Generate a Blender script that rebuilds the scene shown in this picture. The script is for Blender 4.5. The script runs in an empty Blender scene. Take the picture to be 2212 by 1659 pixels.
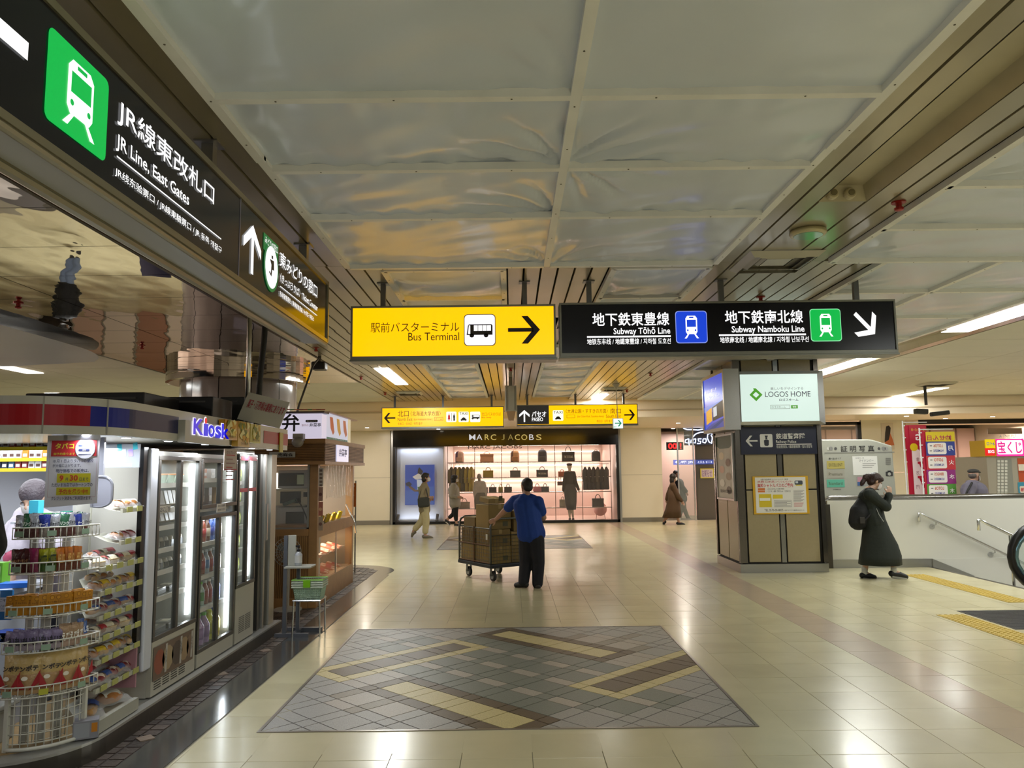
import bpy, bmesh, math, random
from mathutils import Vector, Matrix, noise
random.seed(7)
C = bpy.context.scene.collection
W_, H_, F_ = 2212, 1659, 1661.0
CAM = Vector((0, 0, 1.6))
# ---------------------------------------------------------------- camera
_y = Vector(((1105 - 1106) / F_, -(1016 - 829.5) / F_, -1)).normalized()
_x = Vector((1, 0.0115, 0)); _x = (_x - _x.dot(_y) * _y).normalized()
_z = _x.cross(_y)
RW = Matrix((_x, _y, _z))            # camera coords -> world coords
cd = bpy.data.cameras.new('camera'); cam = bpy.data.objects.new('camera', cd); C.objects.link(cam)
cd.sensor_width = 36; cd.lens = F_ * 36 / W_; cd.clip_start = .05; cd.clip_end = 200
cam.matrix_world = Matrix.Translation(CAM) @ RW.to_4x4()
sc = bpy.context.scene; sc.camera = cam
sc.view_settings.view_transform = 'Standard'; sc.view_settings.look = 'None'
sc.view_settings.exposure = -.08; sc.view_settings.gamma = 1; sc.view_settings.use_curve_mapping = False
sc.cycles.max_bounces = 8; sc.cycles.diffuse_bounces = 4; sc.cycles.glossy_bounces = 4
sc.cycles.transmission_bounces = 6; sc.cycles.transparent_max_bounces = 10
sc.cycles.sample_clamp_indirect = 4; sc.cycles.caustics_reflective = False; sc.cycles.caustics_refractive = False
sc.cycles.use_denoising = True
# ---------------------------------------------------------------- world and lamps
wd = bpy.data.worlds.new('hall_air'); sc.world = wd; wd.use_nodes = True
wd.node_tree.nodes['Background'].inputs[0].default_value = (1, .98, .93, 1)
wd.node_tree.nodes['Background'].inputs[1].default_value = .36
LIGHT = 1.0
def lamp(name, loc, sx, sy, power, col=(.97, 1, .975), rot=(0, 0, 0), spread=math.pi):
    l = bpy.data.lights.new(name, 'AREA'); l.shape = 'RECTANGLE'; l.size = sx; l.size_y = sy
    l.energy = power * LIGHT; l.color = col; l.spread = spread
    o = bpy.data.objects.new(name, l); C.objects.link(o); o.location = loc; o.rotation_euler = rot
    return o
WARM = (1, .93, .80); COOL = (.92, .96, 1)
# ceiling fluorescent fittings of the hall (those in view, then unseen ones)
TUBES = [(-2.13, 13.8, .26, 2.4), (2.1, 18.6, .26, 2.4), (5.68, 8.2, .36, 3.0), (5.68, 13.2, .3, 2.2), (9.5, 18.4, .3, 3.2),
         (-7.9, 11.5, .3, 2.4), (-9.5, 17.0, .3, 2.4)]
for i, (x, y, a, b) in enumerate(TUBES):
    lamp('hall_lamp', (x, y, 3.275), a, b, 75 if y < 12 else 115)
for x, y in [(-6, -3), (5.7, 1.5), (0, -4), (4, -4), (1.0, -1.2), (9, 3), (9, 9), (13, 14), (-9, 2), (-6, 21), (-10, 8), (9.5, 11)]:  # unseen lamps; the last is added to brighten the stair wall
    lamp('hall_lamp', (x, y, 3.275), .35, 2.4, 80 if y < 13 else 125)
# ---------------------------------------------------------------- rays for measuring
def ray(px, py): return RW @ Vector(((px - W_ / 2) / F_, -(py - H_ / 2) / F_, -1))
def onz(px, py, z): d = ray(px, py); return CAM + d * ((z - CAM.z) / d.z)
def ony(px, py, y): d = ray(px, py); return CAM + d * (y / d.y)
def onx(px, py, x): d = ray(px, py); return CAM + d * (x / d.x)
# ---------------------------------------------------------------- materials
MATS = {}
def hexc(h):
    h = h.lstrip('#'); c = [int(h[i:i + 2], 16) / 255 for i in (0, 2, 4)]
    return tuple((x / 12.92 if x <= .04045 else ((x + .055) / 1.055) ** 2.4) for x in c) + (1,)
def M(col, rough=.5, metal=0, emit=0, bump=0, bscale=40, vary=0, vscale=8, alpha=1, trans=0, coat=0, spec=.5, stretch=None, wave=None):
    key = (col, rough, metal, emit, bump, bscale, vary, vscale, alpha, trans, coat, spec, stretch, wave)
    if key in MATS: return MATS[key]
    m = bpy.data.materials.new('paint_' + col.strip('#')); m.use_nodes = True
    nt = m.node_tree; b = nt.nodes['Principled BSDF']; c = hexc(col)
    b.inputs['Base Color'].default_value = c; b.inputs['Roughness'].default_value = rough
    b.inputs['Metallic'].default_value = metal; b.inputs['Alpha'].default_value = alpha
    b.inputs['Transmission Weight'].default_value = trans; b.inputs['Coat Weight'].default_value = coat
    b.inputs['Coat Roughness'].default_value = .12; b.inputs['Specular IOR Level'].default_value = spec
    if emit:
        b.inputs['Emission Color'].default_value = c; b.inputs['Emission Strength'].default_value = emit
        b.inputs['Base Color'].default_value = tuple(v * .25 for v in c[:3]) + (1,)
    if bump or vary:
        tc = nt.nodes.new('ShaderNodeNewGeometry' if stretch is None else 'ShaderNodeTexCoord')
        out = tc.outputs['Position'] if stretch is None else tc.outputs['Object']
        if stretch is not None:
            mp = nt.nodes.new('ShaderNodeMapping'); mp.inputs['Scale'].default_value = stretch
            nt.links.new(out, mp.inputs['Vector']); out = mp.outputs[0]
    if vary:
        n = nt.nodes.new('ShaderNodeTexNoise'); n.inputs['Scale'].default_value = vscale; n.inputs['Detail'].default_value = 4
        nt.links.new(out, n.inputs['Vector'])
        r = nt.nodes.new('ShaderNodeMapRange'); r.inputs['From Min'].default_value = .3; r.inputs['From Max'].default_value = .7
        r.inputs['To Min'].default_value = 1 - vary; r.inputs['To Max'].default_value = 1 + vary
        nt.links.new(n.outputs['Fac'], r.inputs['Value'])
        v = nt.nodes.new('ShaderNodeVectorMath'); v.operation = 'SCALE'; v.inputs[0].default_value = c[:3]
        nt.links.new(r.outputs[0], v.inputs['Scale']); nt.links.new(v.outputs[0], b.inputs['Base Color'])
    if bump:
        n = nt.nodes.new('ShaderNodeTexNoise'); n.inputs['Scale'].default_value = bscale; n.inputs['Detail'].default_value = 3
        nt.links.new(out, n.inputs['Vector'])
        bp = nt.nodes.new('ShaderNodeBump'); bp.inputs['Strength'].default_value = bump; bp.inputs['Distance'].default_value = .02
        nt.links.new(n.outputs['Fac'], bp.inputs['Height']); nt.links.new(bp.outputs[0], b.inputs['Normal'])
    MATS[key] = m; return m
def glass(col='#eef5f5', a=.12, rough=.03):
    return M(col, rough, alpha=a, spec=.6)
STEEL = lambda: M('#a8a8a6', .28, .9, bump=.05, bscale=60)
ALU = lambda: M('#8d8c84', .38, .75)
CHROME = lambda: M('#dcdee0', .22, 1)
ORD = lambda k: ('leftmost', 'second from the left', 'third from the left')[k] if k < 3 else '%dth from the left' % (k + 1)
# ---------------------------------------------------------------- mesh builder
class MB:
    def __init__(s): s.v = []; s.f = []; s.mi = []; s.T = None
    def add(s, vs, fs, mi=0):
        n = len(s.v)
        if s.T is not None: vs = [s.T @ Vector(p) for p in vs]
        s.v += [tuple(p) for p in vs]; s.f += [tuple(i + n for i in f) for f in fs]; s.mi += [mi] * len(fs)
        return s
    def box(s, x0, y0, z0, x1, y1, z1, mi=0):
        x0, x1 = sorted((x0, x1)); y0, y1 = sorted((y0, y1)); z0, z1 = sorted((z0, z1))
        v = [(x0, y0, z0), (x1, y0, z0), (x1, y1, z0), (x0, y1, z0), (x0, y0, z1), (x1, y0, z1), (x1, y1, z1), (x0, y1, z1)]
        return s.add(v, [(3, 2, 1, 0), (4, 5, 6, 7), (0, 1, 5, 4), (1, 2, 6, 5), (2, 3, 7, 6), (3, 0, 4, 7)], mi)
    def cbox(s, c, size, rz=0, mi=0, rx=0, ry=0):
        a, b, d = [q / 2 for q in size]
        T = Matrix.Translation(c) @ Matrix.Rotation(rz, 4, 'Z') @ Matrix.Rotation(ry, 4, 'Y') @ Matrix.Rotation(rx, 4, 'X')
        v = [T @ Vector((i * a, j * b, k * d)) for k in (-1, 1) for j in (-1, 1) for i in (-1, 1)]
        return s.add(v, [(1, 0, 2, 3), (4, 5, 7, 6), (0, 1, 5, 4), (1, 3, 7, 5), (3, 2, 6, 7), (2, 0, 4, 6)], mi)
    def prism(s, pts, z0, z1, mi=0):                 # outline in x,y (counter-clockwise)
        n = len(pts); v = [(p[0], p[1], z0) for p in pts] + [(p[0], p[1], z1) for p in pts]
        f = [tuple(range(n - 1, -1, -1)), tuple(range(n, 2 * n))] + [(i, (i + 1) % n, n + (i + 1) % n, n + i) for i in range(n)]
        return s.add(v, f, mi)
    def ext(s, pts3, d, mi=0):                       # planar outline pushed along vector d
        n = len(pts3); d = Vector(d); v = [Vector(p) for p in pts3] + [Vector(p) + d for p in pts3]
        f = [tuple(range(n - 1, -1, -1)), tuple(range(n, 2 * n))] + [(i, (i + 1) % n, n + (i + 1) % n, n + i) for i in range(n)]
        return s.add(v, f, mi)
    def quad(s, a, b, c, d, mi=0): return s.add([a, b, c, d], [(0, 1, 2, 3)], mi)
    def tube(s, pts, r, n=6, mi=0, closed=False, caps=True):
        pts = [Vector(p) for p in pts]; k = len(pts); rs = r if isinstance(r, (list, tuple)) else [r] * k
        v = []; prev = None
        for i, p in enumerate(pts):
            if closed: t = (pts[(i + 1) % k] - pts[i - 1])
            else: t = (pts[min(i + 1, k - 1)] - pts[max(i - 1, 0)])
            t = t.normalized() if t.length > 1e-9 else Vector((0, 0, 1))
            if prev is None:
                a = Vector((0, 0, 1)) if abs(t.z) < .9 else Vector((1, 0, 0)); u = t.cross(a).normalized()
            else: u = (prev - prev.dot(t) * t).normalized()
            prev = u; w = t.cross(u)
            v += [p + (u * math.cos(q) + w * math.sin(q)) * rs[i] for q in [2 * math.pi * j / n for j in range(n)]]
        f = []
        for i in range(k if closed else k - 1):
            a = i * n; b = ((i + 1) % k) * n
            f += [(a + j, a + (j + 1) % n, b + (j + 1) % n, b + j) for j in range(n)]
        if caps and not closed: f += [tuple(range(n - 1, -1, -1)), tuple(range((k - 1) * n, k * n))]
        return s.add(v, f, mi)
    def lathe(s, prof, c=(0, 0, 0), n=12, mi=0, sx=1, sy=1):
        v = []; f = []
        for r, z in prof:
            v += [(c[0] + r * sx * math.cos(2 * math.pi * j / n), c[1] + r * sy * math.sin(2 * math.pi * j / n), c[2] + z) for j in range(n)]
        for i in range(len(prof) - 1):
            f += [(i * n + j, i * n + (j + 1) % n, (i + 1) * n + (j + 1) % n, (i + 1) * n + j) for j in range(n)]
        f += [tuple(range(n - 1, -1, -1)), tuple(range((len(prof) - 1) * n, len(prof) * n))]
        return s.add(v, f, mi)
    def ell(s, c, r, n=10, m=7, mi=0, rot=None):
        v = []; f = []; c = Vector(c)
        R = rot if rot is not None else Matrix.Identity(3)
        for i in range(1, m):
            t = math.pi * i / m
            v += [c + R @ Vector((r[0] * math.sin(t) * math.cos(2 * math.pi * j / n), r[1] * math.sin(t) * math.sin(2 * math.pi * j / n), -r[2] * math.cos(t))) for j in range(n)]
        for i in range(m - 2): f += [(i * n + j, i * n + (j + 1) % n, (i + 1) * n + (j + 1) % n, (i + 1) * n + j) for j in range(n)]
        b = len(v); v += [c + R @ Vector((0, 0, -r[2])), c + R @ Vector((0, 0, r[2]))]
        f += [(b, (j + 1) % n, j) for j in range(n)] + [(b + 1, (m - 2) * n + j, (m - 2) * n + (j + 1) % n) for j in range(n)]
        return s.add(v, f, mi)
    def grid(s, fn, nu, nv, mi=0, flip=False):
        v = [fn(i / nu, j / nv) for j in range(nv + 1) for i in range(nu + 1)]
        f = [(j * (nu + 1) + i, j * (nu + 1) + i + 1, (j + 1) * (nu + 1) + i + 1, (j + 1) * (nu + 1) + i) for j in range(nv) for i in range(nu)]
        if flip: f = [q[::-1] for q in f]
        return s.add(v, f, mi)
    def build(s, name, mats, parent=None, smooth=False, bevel=0, kind=None, label=None):
        if not isinstance(mats, (list, tuple)): mats = [mats]
        xs = [p[0] for p in s.v]; ys = [p[1] for p in s.v]; zs = [p[2] for p in s.v]
        o0 = Vector(((min(xs) + max(xs)) / 2, (min(ys) + max(ys)) / 2, min(zs)))
        me = bpy.data.meshes.new(name); me.from_pydata([(p[0] - o0.x, p[1] - o0.y, p[2] - o0.z) for p in s.v], [], s.f)
        for m in mats: me.materials.append(m)
        if len(mats) > 1: me.polygons.foreach_set('material_index', s.mi)
        if smooth: me.shade_smooth()
        me.update()
        o = bpy.data.objects.new(name, me); C.objects.link(o)
        o.location = o0 - wloc(parent) if parent else o0
        o.parent = parent
        if parent: KIDS.setdefault(parent.name, []).append(o)
        if bevel:
            b = o.modifiers.new('edge', 'BEVEL'); b.width = bevel; b.segments = 2; b.limit_method = 'ANGLE'; b.angle_limit = .7
        if kind: o['kind'] = kind
        if label: o['label'] = label
        return o
def wloc(o):
    l = Vector((0, 0, 0))
    while o: l += o.location; o = o.parent
    return l
def thing(name, label, cat, loc=(0, 0, 0), group=None):
    o = bpy.data.objects.new(name, None); o.empty_display_size = .1; C.objects.link(o); o.location = loc
    return tag(o, label, cat, group)
def tag(o, label, cat, group=None, kind=None):
    o['label'] = label; o['category'] = cat
    if group: o['group'] = group
    if kind: o['kind'] = kind
    return o
def struct(name, loc=(0, 0, 0)):
    o = bpy.data.objects.new(name, None); C.objects.link(o); o.location = loc; o['kind'] = 'structure'; return o
def dup(o, loc=None, rz=None, label=None, group=None, scale=None, rot=None, parent=None):
    c = o.copy(); C.objects.link(c); c.parent = parent
    if parent: KIDS.setdefault(parent.name, []).append(c)
    for ch in list(KIDS.get(o.name, ())): dup(ch, parent=c)
    if loc is not None: c.location = loc
    if rz is not None: c.rotation_euler = (0, 0, rz)
    if rot is not None: c.rotation_euler = rot
    if scale is not None: c.scale = scale if isinstance(scale, (tuple, list)) else (scale,) * 3
    if label: c['label'] = label
    if group: c['group'] = group
    return c
KIDS = {}
class Stock:                                          # first use moves the original itself, then copies
    def __init__(s, o): s.o = o; s.used = False
    def put(s, loc, rz=0, label=None, group=None, scale=None, rot=None):
        if s.used: return dup(s.o, loc, rz, label, group, scale, rot)
        s.used = True; o = s.o; o.location = loc; o.rotation_euler = rot if rot is not None else (0, 0, rz)
        if scale is not None: o.scale = scale if isinstance(scale, (tuple, list)) else (scale,) * 3
        if label: o['label'] = label
        if group: o['group'] = group
        return o
# ---------------------------------------------------------------- flat print on a plane
_tc = {}
def text_geo(s, bold=0):
    k = (s, bold)
    if k not in _tc:
        cu = bpy.data.curves.new('t', 'FONT'); cu.body = s; cu.offset = bold; cu.resolution_u = 3 if len(s) < 14 else 2
        o = bpy.data.objects.new('t', cu); C.objects.link(o)
        me = o.to_mesh()
        v = [tuple(p.co) for p in me.vertices]; f = [tuple(p.vertices) for p in me.polygons]
        o.to_mesh_clear(); bpy.data.objects.remove(o); bpy.data.curves.remove(cu)
        if v:
            x0 = min(p[0] for p in v); x1 = max(p[0] for p in v); y0 = min(p[1] for p in v); y1 = max(p[1] for p in v)
            v = [((p[0] - x0) / (x1 - x0 or 1), (p[1] - y0) / (y1 - y0 or 1)) for p in v]
            asp = (x1 - x0) / (y1 - y0 or 1)
        else: asp = 1
        _tc[k] = (v, f, asp)
    return _tc[k]
class G:
    """print on the plane through O spanned by R (right) and U (up); given in pixels of the photo (px=True) or metres"""
    def __init__(s, O, R, U, px=False, lift=.0015):
        s.O = Vector(O); s.R = Vector(R).normalized(); s.U = Vector(U).normalized(); s.N = s.R.cross(s.U)
        s.px = px; s.lift = lift; s.mb = MB(); s.mats = []; s.lay = 0; s.inv = False
    def uv(s, x, y):
        if not s.px: return x, y
        d = ray(x, y); t = (s.O - CAM).dot(s.N) / d.dot(s.N); p = CAM + d * t - s.O
        return p.dot(s.R), p.dot(s.U)
    def m(s, mat):
        if isinstance(mat, str): mat = M(mat, .5)
        if mat not in s.mats: s.mats.append(mat)
        return s.mats.index(mat)
    def P(s, u, v, l): return s.O + s.R * u + s.U * v + s.N * (s.lift * l)
    def poly_uv(s, mat, pts, l=1, th=0):
        n = len(pts)
        if th: s.mb.ext([s.P(u, v, l) for u, v in pts], s.N * th, s.m(mat))
        else: s.mb.add([s.P(u, v, l) for u, v in pts], [tuple(range(n))], s.m(mat))
        return s
    def poly(s, mat, pts, l=1): return s.poly_uv(mat, [s.uv(*p) for p in pts], l)
    def rect(s, mat, x0, y0, x1, y1, l=1):
        a = s.uv(x0, y0); b = s.uv(x1, y1); u0, u1 = sorted((a[0], b[0])); v0, v1 = sorted((a[1], b[1]))
        return s.poly_uv(mat, [(u0, v0), (u1, v0), (u1, v1), (u0, v1)], l)
    def frame(s, mat, x0, y0, x1, y1, w, l=1):
        a = s.uv(x0, y0); b = s.uv(x1, y1); u0, u1 = sorted((a[0], b[0])); v0, v1 = sorted((a[1], b[1]))
        for r in ((u0, v0, u1, v0 + w), (u0, v1 - w, u1, v1), (u0, v0 + w, u0 + w, v1 - w), (u1 - w, v0 + w, u1, v1 - w)):
            s.poly_uv(mat, [(r[0], r[1]), (r[2], r[1]), (r[2], r[3]), (r[0], r[3])], l)
        return s
    def rrect(s, mat, x0, y0, x1, y1, r=.15, l=1):
        a = s.uv(x0, y0); b = s.uv(x1, y1); u0, u1 = sorted((a[0], b[0])); v0, v1 = sorted((a[1], b[1])); q = min(u1 - u0, v1 - v0) * r
        pts = []
        for cx, cy, st in ((u1 - q, v1 - q, 0), (u0 + q, v1 - q, 90), (u0 + q, v0 + q, 180), (u1 - q, v0 + q, 270)):
            for k in range(5): t = math.radians(st + k * 22.5); pts.append((cx + q * math.cos(t), cy + q * math.sin(t)))
        return s.poly_uv(mat, pts, l)
    def disc(s, mat, x, y, r, l=1, sy=1, n=20):       # r in metres
        u, v = s.uv(x, y)
        return s.poly_uv(mat, [(u + r * math.cos(2 * math.pi * k / n), v + r * sy * math.sin(2 * math.pi * k / n)) for k in range(n)], l)
    def text(s, mat, t, x0, y0, x1, y1, l=2, bold=.01, flip=False, fit=True):   # box: top-left x0,y0, bottom-right x1,y1
        a = s.uv(x0, y0); b = s.uv(x1, y1); u0, u1 = sorted((a[0], b[0])); v0, v1 = sorted((a[1], b[1]))
        g, f, asp = text_geo(t, bold)
        if not g: return s
        if not fit:
            w = (v1 - v0) * asp
            if w > u1 - u0: h = (u1 - u0) / asp; v0 += (v1 - v0 - h) / 2; v1 = v0 + h; w = u1 - u0
            c = (u0 + u1) / 2; u0, u1 = c - w / 2, c + w / 2
        pts = [s.P(u0 + (1 - p[0] if flip else p[0]) * (u1 - u0), v0 + p[1] * (v1 - v0), l) for p in g]
        s.mb.add(pts, [q[::-1] for q in f] if flip else f, s.m(mat)); return s
    def pic(s, mat, x0, y0, x1, y1, shapes, l=2):     # shapes in unit square (y up); mat may be per shape
        a = s.uv(x0, y0); b = s.uv(x1, y1); u0, u1 = sorted((a[0], b[0])); v0, v1 = sorted((a[1], b[1]))
        for sh in shapes:
            mm, ll = mat, l
            if isinstance(sh, tuple) and len(sh) == 3 and not isinstance(sh[0], (int, float)) and isinstance(sh[2], list): mm, ll, sh = sh[0], l + sh[1], sh[2]
            s.poly_uv(mm, [(u0 + p[0] * (u1 - u0), v0 + p[1] * (v1 - v0)) for p in sh], ll)
        return s
    def build(s, name, parent=None, **k): return s.mb.build(name, s.mats, parent, **k)
def circ(cx, cy, r, n=12, sy=1): return [(cx + r * math.cos(2 * math.pi * k / n), cy + r * sy * math.sin(2 * math.pi * k / n)) for k in range(n)]
def R4(x0, y0, x1, y1): return [(x0, y0), (x1, y0), (x1, y1), (x0, y1)]
ARROW_R = [R4(0, .43, .79, .57), [(.42, 1), (.62, 1), (1, .5), (.78, .5)], [(.78, .5), (1, .5), (.62, 0), (.42, 0)]]
def turn(shapes, k):                                  # quarter turns counter-clockwise
    for _ in range(k): shapes = [[(1 - p[1], p[0]) for p in q] for q in shapes]
    return shapes
def rotsh(shapes, deg):
    c, s = math.cos(math.radians(deg)), math.sin(math.radians(deg))
    return [[(.5 + (p[0] - .5) * c - (p[1] - .5) * s, .5 + (p[0] - .5) * s + (p[1] - .5) * c) for p in q] for q in shapes]
# ================================================================ FLOOR
CEIL = 3.3
CREAM = M('#c6bd98', .26, bump=.03, bscale=7, vary=.05, vscale=2.2, coat=.12)
CREAM2 = M('#c1b893', .27, bump=.03, bscale=7, vary=.05, vscale=3.1, coat=.12)
PINKT = M('#b8a48c', .25, bump=.03, bscale=7, vary=.05, vscale=3, coat=.12)
GROUT = M('#77705c', .7)
floor = struct('floor')
HOLE = [(6.62, 9.2), (14.5, 9.2), (14.5, 12.45), (6.62, 12.45)]
m = MB()
for r in ((-16, -7, 16, 9.2), (-16, 9.2, 6.62, 12.45), (14.5, 9.2, 16, 12.45), (-16, 12.45, 16, 30)): m.box(r[0], r[1], -.2, r[2], r[3], -.003)
m.build('floor_bed', GROUT, floor)
TS = .4
def tile_ok(x, y):                                    # x,y = lower left corner; cream terrazzo area
    if x < -1.93:
        if y < 14.0: return False
    if x < -1.7 and y < 12.5: return x > -1.93
    if x + TS > 6.65 and 9.1 < y + TS * .5 < 12.45: return False
    if -1.62 < x + TS / 2 < 1.53 and 4.98 < y + TS / 2 < 8.1: return False
    if -1.7 < x + .2 < 1.75 and 15.9 < y + .2 < 19.2: return False
    return True
cells = []
for i in range(-38, 40):
    for j in range(-12, 60):
        x = round(-1.9 + i * TS, 3); y = round(.1 + j * TS, 3)
        if tile_ok(x, y): cells.append((x, y))
def in_view(x, y):
    p = RW.transposed() @ (Vector((x + .2, y + .2, 0)) - CAM)
    if p.z > -.5: return False
    u = W_ / 2 + F_ * p.x / -p.z; v = H_ / 2 - F_ * p.y / -p.z
    return -60 < u < W_ + 60 and v < H_ + 80
vis = sorted([c for c in cells if in_view(*c) and c[0] > -2], key=lambda c: c[1] + abs(c[0]) * .2)
near = set(vis[:292])
def tile_mat(x, y):
    if abs(x - 2.9) < .12 : return 2
    return 0 if noise.random() < 2 and (int(x * 7.3 + 50) * 31 + int(y * 5.7 + 50) * 17) % 5 else 1
TM = [CREAM, CREAM2, PINKT]
protos = []
for k in range(3):
    t = MB(); g = .0012; e = .0015
    t.add([(g, g, -.003), (TS - g, g, -.003), (TS - g, TS - g, -.003), (g, TS - g, -.003),
           (g + e, g + e, 0), (TS - g - e, g + e, 0), (TS - g - e, TS - g - e, 0), (g + e, TS - g - e, 0)],
          [(4, 5, 6, 7), (0, 1, 5, 4), (1, 2, 6, 5), (2, 3, 7, 6), (3, 0, 4, 7)])
    me = bpy.data.meshes.new('tile'); me.from_pydata(t.v, [], t.f); me.materials.append(TM[k]); protos.append(me)
rt = random.Random(3)
for (x, y) in near:
    o = bpy.data.objects.new('tile', protos[tile_mat(x, y)]); C.objects.link(o); o.parent = floor
    o.location = (x, y, rt.uniform(-.0004, .0004))
m = MB()
for (x, y) in cells:
    if (x, y) not in near: m.add([(x + .001, y + .001, -.0005), (x + .399, y + .001, -.0005), (x + .399, y + .399, -.0005), (x + .001, y + .399, -.0005)], [(0, 1, 2, 3)], tile_mat(x, y))
m.build('tile_field', TM, floor, kind='stuff')
# cream filler strips round the panel and border edges
m = MB()
m.box(-1.915, -2, -.01, -1.9, 12.4, -.0006); m.box(-1.9, 4.7, -.01, -1.6, 8.4, -.0011); m.box(1.52, 4.7, -.01, 1.95, 8.4, -.0011)
m.box(-1.7, 4.6, -.01, 1.95, 4.98, -.0006); m.box(-1.7, 8.1, -.01, 1.95, 8.35, -.0006); m.box(6.2, 8.9, -.01, 6.65, 12.45, -.0007)
m.box(-1.9, 15.7, -.01, 1.9, 19.4, -.0009); m.box(-9, 11, -.02, -1.88, 16, -.0026)
m.build('edge_tile', CREAM, floor)
# granite border and cobbled strip round the kiosk island
def arc(cx, cy, r, a0, a1, n=10): return [(cx + r * math.cos(math.radians(a0 + (a1 - a0) * k / n)), cy + r * math.sin(math.radians(a0 + (a1 - a0) * k / n))) for k in range(n + 1)]
outer = [(-1.93, -2), (-1.93, 12.3)] + arc(-2.85, 12.7, .92, -20, 92, 12) + [(-4, 14.0), (-9, 13.9)]
inner = [(-2.2, -2), (-2.2, 12.1)] + arc(-2.95, 12.6, .74, -20, 92, 12) + [(-4, 13.7), (-9, 13.6)]
m = MB()
for k in range(len(outer) - 1):
    a, b, c, d = outer[k], outer[k + 1], inner[k + 1], inner[k]
    m.add([(a[0], a[1], 0), (b[0], b[1], 0), (c[0], c[1], 0), (d[0], d[1], 0)], [(0, 1, 2, 3)])
m.build('granite_border', M('#4a4a48', .16, vary=.15, vscale=60, bump=.01, bscale=30, coat=.3), floor)
m = MB()
m.add([(p[0], p[1], -.002) for p in inner] + [(-9, -2, -.002)], [tuple(range(len(inner) + 1))])
m.build('paving_bed', M('#3a332e', .6), floor)
COB = [M('#4e443d', .45, bump=.3, bscale=40, vary=.2, vscale=12), M('#5a4e46', .45, bump=.3, bscale=40, vary=.2, vscale=12),
       M('#3f3834', .4, bump=.3, bscale=40, vary=.2, vscale=12), M('#8a7a6c', .4, bump=.2, bscale=30)]
def inside(p, poly):
    c = False; n = len(poly); j = n - 1
    for i in range(n):
        if (poly[i][1] > p[1]) != (poly[j][1] > p[1]) and p[0] < (poly[j][0] - poly[i][0]) * (p[1] - poly[i][1]) / (poly[j][1] - poly[i][1]) + poly[i][0]: c = not c
        j = i
    return c
m = MB(); poly = inner + [(-9, -2)]
for j in range(0, 112):
    y = 2.6 + j * .1
    for i in range(0, 34):
        x = -2.25 - i * .1
        if y < 8.3 and x < -2.7: continue
        if not inside((x, y), poly): continue
        q = 3 if (i + 3 * j) % 23 == 0 else rt.choice((0, 0, 1, 2)); h = rt.uniform(.001, .005) if q < 3 else .006; a = rt.uniform(-.04, .04) + (.78 if q == 3 else 0)
        s_ = .043
        m.cbox((x, y, h - .004), (s_ * 2, s_ * 2, .008), a, q)
m.build('cobble_paving', COB, floor, kind='stuff')
# tactile paving
YEL = M('#b89c3e', .55, vary=.08, vscale=6)
for (x0, y0, x1, y1, lab) in ((5.78, 9.2, 6.1, 11.6, 0), (4.55, 7.0, 4.86, 8.5, 1)):
    n = int((y1 - y0) / .3)
    for k in range(n):
        t = MB(); t.box(x0, y0 + k * .3 + .002, 0, x0 + .3, y0 + k * .3 + .298, .004)
        for a in range(5):
            for b in range(5): t.lathe([(.018, 0), (.012, .006)], (x0 + .03 + a * .06, y0 + k * .3 + .03 + b * .06, .004), 6)
        t.build('tactile_tile', YEL, floor)
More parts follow.
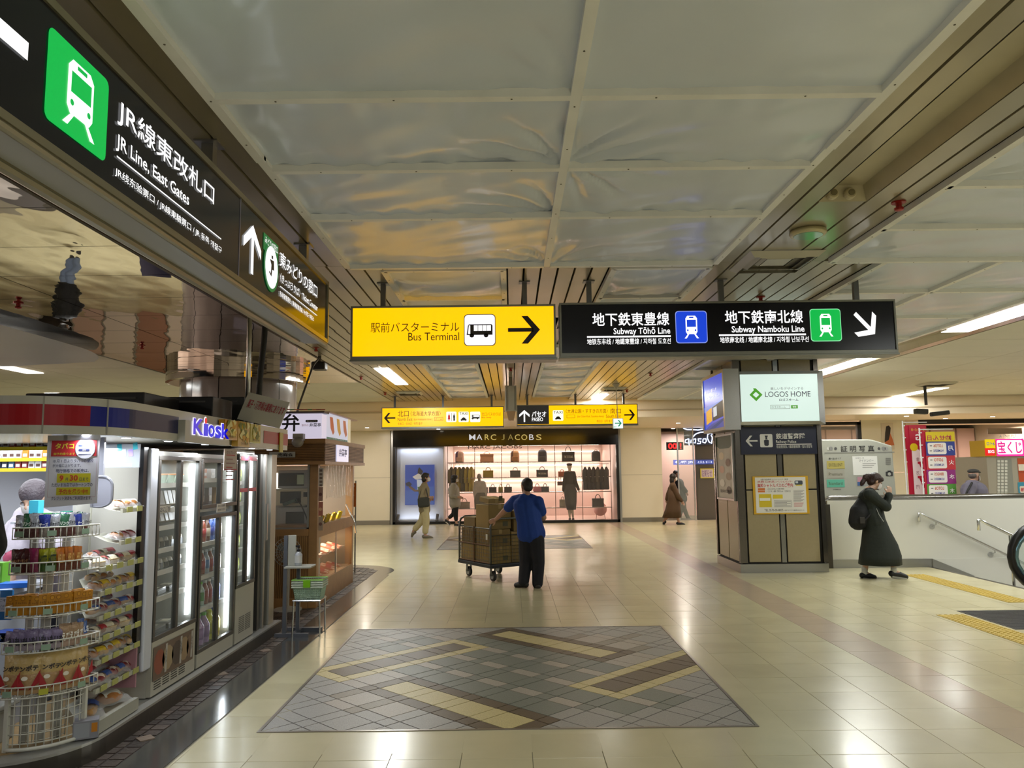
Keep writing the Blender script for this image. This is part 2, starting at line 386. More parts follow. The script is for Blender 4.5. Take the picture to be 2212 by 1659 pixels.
# mosaic inlay panels with a metal rim ---------------------------------------
def mosaic(x0, y0, s, label, n_cell, group=None):
    root = thing('mosaic_panel', label, 'floor mosaic', (x0 + s / 2, y0 + s / 2, 0), group)
    fr = MB()
    for r in ((x0, y0, x0 + s, y0 + .02), (x0, y0 + s - .02, x0 + s, y0 + s), (x0, y0 + .02, x0 + .02, y0 + s - .02), (x0 + s - .02, y0 + .02, x0 + s, y0 + s - .02)):
        fr.box(r[0], r[1], -.02, r[2], r[3], .004)
    fr.build('rim', M('#8f887e', .3, .8), root)
    MB().box(x0 + .02, y0 + .02, -.02, x0 + s - .02, y0 + s - .02, -.001).build('grout', M('#3d3833', .7), root)
    cols = ['#96938b', '#70756a', '#a39a8c', '#54442c', '#c6b67e', '#837a68']
    ms = [M(c, .4, vary=.18, vscale=140, bump=.12, bscale=120) for c in cols]
    L = s / math.sqrt(2)
    pit = (s * math.sqrt(2)) / n_cell; lines = []
    for k in range(-n_cell // 2, n_cell // 2 + 1):
        lines += [k * pit, k * pit + pit * .68]
    lines = sorted(lines)
    cx, cy = x0 + s / 2, y0 + s / 2; q2 = math.sqrt(.5)
    def clip(poly):
        for ax, lim, sg in ((0, x0 + .022, 1), (0, x0 + s - .022, -1), (1, y0 + .022, 1), (1, y0 + s - .022, -1)):
            out = []
            for i in range(len(poly)):
                a, b = poly[i - 1], poly[i]; da = (a[ax] - lim) * sg; db = (b[ax] - lim) * sg
                if (da >= 0) != (db >= 0):
                    t = da / (da - db); out.append((a[0] + (b[0] - a[0]) * t, a[1] + (b[1] - a[1]) * t))
                if db >= 0: out.append(b)
            poly = out
            if not poly: return poly
        return poly
    N = len(lines) - 1; cnt = 0
    LK = [((5, 7), (5, 13), 4, 3), ((15, 17), (9, 17), 4, 3), ((11, 19), (5, 7), 3, 4), ((5, 13), (15, 17), 3, 4)]
    def colour(i, j):
        for (a, b), (c, d), inn, rim_ in LK:
            if a <= i <= b and c <= j <= d: return rim_ if i in (a, b) or j in (c, d) else inn
        um, vm = (lines[i] + lines[i + 1]) / 2, (lines[j] + lines[j + 1]) / 2; xx, yy_ = abs(um - vm) * q2, abs(um + vm) * q2
        if max(xx, yy_) > s * .385: return 0
        if 8 <= i <= 14: return 1 if i % 2 == 0 or j % 2 else 2
        if 8 <= j <= 14: return 2 if j % 2 == 0 else 5
        return 1 if (i // 2 + j // 3) % 2 and i % 2 == 0 else (2 if i % 2 or j % 2 else 0)
    small = MB()
    for i in range(N):
        for j in range(N):
            g = .004
            u0, u1, v0, v1 = lines[i] + g, lines[i + 1] - g, lines[j] + g, lines[j + 1] - g
            pl = [(cx + (u - v) * q2, cy + (u + v) * q2) for u, v in ((u0, v0), (u1, v0), (u1, v1), (u0, v1))]
            pl = clip(pl)
            if len(pl) < 3: continue
            ar = abs(sum(pl[k - 1][0] * pl[k][1] - pl[k][0] * pl[k - 1][1] for k in range(len(pl)))) / 2
            if ar < .0002: continue
            c = colour(i, j); h = .001 + rt.uniform(0, .001)
            if ar > .004 and cnt < 290 and s > 3.05 and group is None:
                cnt += 1; MB().prism(pl, -.004, h).build('tile', ms[c], root)
            else: small.prism(pl, -.004, h, c)
    small.build('small_tiles', ms, root, kind='stuff')
mosaic(-1.6, 4.98, 3.12, 'large near mosaic of woven diamond tiles set in the floor', 12)
mosaic(-1.55, 16.0, 3.2, 'distant diamond mosaic panel in the floor beyond the trolley, before the handbag shop', 8, 'g')
# ================================================================ CEILING
ceiling = struct('ceiling')
MB().box(-16, -7, CEIL + .1, 16, 30, CEIL + .2).build('ceiling_deck', M('#3a3830', .9), ceiling)
MB().box(-2.9, -7, CEIL + .092, 3.1, 30, CEIL + .099).build('ceiling_underlay', M('#2a2822', .9), ceiling)
SL = M('#a59c84', .3, .35, vary=.04, vscale=3, coat=.35)
def slats(x0, x1, y0, y1, n=None, p=.148):
    n = n or max(1, round((x1 - x0) / p)); w = (x1 - x0) / n
    for k in range(n):
        t = MB(); a = x0 + k * w + .005; b = x0 + (k + 1) * w - .005
        t.add([(a, y0, CEIL + .03), (b, y0, CEIL + .03), (b, y1, CEIL + .03), (a, y1, CEIL + .03), (a + .004, y0, CEIL), (b - .004, y0, CEIL), (b - .004, y1, CEIL), (a + .004, y1, CEIL)],
              [(0, 1, 2, 3), (7, 6, 5, 4), (4, 5, 1, 0), (5, 6, 2, 1), (6, 7, 3, 2), (7, 4, 0, 3)])
        t.build('slat', SL, ceiling)
YN, YF = 6.24, 18.7
slats(-2.86, -1.36, -3, YN - .006); slats(1.73, 2.0, -3, YN - .006, 2)
slats(2.31, 2.62, -3, YN - .006, 2); slats(2.0, 2.31, 4.8, YN - .006, 1)
slats(-2.86, -1.08, YN, 9.2); slats(-2.86, -1.4, 9.2, 12.55); slats(-2.0, -1.4, 12.55, 15.0); slats(-2.86, -2.26, 12.55, 15.0); slats(-2.86, -1.4, 15.0, YF)
slats(-.02, .85, YN, 9.2, 6); slats(-.5, .49, 9.2, YF, 7)
slats(-1.4, -.5, 8.5, 10.4, 6); slats(.49, 1.4, 8.5, 10.4, 6)
slats(1.72, 3.06, YN, 9.2, 9); slats(1.4, 3.06, 9.2, 17.4, 11); slats(1.4, 2.0, 17.4, 19.9, 4); slats(2.25, 3.06, 17.4, 19.9, 5)
slats(-1.4, -1.08, 8.5, 9.2, 2)
slats(5.3, 5.48, 5.5, YF, 1); slats(5.88, 6.06, 5.5, YF, 1)
# trough of the first fluorescent row above the right of the hall (dark, lamp removed)
t = MB(); PT = M('#b8ae92', .4, .1, vary=.1, vscale=3)
for (x0, x1, y0, y1) in ((2.0, 2.31, -3, 4.8), (5.48, 5.88, 5.5, 18.6), (-2.26, -2.0, 12.55, 15.0), (2.0, 2.25, 17.4, 19.9)):
    t.quad((x0, y0, CEIL), (x0, y1, CEIL), (x0 + .04, y1, CEIL + .09), (x0 + .04, y0, CEIL + .09))
    t.quad((x1, y1, CEIL), (x1, y0, CEIL), (x1 - .04, y0, CEIL + .09), (x1 - .04, y1, CEIL + .09))
    t.quad((x0 + .04, y0, CEIL + .09), (x0 + .04, y1, CEIL + .09), (x1 - .04, y1, CEIL + .09), (x1 - .04, y0, CEIL + .09))
    t.quad((x0, y1, CEIL), (x1, y1, CEIL), (x1 - .02, y1 - .05, CEIL + .09), (x0 + .02, y1 - .05, CEIL + .09))
t.build('light_trough', PT, ceiling)
# battens and white dust sheets ------------------------------------------------
WOOD = M('#f2f2f2', .5, vary=.05, vscale=4)
SHEET = M('#dce4f4', .34, bump=.02, bscale=25, vary=.03, vscale=1.5, coat=.3)
def batten(a, b, w=.056, z0=CEIL - .038, z1=CEIL + .004):
    t = MB()
    if abs(a[0] - b[0]) < .01: t.box(a[0] - w / 2, a[1], z0, a[0] + w / 2, b[1], z1)
    else: t.box(a[0], a[1] - w / 2, z0, b[0], a[1] + w / 2, z1)
    n = int(max(abs(a[0] - b[0]), abs(a[1] - b[1])) / .45)
    for k in range(n):
        q = (k + .5) / n; t.lathe([(.005, -.001), (.005, .001)], (a[0] + (b[0] - a[0]) * q, a[1] + (b[1] - a[1]) * q, z0 - .0005), 6, 1)
    return t.build('batten', [WOOD, M('#5c574c', .6)], ceiling)
def sheet(x0, y0, x1, y1, seed, nu=40, nv=24, sag=.02, fold=1.0, corner=(1, 1)):
    r = random.Random(seed); ph = [r.uniform(0, 6.28) for _ in range(8)]
    cx, cy = x0 + (x1 - x0) * corner[0], y0 + (y1 - y0) * corner[1]
    def fn(u, v):
        x = x0 + (x1 - x0) * u; y = y0 + (y1 - y0) * v
        e = min(u, 1 - u) * (x1 - x0), min(v, 1 - v) * (y1 - y0)
        d = math.hypot(x - cx, y - cy) + .02; th = math.atan2(y - cy, x - cx)
        z = CEIL + .002 - sag * math.sin(math.pi * u) ** .7 * math.sin(math.pi * v) ** .7
        z += fold * .028 * math.exp(-((d - .32) / .28) ** 2) * max(0, math.sin(th * 13 + ph[0] + 1.5 * noise.noise(Vector((th * 3, d * 2, seed)))))
        z += fold * .009 * math.exp(-e[1] / .12) * math.sin(x * 31 + ph[1] + 2 * noise.noise(Vector((x * 3, 0, seed))))
        z += fold * .014 * noise.noise(Vector((x * 2.2 + seed, y * 5 + x * 2, seed)))
        z -= .004 * math.exp(-min(e) / .05)
        return (x, y, z if min(u, v, 1 - u, 1 - v) > 1e-6 else CEIL - .004)
    return MB().grid(fn, nu, nv, flip=True).build('dust_sheet', SHEET, ceiling, smooth=True)
ys = [-1.6, 0, 1.65, 3.3, 4.13, 4.96, 6.2]
for k in range(6):
    for (a, b, c) in ((-1.33, .31, 1), (.31, 1.7, 0)):
        sheet(a + .01, ys[k], b, ys[k + 1], k * 3 + c, 60, 36 if k > 1 else 12, .018, 1.2 if k > 2 else .6, (c, 1 if (k + c) % 2 else .0 if c == 0 else 1))
for y in ys[1:]: batten((-1.31, y), (.285, y), .046); batten((.335, y), (1.68, y), .046)
batten((-1.335, -1.6), (-1.335, 4.0), .05, CEIL - .034); batten((-1.335, 3.97), (-1.335, 6.22), .05, CEIL - .026)
batten((1.705, -1.6), (1.705, 3.9), .05, CEIL - .034); batten((1.705, 3.9), (1.705, 6.22), .05, CEIL - .026)
batten((.31, -1.6), (.31, 4.1), .05, CEIL - .034); batten((.31, 4.1), (.31, 6.22), .05, CEIL - .03)
def small_bays(x0, x1, ys_, sd, sag=.05):
    for k in range(len(ys_) - 1):
        sheet(x0, ys_[k], x1, ys_[k + 1], sd + k, 24, 20, sag, 1.3, (0, 1)); batten((x0, ys_[k + 1]), (x1, ys_[k + 1]), .05)
    batten((x0, ys_[0]), (x1, ys_[0]), .05); batten((x0, ys_[0]), (x0, ys_[-1]), .05); batten((x1, ys_[0]), (x1, ys_[-1]), .05)
small_bays(-1.05, -.05, [6.3, 7.4, 8.5], 50, .07); small_bays(.88, 1.68, [6.3, 7.4, 8.5], 60, .07)
fy = [10.4, 11.6, 12.8, 14.0, 15.2, 16.4, 17.6]
small_bays(-1.37, -.54, fy, 70, .05); small_bays(.52, 1.38, fy, 80, .05)
for (x0, x1, ys_) in ((2.65, 4.9, [-1, .6, 2.2, 3.65, 4.47, 5.3, 6.17]), (3.1, 4.05, [6.2, 7.3, 8.6, 10, 11.5, 13, 14.5, 16, 18.6]), (4.07, 5.27, [6.2, 7.3, 8.6, 10, 11.5, 13, 14.5, 16, 18.6])):
    for k in range(len(ys_) - 1):
        sheet(x0, ys_[k], x1, ys_[k + 1], 90 + k + int(x0 * 10), 36, 18, .02, .7, (0, 1)); batten((x0, ys_[k + 1]), (x1, ys_[k + 1]), .046)
    batten((x0, ys_[0]), (x0, ys_[-1]), .05)
batten((5.29, 5.5), (5.29, 18.6), .05)
# matt ceiling panels beyond the sheets (left of the mirror, right hand shops)
PAN = M('#dedacc', .6, vary=.03, vscale=2)
def panels(x0, x1, y0, y1, nx, ny, z=CEIL):
    for i in range(nx):
        for j in range(ny):
            a = x0 + (x1 - x0) * i / nx + .006; b = x0 + (x1 - x0) * (i + 1) / nx - .006; c = y0 + (y1 - y0) * j / ny + .006; d = y0 + (y1 - y0) * (j + 1) / ny - .006
            MB().box(a, c, z, b, d, z + .03).build('ceiling_panel', PAN, ceiling)
panels(-15.8, -5.88, 10.9, YF, 6, 6); panels(-5.88, -2.88, 14.6, YF, 2, 3); panels(6.08, 15.8, 2, YF, 6, 10); panels(-15.8, -5.88, 4, 10.9, 4, 3)
panels(4.92, 15.8, -7, 5.5, 4, 4); panels(5.3, 6.06, 1.9, 5.5, 1, 1) if 0 else None
# mirror polished ceiling over the kiosk ---------------------------------------
mm = bpy.data.materials.new('mirror_polish'); mm.use_nodes = True; nt = mm.node_tree; b = nt.nodes['Principled BSDF']
b.inputs['Base Color'].default_value = (.9, .83, .77, 1); b.inputs['Metallic'].default_value = 1; b.inputs['Roughness'].default_value = .015
ge = nt.nodes.new('ShaderNodeNewGeometry'); mp = nt.nodes.new('ShaderNodeMapping'); mp.inputs['Scale'].default_value = (1.3, .75, 1)
nz = nt.nodes.new('ShaderNodeTexNoise'); nz.inputs['Scale'].default_value = 1.6; nz.inputs['Detail'].default_value = 1.5
bp = nt.nodes.new('ShaderNodeBump'); bp.inputs['Strength'].default_value = .4; bp.inputs['Distance'].default_value = .03
nt.links.new(ge.outputs['Position'], mp.inputs['Vector']); nt.links.new(mp.outputs[0], nz.inputs['Vector']); nt.links.new(nz.outputs['Fac'], bp.inputs['Height']); nt.links.new(bp.outputs[0], b.inputs['Normal'])
yy = [-3, -1.2, .5, 1.35, 2.2, 3.05, 3.9, 4.75, 5.6, 6.45, 7.3, 8.15, 9.0, 9.85, 10.7, 11.55, 12.4, 13.5, 14.6]
for (x0, x1) in ((-4.36, -2.9), (-5.84, -4.37)):
    for k in range(len(yy) - 1):
        MB().box(x0, yy[k] + .004, CEIL, x1, yy[k + 1] - .004, CEIL + .02).build('mirror_panel', mm, ceiling)
batten((-2.875, -3), (-2.875, 14.6), .03, CEIL - .01).data.materials[0] = M('#4a3a26', .4, .5)
# hanging dust sheet left of the mirror
def fs(u, v):
    y = 3.5 + 7.4 * v; e = -5.45 - .5 * max(0, (v - .82) / .18) ** 2.2; x = e - 3.6 * u
    return (x, y, 3.27 - .10 * math.sin(math.pi * min(1, u * 1.4)) - .03 * math.sin(v * 9) * u + .02 * noise.noise(Vector((x * 2, y * 1.2, 3))) - .06 * math.exp(-u * 8))
m = MB().grid(fs, 30, 60, flip=True); o = m.build('dust_sheet_canopy', SHEET, None, smooth=True)
tag(o, 'white sagging dust sheet hung under the ceiling at the left beside the mirrored panels', 'sheet')
# bulkhead at the far side -----------------------------------------------------
m = MB().box(-16, 18.75, 2.9, 16, 19.0, CEIL + .1); m.box(-16, 18.75, 2.86, 16, 24.2, 2.9)
BK = struct('trim_1'); m.build('bulkhead', M('#f0e0c8', .45), BK)
MB().box(-16, 18.72, 3.02, 16, 18.75, 3.05).build('bulkhead_rib', M('#bfae94', .5), BK)
# downlights of the far soffit
DL = []
dl0 = thing('downlight', 'round downlight', 'ceiling light', (0, 0, 0))
MB().lathe([(.06, 0), (.075, -.004), (.078, .004)], (0, 0, 0), 14).build('rim', M('#d8d2c4', .3, .3), dl0)
MB().lathe([(.055, -.006), (.055, -.003)], (0, 0, 0), 14).build('diffuser', M('#fff4e0', .5, emit=14), dl0)
DST = Stock(dl0)
for k, (px, py, lab) in enumerate([(793, 924, 'glowing downlight in the soffit above the cream wall beside the lunch box stall'), (947, 927, 'glowing downlight in the soffit over the left end of the handbag shop front'),
        (1465, 914, 'glowing downlight over the person in the long brown coat, upper of the pair'), (1454, 926, 'glowing downlight over the person in the long brown coat, lower of the pair'),
        (1847, 912, 'glowing downlight just right of the white backlit pillar box'), (1958, 899, 'glowing upper downlight between pillar box and hanging camera'), (1963, 909, 'glowing lower downlight between pillar box and hanging camera'),
        (2042, 904, 'glowing downlight right under the hanging camera arm, upper one'), (2052, 912, 'glowing downlight right under the hanging camera arm, lower one'), (2144, 900, 'glowing downlight above the lottery booth sign, farther left'), (2200, 906, 'glowing downlight above the lottery booth sign, far right one')]):
    p = onz(px, py, 2.855); DST.put((p.x, p.y, 2.857), label=lab)
    if k % 2 == 0: lamp('downlight_lamp', (p.x, p.y, 2.83), .1, .1, 42, (1, .9, .78))
# fluorescent fittings ---------------------------------------------------------
TL = ['long fluorescent ceiling light left of the near yellow bus sign, seen beneath it', 'distant fluorescent ceiling light above the far right yellow sign', 'brightest long fluorescent trough light at the right edge of the photo',
      'fluorescent trough light just right of the beige pillar top', 'distant fluorescent light beside the hanging camera', 'fluorescent light at the left edge under the hanging dust sheet', 'small far fluorescent light left of the round column']
for (x, y, a, b), lab in zip(TUBES, TL):
    f = thing('fluorescent_light', lab, 'ceiling light', (x, y, CEIL - .03))
    MB().box(x - a / 2, y - b / 2, CEIL + .03, x + a / 2, y + b / 2, CEIL + .05).build('reflector', M('#e8e4da', .4), f)
    for s_ in (-.25, .25):
        MB().tube([(x + a * s_, y - b / 2 + .04, CEIL + .01), (x + a * s_, y + b / 2 - .04, CEIL + .01)], .018, 8).build('tube', M('#fff6e8', .4, emit=16), f)
    MB().box(x - a / 2 + .01, y - b / 2 + .01, CEIL - .012, x + a / 2 - .01, y + b / 2 - .01, CEIL - .006).build('diffuser', M('#fff8ec', .4, emit=5.5), f)
# walls ------------------------------------------------------------------------
WALLC = M('#e8e0cc', .28, vary=.02, vscale=2)
def wall(name, x0, x1, y, z1=2.87, seam=1.42, panels_=True, mat=None):
    w = struct(name, ((x0 + x1) / 2, y, 0))
    mt = mat or WALLC
    n = max(1, round((x1 - x0) / 1.25))
    for k in range(n):
        a = x0 + (x1 - x0) * k / n + .002; b = x0 + (x1 - x0) * (k + 1) / n - .002
        MB().box(a, y, .13, b, y + .1, seam - .004).build('wall_panel', mt, w); MB().box(a, y, seam + .004, b, y + .1, z1).build('wall_panel', mt, w)
    MB().box(x0, y + .01, 0, x1, y + .12, z1).build('backing', M('#8d8474', .7), w)
    MB().box(x0, y - .008, 0, x1, y + .01, .13).build('skirting', M('#8f8a80', .3, .6), w)
    return w
YB = 23.72
wall('wall_back', -9, -3.72, YB); wall('wall_back', 3.3, 4.62, YB)
MB().box(-16, 24.2, 0, 16, 24.3, CEIL).build('wall_far', M('#b9ae9c', .6), None, kind='structure') if 0 else None
lw = struct('wall_left', (-8.6, 6, 0))
for k in range(9):
    y = -1 + k * 1.45
    MB().box(-8.7, y + .01, 1.45, -8.6, y + 1.44, 2.9).build('wall_panel', M('#e0cdc0', .4), lw); MB().box(-8.7, y + .01, 0, -8.6, y + 1.44, 1.44).build('wall_panel', M('#e0cdc0' if k % 3 else '#3c2c28', .4), lw)
MB().box(-8.75, -1, 0, -8.71, 12.1, CEIL - .01).build('backing', M('#4c4038', .6), lw)
for y in (1, 4.5, 8, 11): lamp('mirror_fill_lamp', (-7.6, y, 3.1), .3, 1.6, 45, (1, .86, .74))  # added lamps, brighten the unseen wall for its reflection in the mirror
for k in range(7):
    x = -15.6 + k * 1.0
    MB().box(x, 23.6, 0, x + .9, 23.66, 2.1).build('shop_front_panel', M(('#e8d8cc', '#2c2420', '#d8b8a8', '#e8d8cc', '#b08470', '#e8d8cc', '#3c3430')[k], .4), lw)
for nm, r in (('wall_left', (-16.1, -7, -16, 30)), ('wall_right', (16, -7, 16.1, 30)), ('wall_rear', (-16, -7.1, 16, -7)), ('wall_end', (-16, 30, 16, 30.1)), ('wall_back', (-16, YB, -9, YB + .1))):
    o = MB().box(r[0], r[1], -2, r[2], r[3], CEIL + .1).build(nm, M('#cbbfa8', .6)); o['kind'] = 'structure'
# ================================================================ SIGNS
NAVY = M('#0a0d18', .2, emit=.12, spec=.35); NAVYF = '#12172c'
YELF = M('#ffbc00', .25, emit=1.35); WHT = M('#ffffff', .4, emit=1.25); GRN = M('#00c24e', .4, emit=.9); BLU = M('#1546e0', .4, emit=.9)
BLKP = M('#1a1205', .4); DGRY = M('#3b3a38', .25, emit=.35); GLOW = M('#ffffff', .4, emit=1.6)
SFR = M('#8a8b84', .35, .7)
EX, EY, EZ = (1, 0, 0), (0, 1, 0), (0, 0, 1)
TRAIN = [[(.26, .2), (.74, .2), (.82, .3), (.82, .86), (.72, .97), (.28, .97), (.18, .86), (.18, .3)]]
def train(g, w, bg, x0, y0, x1, y1, l=3):
    g.pic(w, x0, y0, x1, y1, TRAIN + [[(.3, .22), (.38, .22), (.22, .02), (.1, .02)], [(.62, .22), (.7, .22), (.9, .02), (.78, .02)]], l)
    g.pic(bg, x0, y0, x1, y1, [R4(.25, .5, .75, .8), R4(.38, .87, .62, .93), circ(.29, .36, .045), circ(.71, .36, .045)], l + 1)
def bus(g, k, w, x0, y0, x1, y1, l=3):
    g.pic(k, x0, y0, x1, y1, [[(.0, .2), (1, .2), (1, .9), (.96, 1), (.09, 1), (.05, .9)], circ(.2, .16, .09, 12, 1.7), circ(.75, .16, .09, 12, 1.7)], l)
    g.pic(w, x0, y0, x1, y1, [R4(a, .5, a + .15, .92) for a in (.28, .45, .62, .79)] + [[(.05, .28), (.14, .28), (.14, .92), (.09, .92)]], l + 1)
def taxi(g, k, x0, y0, x1, y1, l=3):
    g.pic(k, x0, y0, x1, y1, [R4(.08, .08, .92, .34), [(.2, .34), (.8, .34), (.72, .6), (.28, .6)], R4(.12, 0, .28, .1), R4(.72, 0, .88, .1), R4(.42, .6, .58, .68)], l)
def man(g, k, x0, y0, x1, y1, l=3, skirt=False):
    g.pic(k, x0, y0, x1, y1, [circ(.5, .88, .11, 10, 1), R4(.25, .42, .75, .75), ([(.5, .75), (.1, .2), (.9, .2)] if skirt else R4(.3, 0, .7, .45)), R4(.32, 0, .46, .3), R4(.54, 0, .68, .3)], l)
def box_sign(name, label, x0, x1, y, z0, z1, th, face, group=None, both=True, hang=(), cat='hanging sign', bm=.03):
    r = thing(name, label, cat, ((x0 + x1) / 2, y + th / 2, z0), group)
    b = MB(); f = .018
    b.box(x0, y, z1 - f, x1, y + th, z1); b.box(x0, y, z0, x1, y + th, z0 + bm); b.box(x0, y, z0 + bm, x0 + f, y + th, z1 - f); b.box(x1 - f, y, z0 + bm, x1, y + th, z1 - f)
    b.box(x0 - .006, y - .008, z0 - .012, x1 + .006, y + th + .008, z0 + .004)
    b.build('frame', SFR, r, bevel=.003)
    MB().box(x0 + f, y + .012, z0 + bm, x1 - f, y + th / 2 - .005, z1 - f).build('face_panel', face, r)
    MB().box(x0 + f, y + th / 2 + .005, z0 + bm, x1 - f, y + th - .012, z1 - f).build('face_panel', face if both else SFR, r)
    for hx in hang:
        p = MB().box(hx - .022, y + th / 2 - .022, z1, hx + .022, y + th / 2 + .022, CEIL); p.box(hx - .05, y + th / 2 - .05, CEIL - .008, hx + .05, y + th / 2 + .05, CEIL - .001)
        p.build('hanger_post', M('#74767a', .35, .8), r)
    return r
def px_rect_on_y(x0, y0, x1, y1, Y):
    a = ony(x0, (y0 + y1) / 2, Y); b = ony(x1, (y0 + y1) / 2, Y); c = ony((x0 + x1) / 2, y0, Y); d = ony((x0 + x1) / 2, y1, Y)
    return a.x, b.x, d.z, c.z
# near yellow sign
Y1 = 6.75
x0, x1, z0, z1 = px_rect_on_y(757, 659, 1201, 776, Y1)
hx = [ony(p, 630, Y1 + .1).x for p in (828, 1133)]
s1 = box_sign('bus_terminal_sign', 'large near yellow backlit sign with a bus pictogram and black right arrow', x0, x1, Y1, z0, z1, .2, YELF, hang=hx, bm=.035)
g = G((0, Y1 + .011, 0), EX, EZ, px=True)
g.text(M('#3a2c08', .4), '駅前バスターミナル', 801, 697, 992, 716.5, bold=.0); g.text(M('#5a4608', .4), 'Bus Terminal', 882, 719, 992, 735, bold=0)
g.rrect(M('#8a8060', .4), 1002, 679, 1071, 747, .12, 1); g.rrect(M('#f6f5ff', .4, emit=1.15), 1003.5, 680.5, 1069.5, 745.5, .12, 2)
bus(g, BLKP, WHT, 1008, 701, 1064, 729, 3)
g.pic(BLKP, 1097, 683, 1167, 742, ARROW_R, 2); g.build('lettering', s1)
# near navy sign
x0, x1, z0, z1 = px_rect_on_y(1209, 650, 1938, 767, Y1)
hx = [ony(p, 630, Y1 + .1).x for p in (1272, 1557, 1848)]
s2 = box_sign('subway_sign', 'long navy hanging sign for two subway lines with a white arrow pointing down right', x0, x1, Y1, z0, z1, .2, NAVY, hang=hx, bm=.035)
g = G((0, Y1 + .011, 0), EX, EZ, px=True)
g.text(WHT, '地下鉄東豊線', 1279, 676, 1446, 703, bold=.012); g.text(WHT, 'Subway Tōhō Line', 1325, 708, 1448, 725, bold=.012)
g.rect(WHT, 1268, 726.3, 1449, 727.8); g.text(WHT, '地铁东丰线 / 地鐵東豐線 / 지하철 도호선', 1268, 732, 1449, 743, bold=.008)
g.rrect(M('#9fb0ff', .4, emit=.8), 1458, 672, 1529, 741, .1, 1); g.rrect(BLU, 1459.5, 673.5, 1527.5, 739.5, .1, 2); train(g, WHT, BLU, 1473, 681, 1514, 732)
g.text(WHT, '地下鉄南北線', 1565, 671, 1735, 698, bold=.012); g.text(WHT, 'Subway Namboku Line', 1580, 704.5, 1738, 721, bold=.012)
g.rect(WHT, 1553, 722.5, 1741, 724); g.text(WHT, '地铁南北线 / 地鐵南北線 / 지하철 난보쿠선', 1555, 728, 1747, 739, bold=.008)
g.rrect(M('#9fffc0', .4, emit=.8), 1748, 667.5, 1819, 737, .1, 1); g.rrect(GRN, 1749.5, 669, 1817.5, 735.5, .1, 2); train(g, WHT, GRN, 1763, 677, 1804, 728)
g.pic(WHT, 1837, 668, 1899, 731, rotsh(ARROW_R, -45), 2); g.build('lettering', s2)
# big perspective sign at the left
XS = -1.445
s3 = thing('ticket_gate_sign', 'huge black backlit ticket gate sign in the upper left with a green train pictogram', 'hanging sign', (XS - .1, 3.6, 2.55))
za, zb = onx(705, 738, XS), onx(705, 612, XS); ye = za.y; z0, z1 = za.z, zb.z
b = MB(); y0 = .9
b.box(XS - .18, y0, z1 - .012, XS + .012, ye, z1 + .018); b.box(XS - .18, y0, z0 - .012, XS + .012, ye, z0 + .016); b.box(XS - .19, ye - .016, z0, XS + .014, ye + .006, z1 + .018)
b.tube([(XS - .005, y0, z0 - .022), (XS - .005, ye - .01, z0 - .022)], .016, 8); b.box(XS - .18, y0, z0 - .03, XS - .165, ye - .15, z0); b.tube([(XS - .185, y0, z0 - .03), (XS - .185, ye - .2, z0 - .03)], .022, 8)
b.build('frame', M('#9a937c', .32, .7), s3)
MB().box(XS - .165, y0, z0 - .018, XS - .02, ye - .02, z0 - .012).build('under_panel', M('#b9bac0', .4), s3)
b = MB().box(XS - .17, y0, z0 + .016, XS + .002, 4.0, z1 - .01); b.build('face_panel', NAVY, s3)
MB().box(XS - .17, 4.012, z0 + .016, XS + .002, ye - .012, z1 - .01).build('face_panel', M('#15120c', .15, emit=.08, spec=.5), s3)
MB().box(XS - .17, 4.0, z0 + .016, XS + .004, 4.012, z1 - .01).build('divider', M('#8888a8', .3, .6), s3)
for px_, py_ in ((452, 330), (656, 545)):
    p = onx(px_, py_, XS - .1); q = MB().box(XS - .13, p.y - .03, z1, XS - .07, p.y + .03, CEIL); q.box(XS - .16, p.y - .06, CEIL - .01, XS - .04, p.y + .06, CEIL - .001); q.build('hanger_post', M('#a3a5ac', .3, .85), s3)
g = G((XS + .003, 0, 0), EY, EZ, px=True, lift=.002)
GB = M('#00b84a', .4, emit=1.0)
g.rrect(GB, 105, 52, 226, 352, .09, 1)
a = g.uv(134, 100); b_ = g.uv(200, 325)
train(g, WHT, GB, 131, 100, 209, 322, 2)
g.text(WHT, 'JR線東改札口', 254, 205, 460, 450, bold=.008); g.text(WHT, 'JR Line, East Gates', 250, 286, 406, 452, bold=.012)
a, b_ = g.uv(250, 336), g.uv(476, 517.5); vm = (a[1] + b_[1]) / 2; g.poly_uv(WHT, R4(a[0], vm - .003, b_[0], vm + .003), 2)
g.text(WHT, 'JR线东验票口 / JR線東驗票口 / JR 동쪽 개찰구', 247, 358, 477, 551, bold=.006)
u0, v0 = g.uv(58, 112)
for q in [[(u0, v0 - .028), (u0, v0 + .028), (u0 - .3, v0 + .028), (u0 - .3, v0 - .028)], [(u0 - .14, v0 - .17), (u0 - .22, v0 - .17), (u0 - .36, v0), (u0 - .22, v0 + .17), (u0 - .14, v0 + .17), (u0 - .28, v0)]]: g.poly_uv(WHT, q, 2)
g.pic(WHT, 526, 468, 561, 606, turn(ARROW_R, 1), 2)
g.rect(M('#0f7a3c', .4, emit=.7), 569, 501, 600, 566, 1)
u0, v0 = g.uv(569, 558); u1, v1 = g.uv(600, 585); rr = abs(u1 - u0) / 2; cy_ = (g.uv(585, 525)[1] + g.uv(586, 632)[1]) / 2; hy = abs(g.uv(585, 525)[1] - g.uv(586, 632)[1]) / 2
cu_ = (u0 + u1) / 2
g.poly_uv(M('#0f7a3c', .4, emit=.7), [(cu_ + rr * 1.02 * math.cos(t), cy_ + hy * math.sin(t)) for t in [k * math.pi / 12 for k in range(24)]], 2)
g.poly_uv(WHT, [(cu_ + rr * .86 * math.cos(t), cy_ + hy * .86 * math.sin(t)) for t in [k * math.pi / 12 for k in range(24)]], 3)
k_ = rr
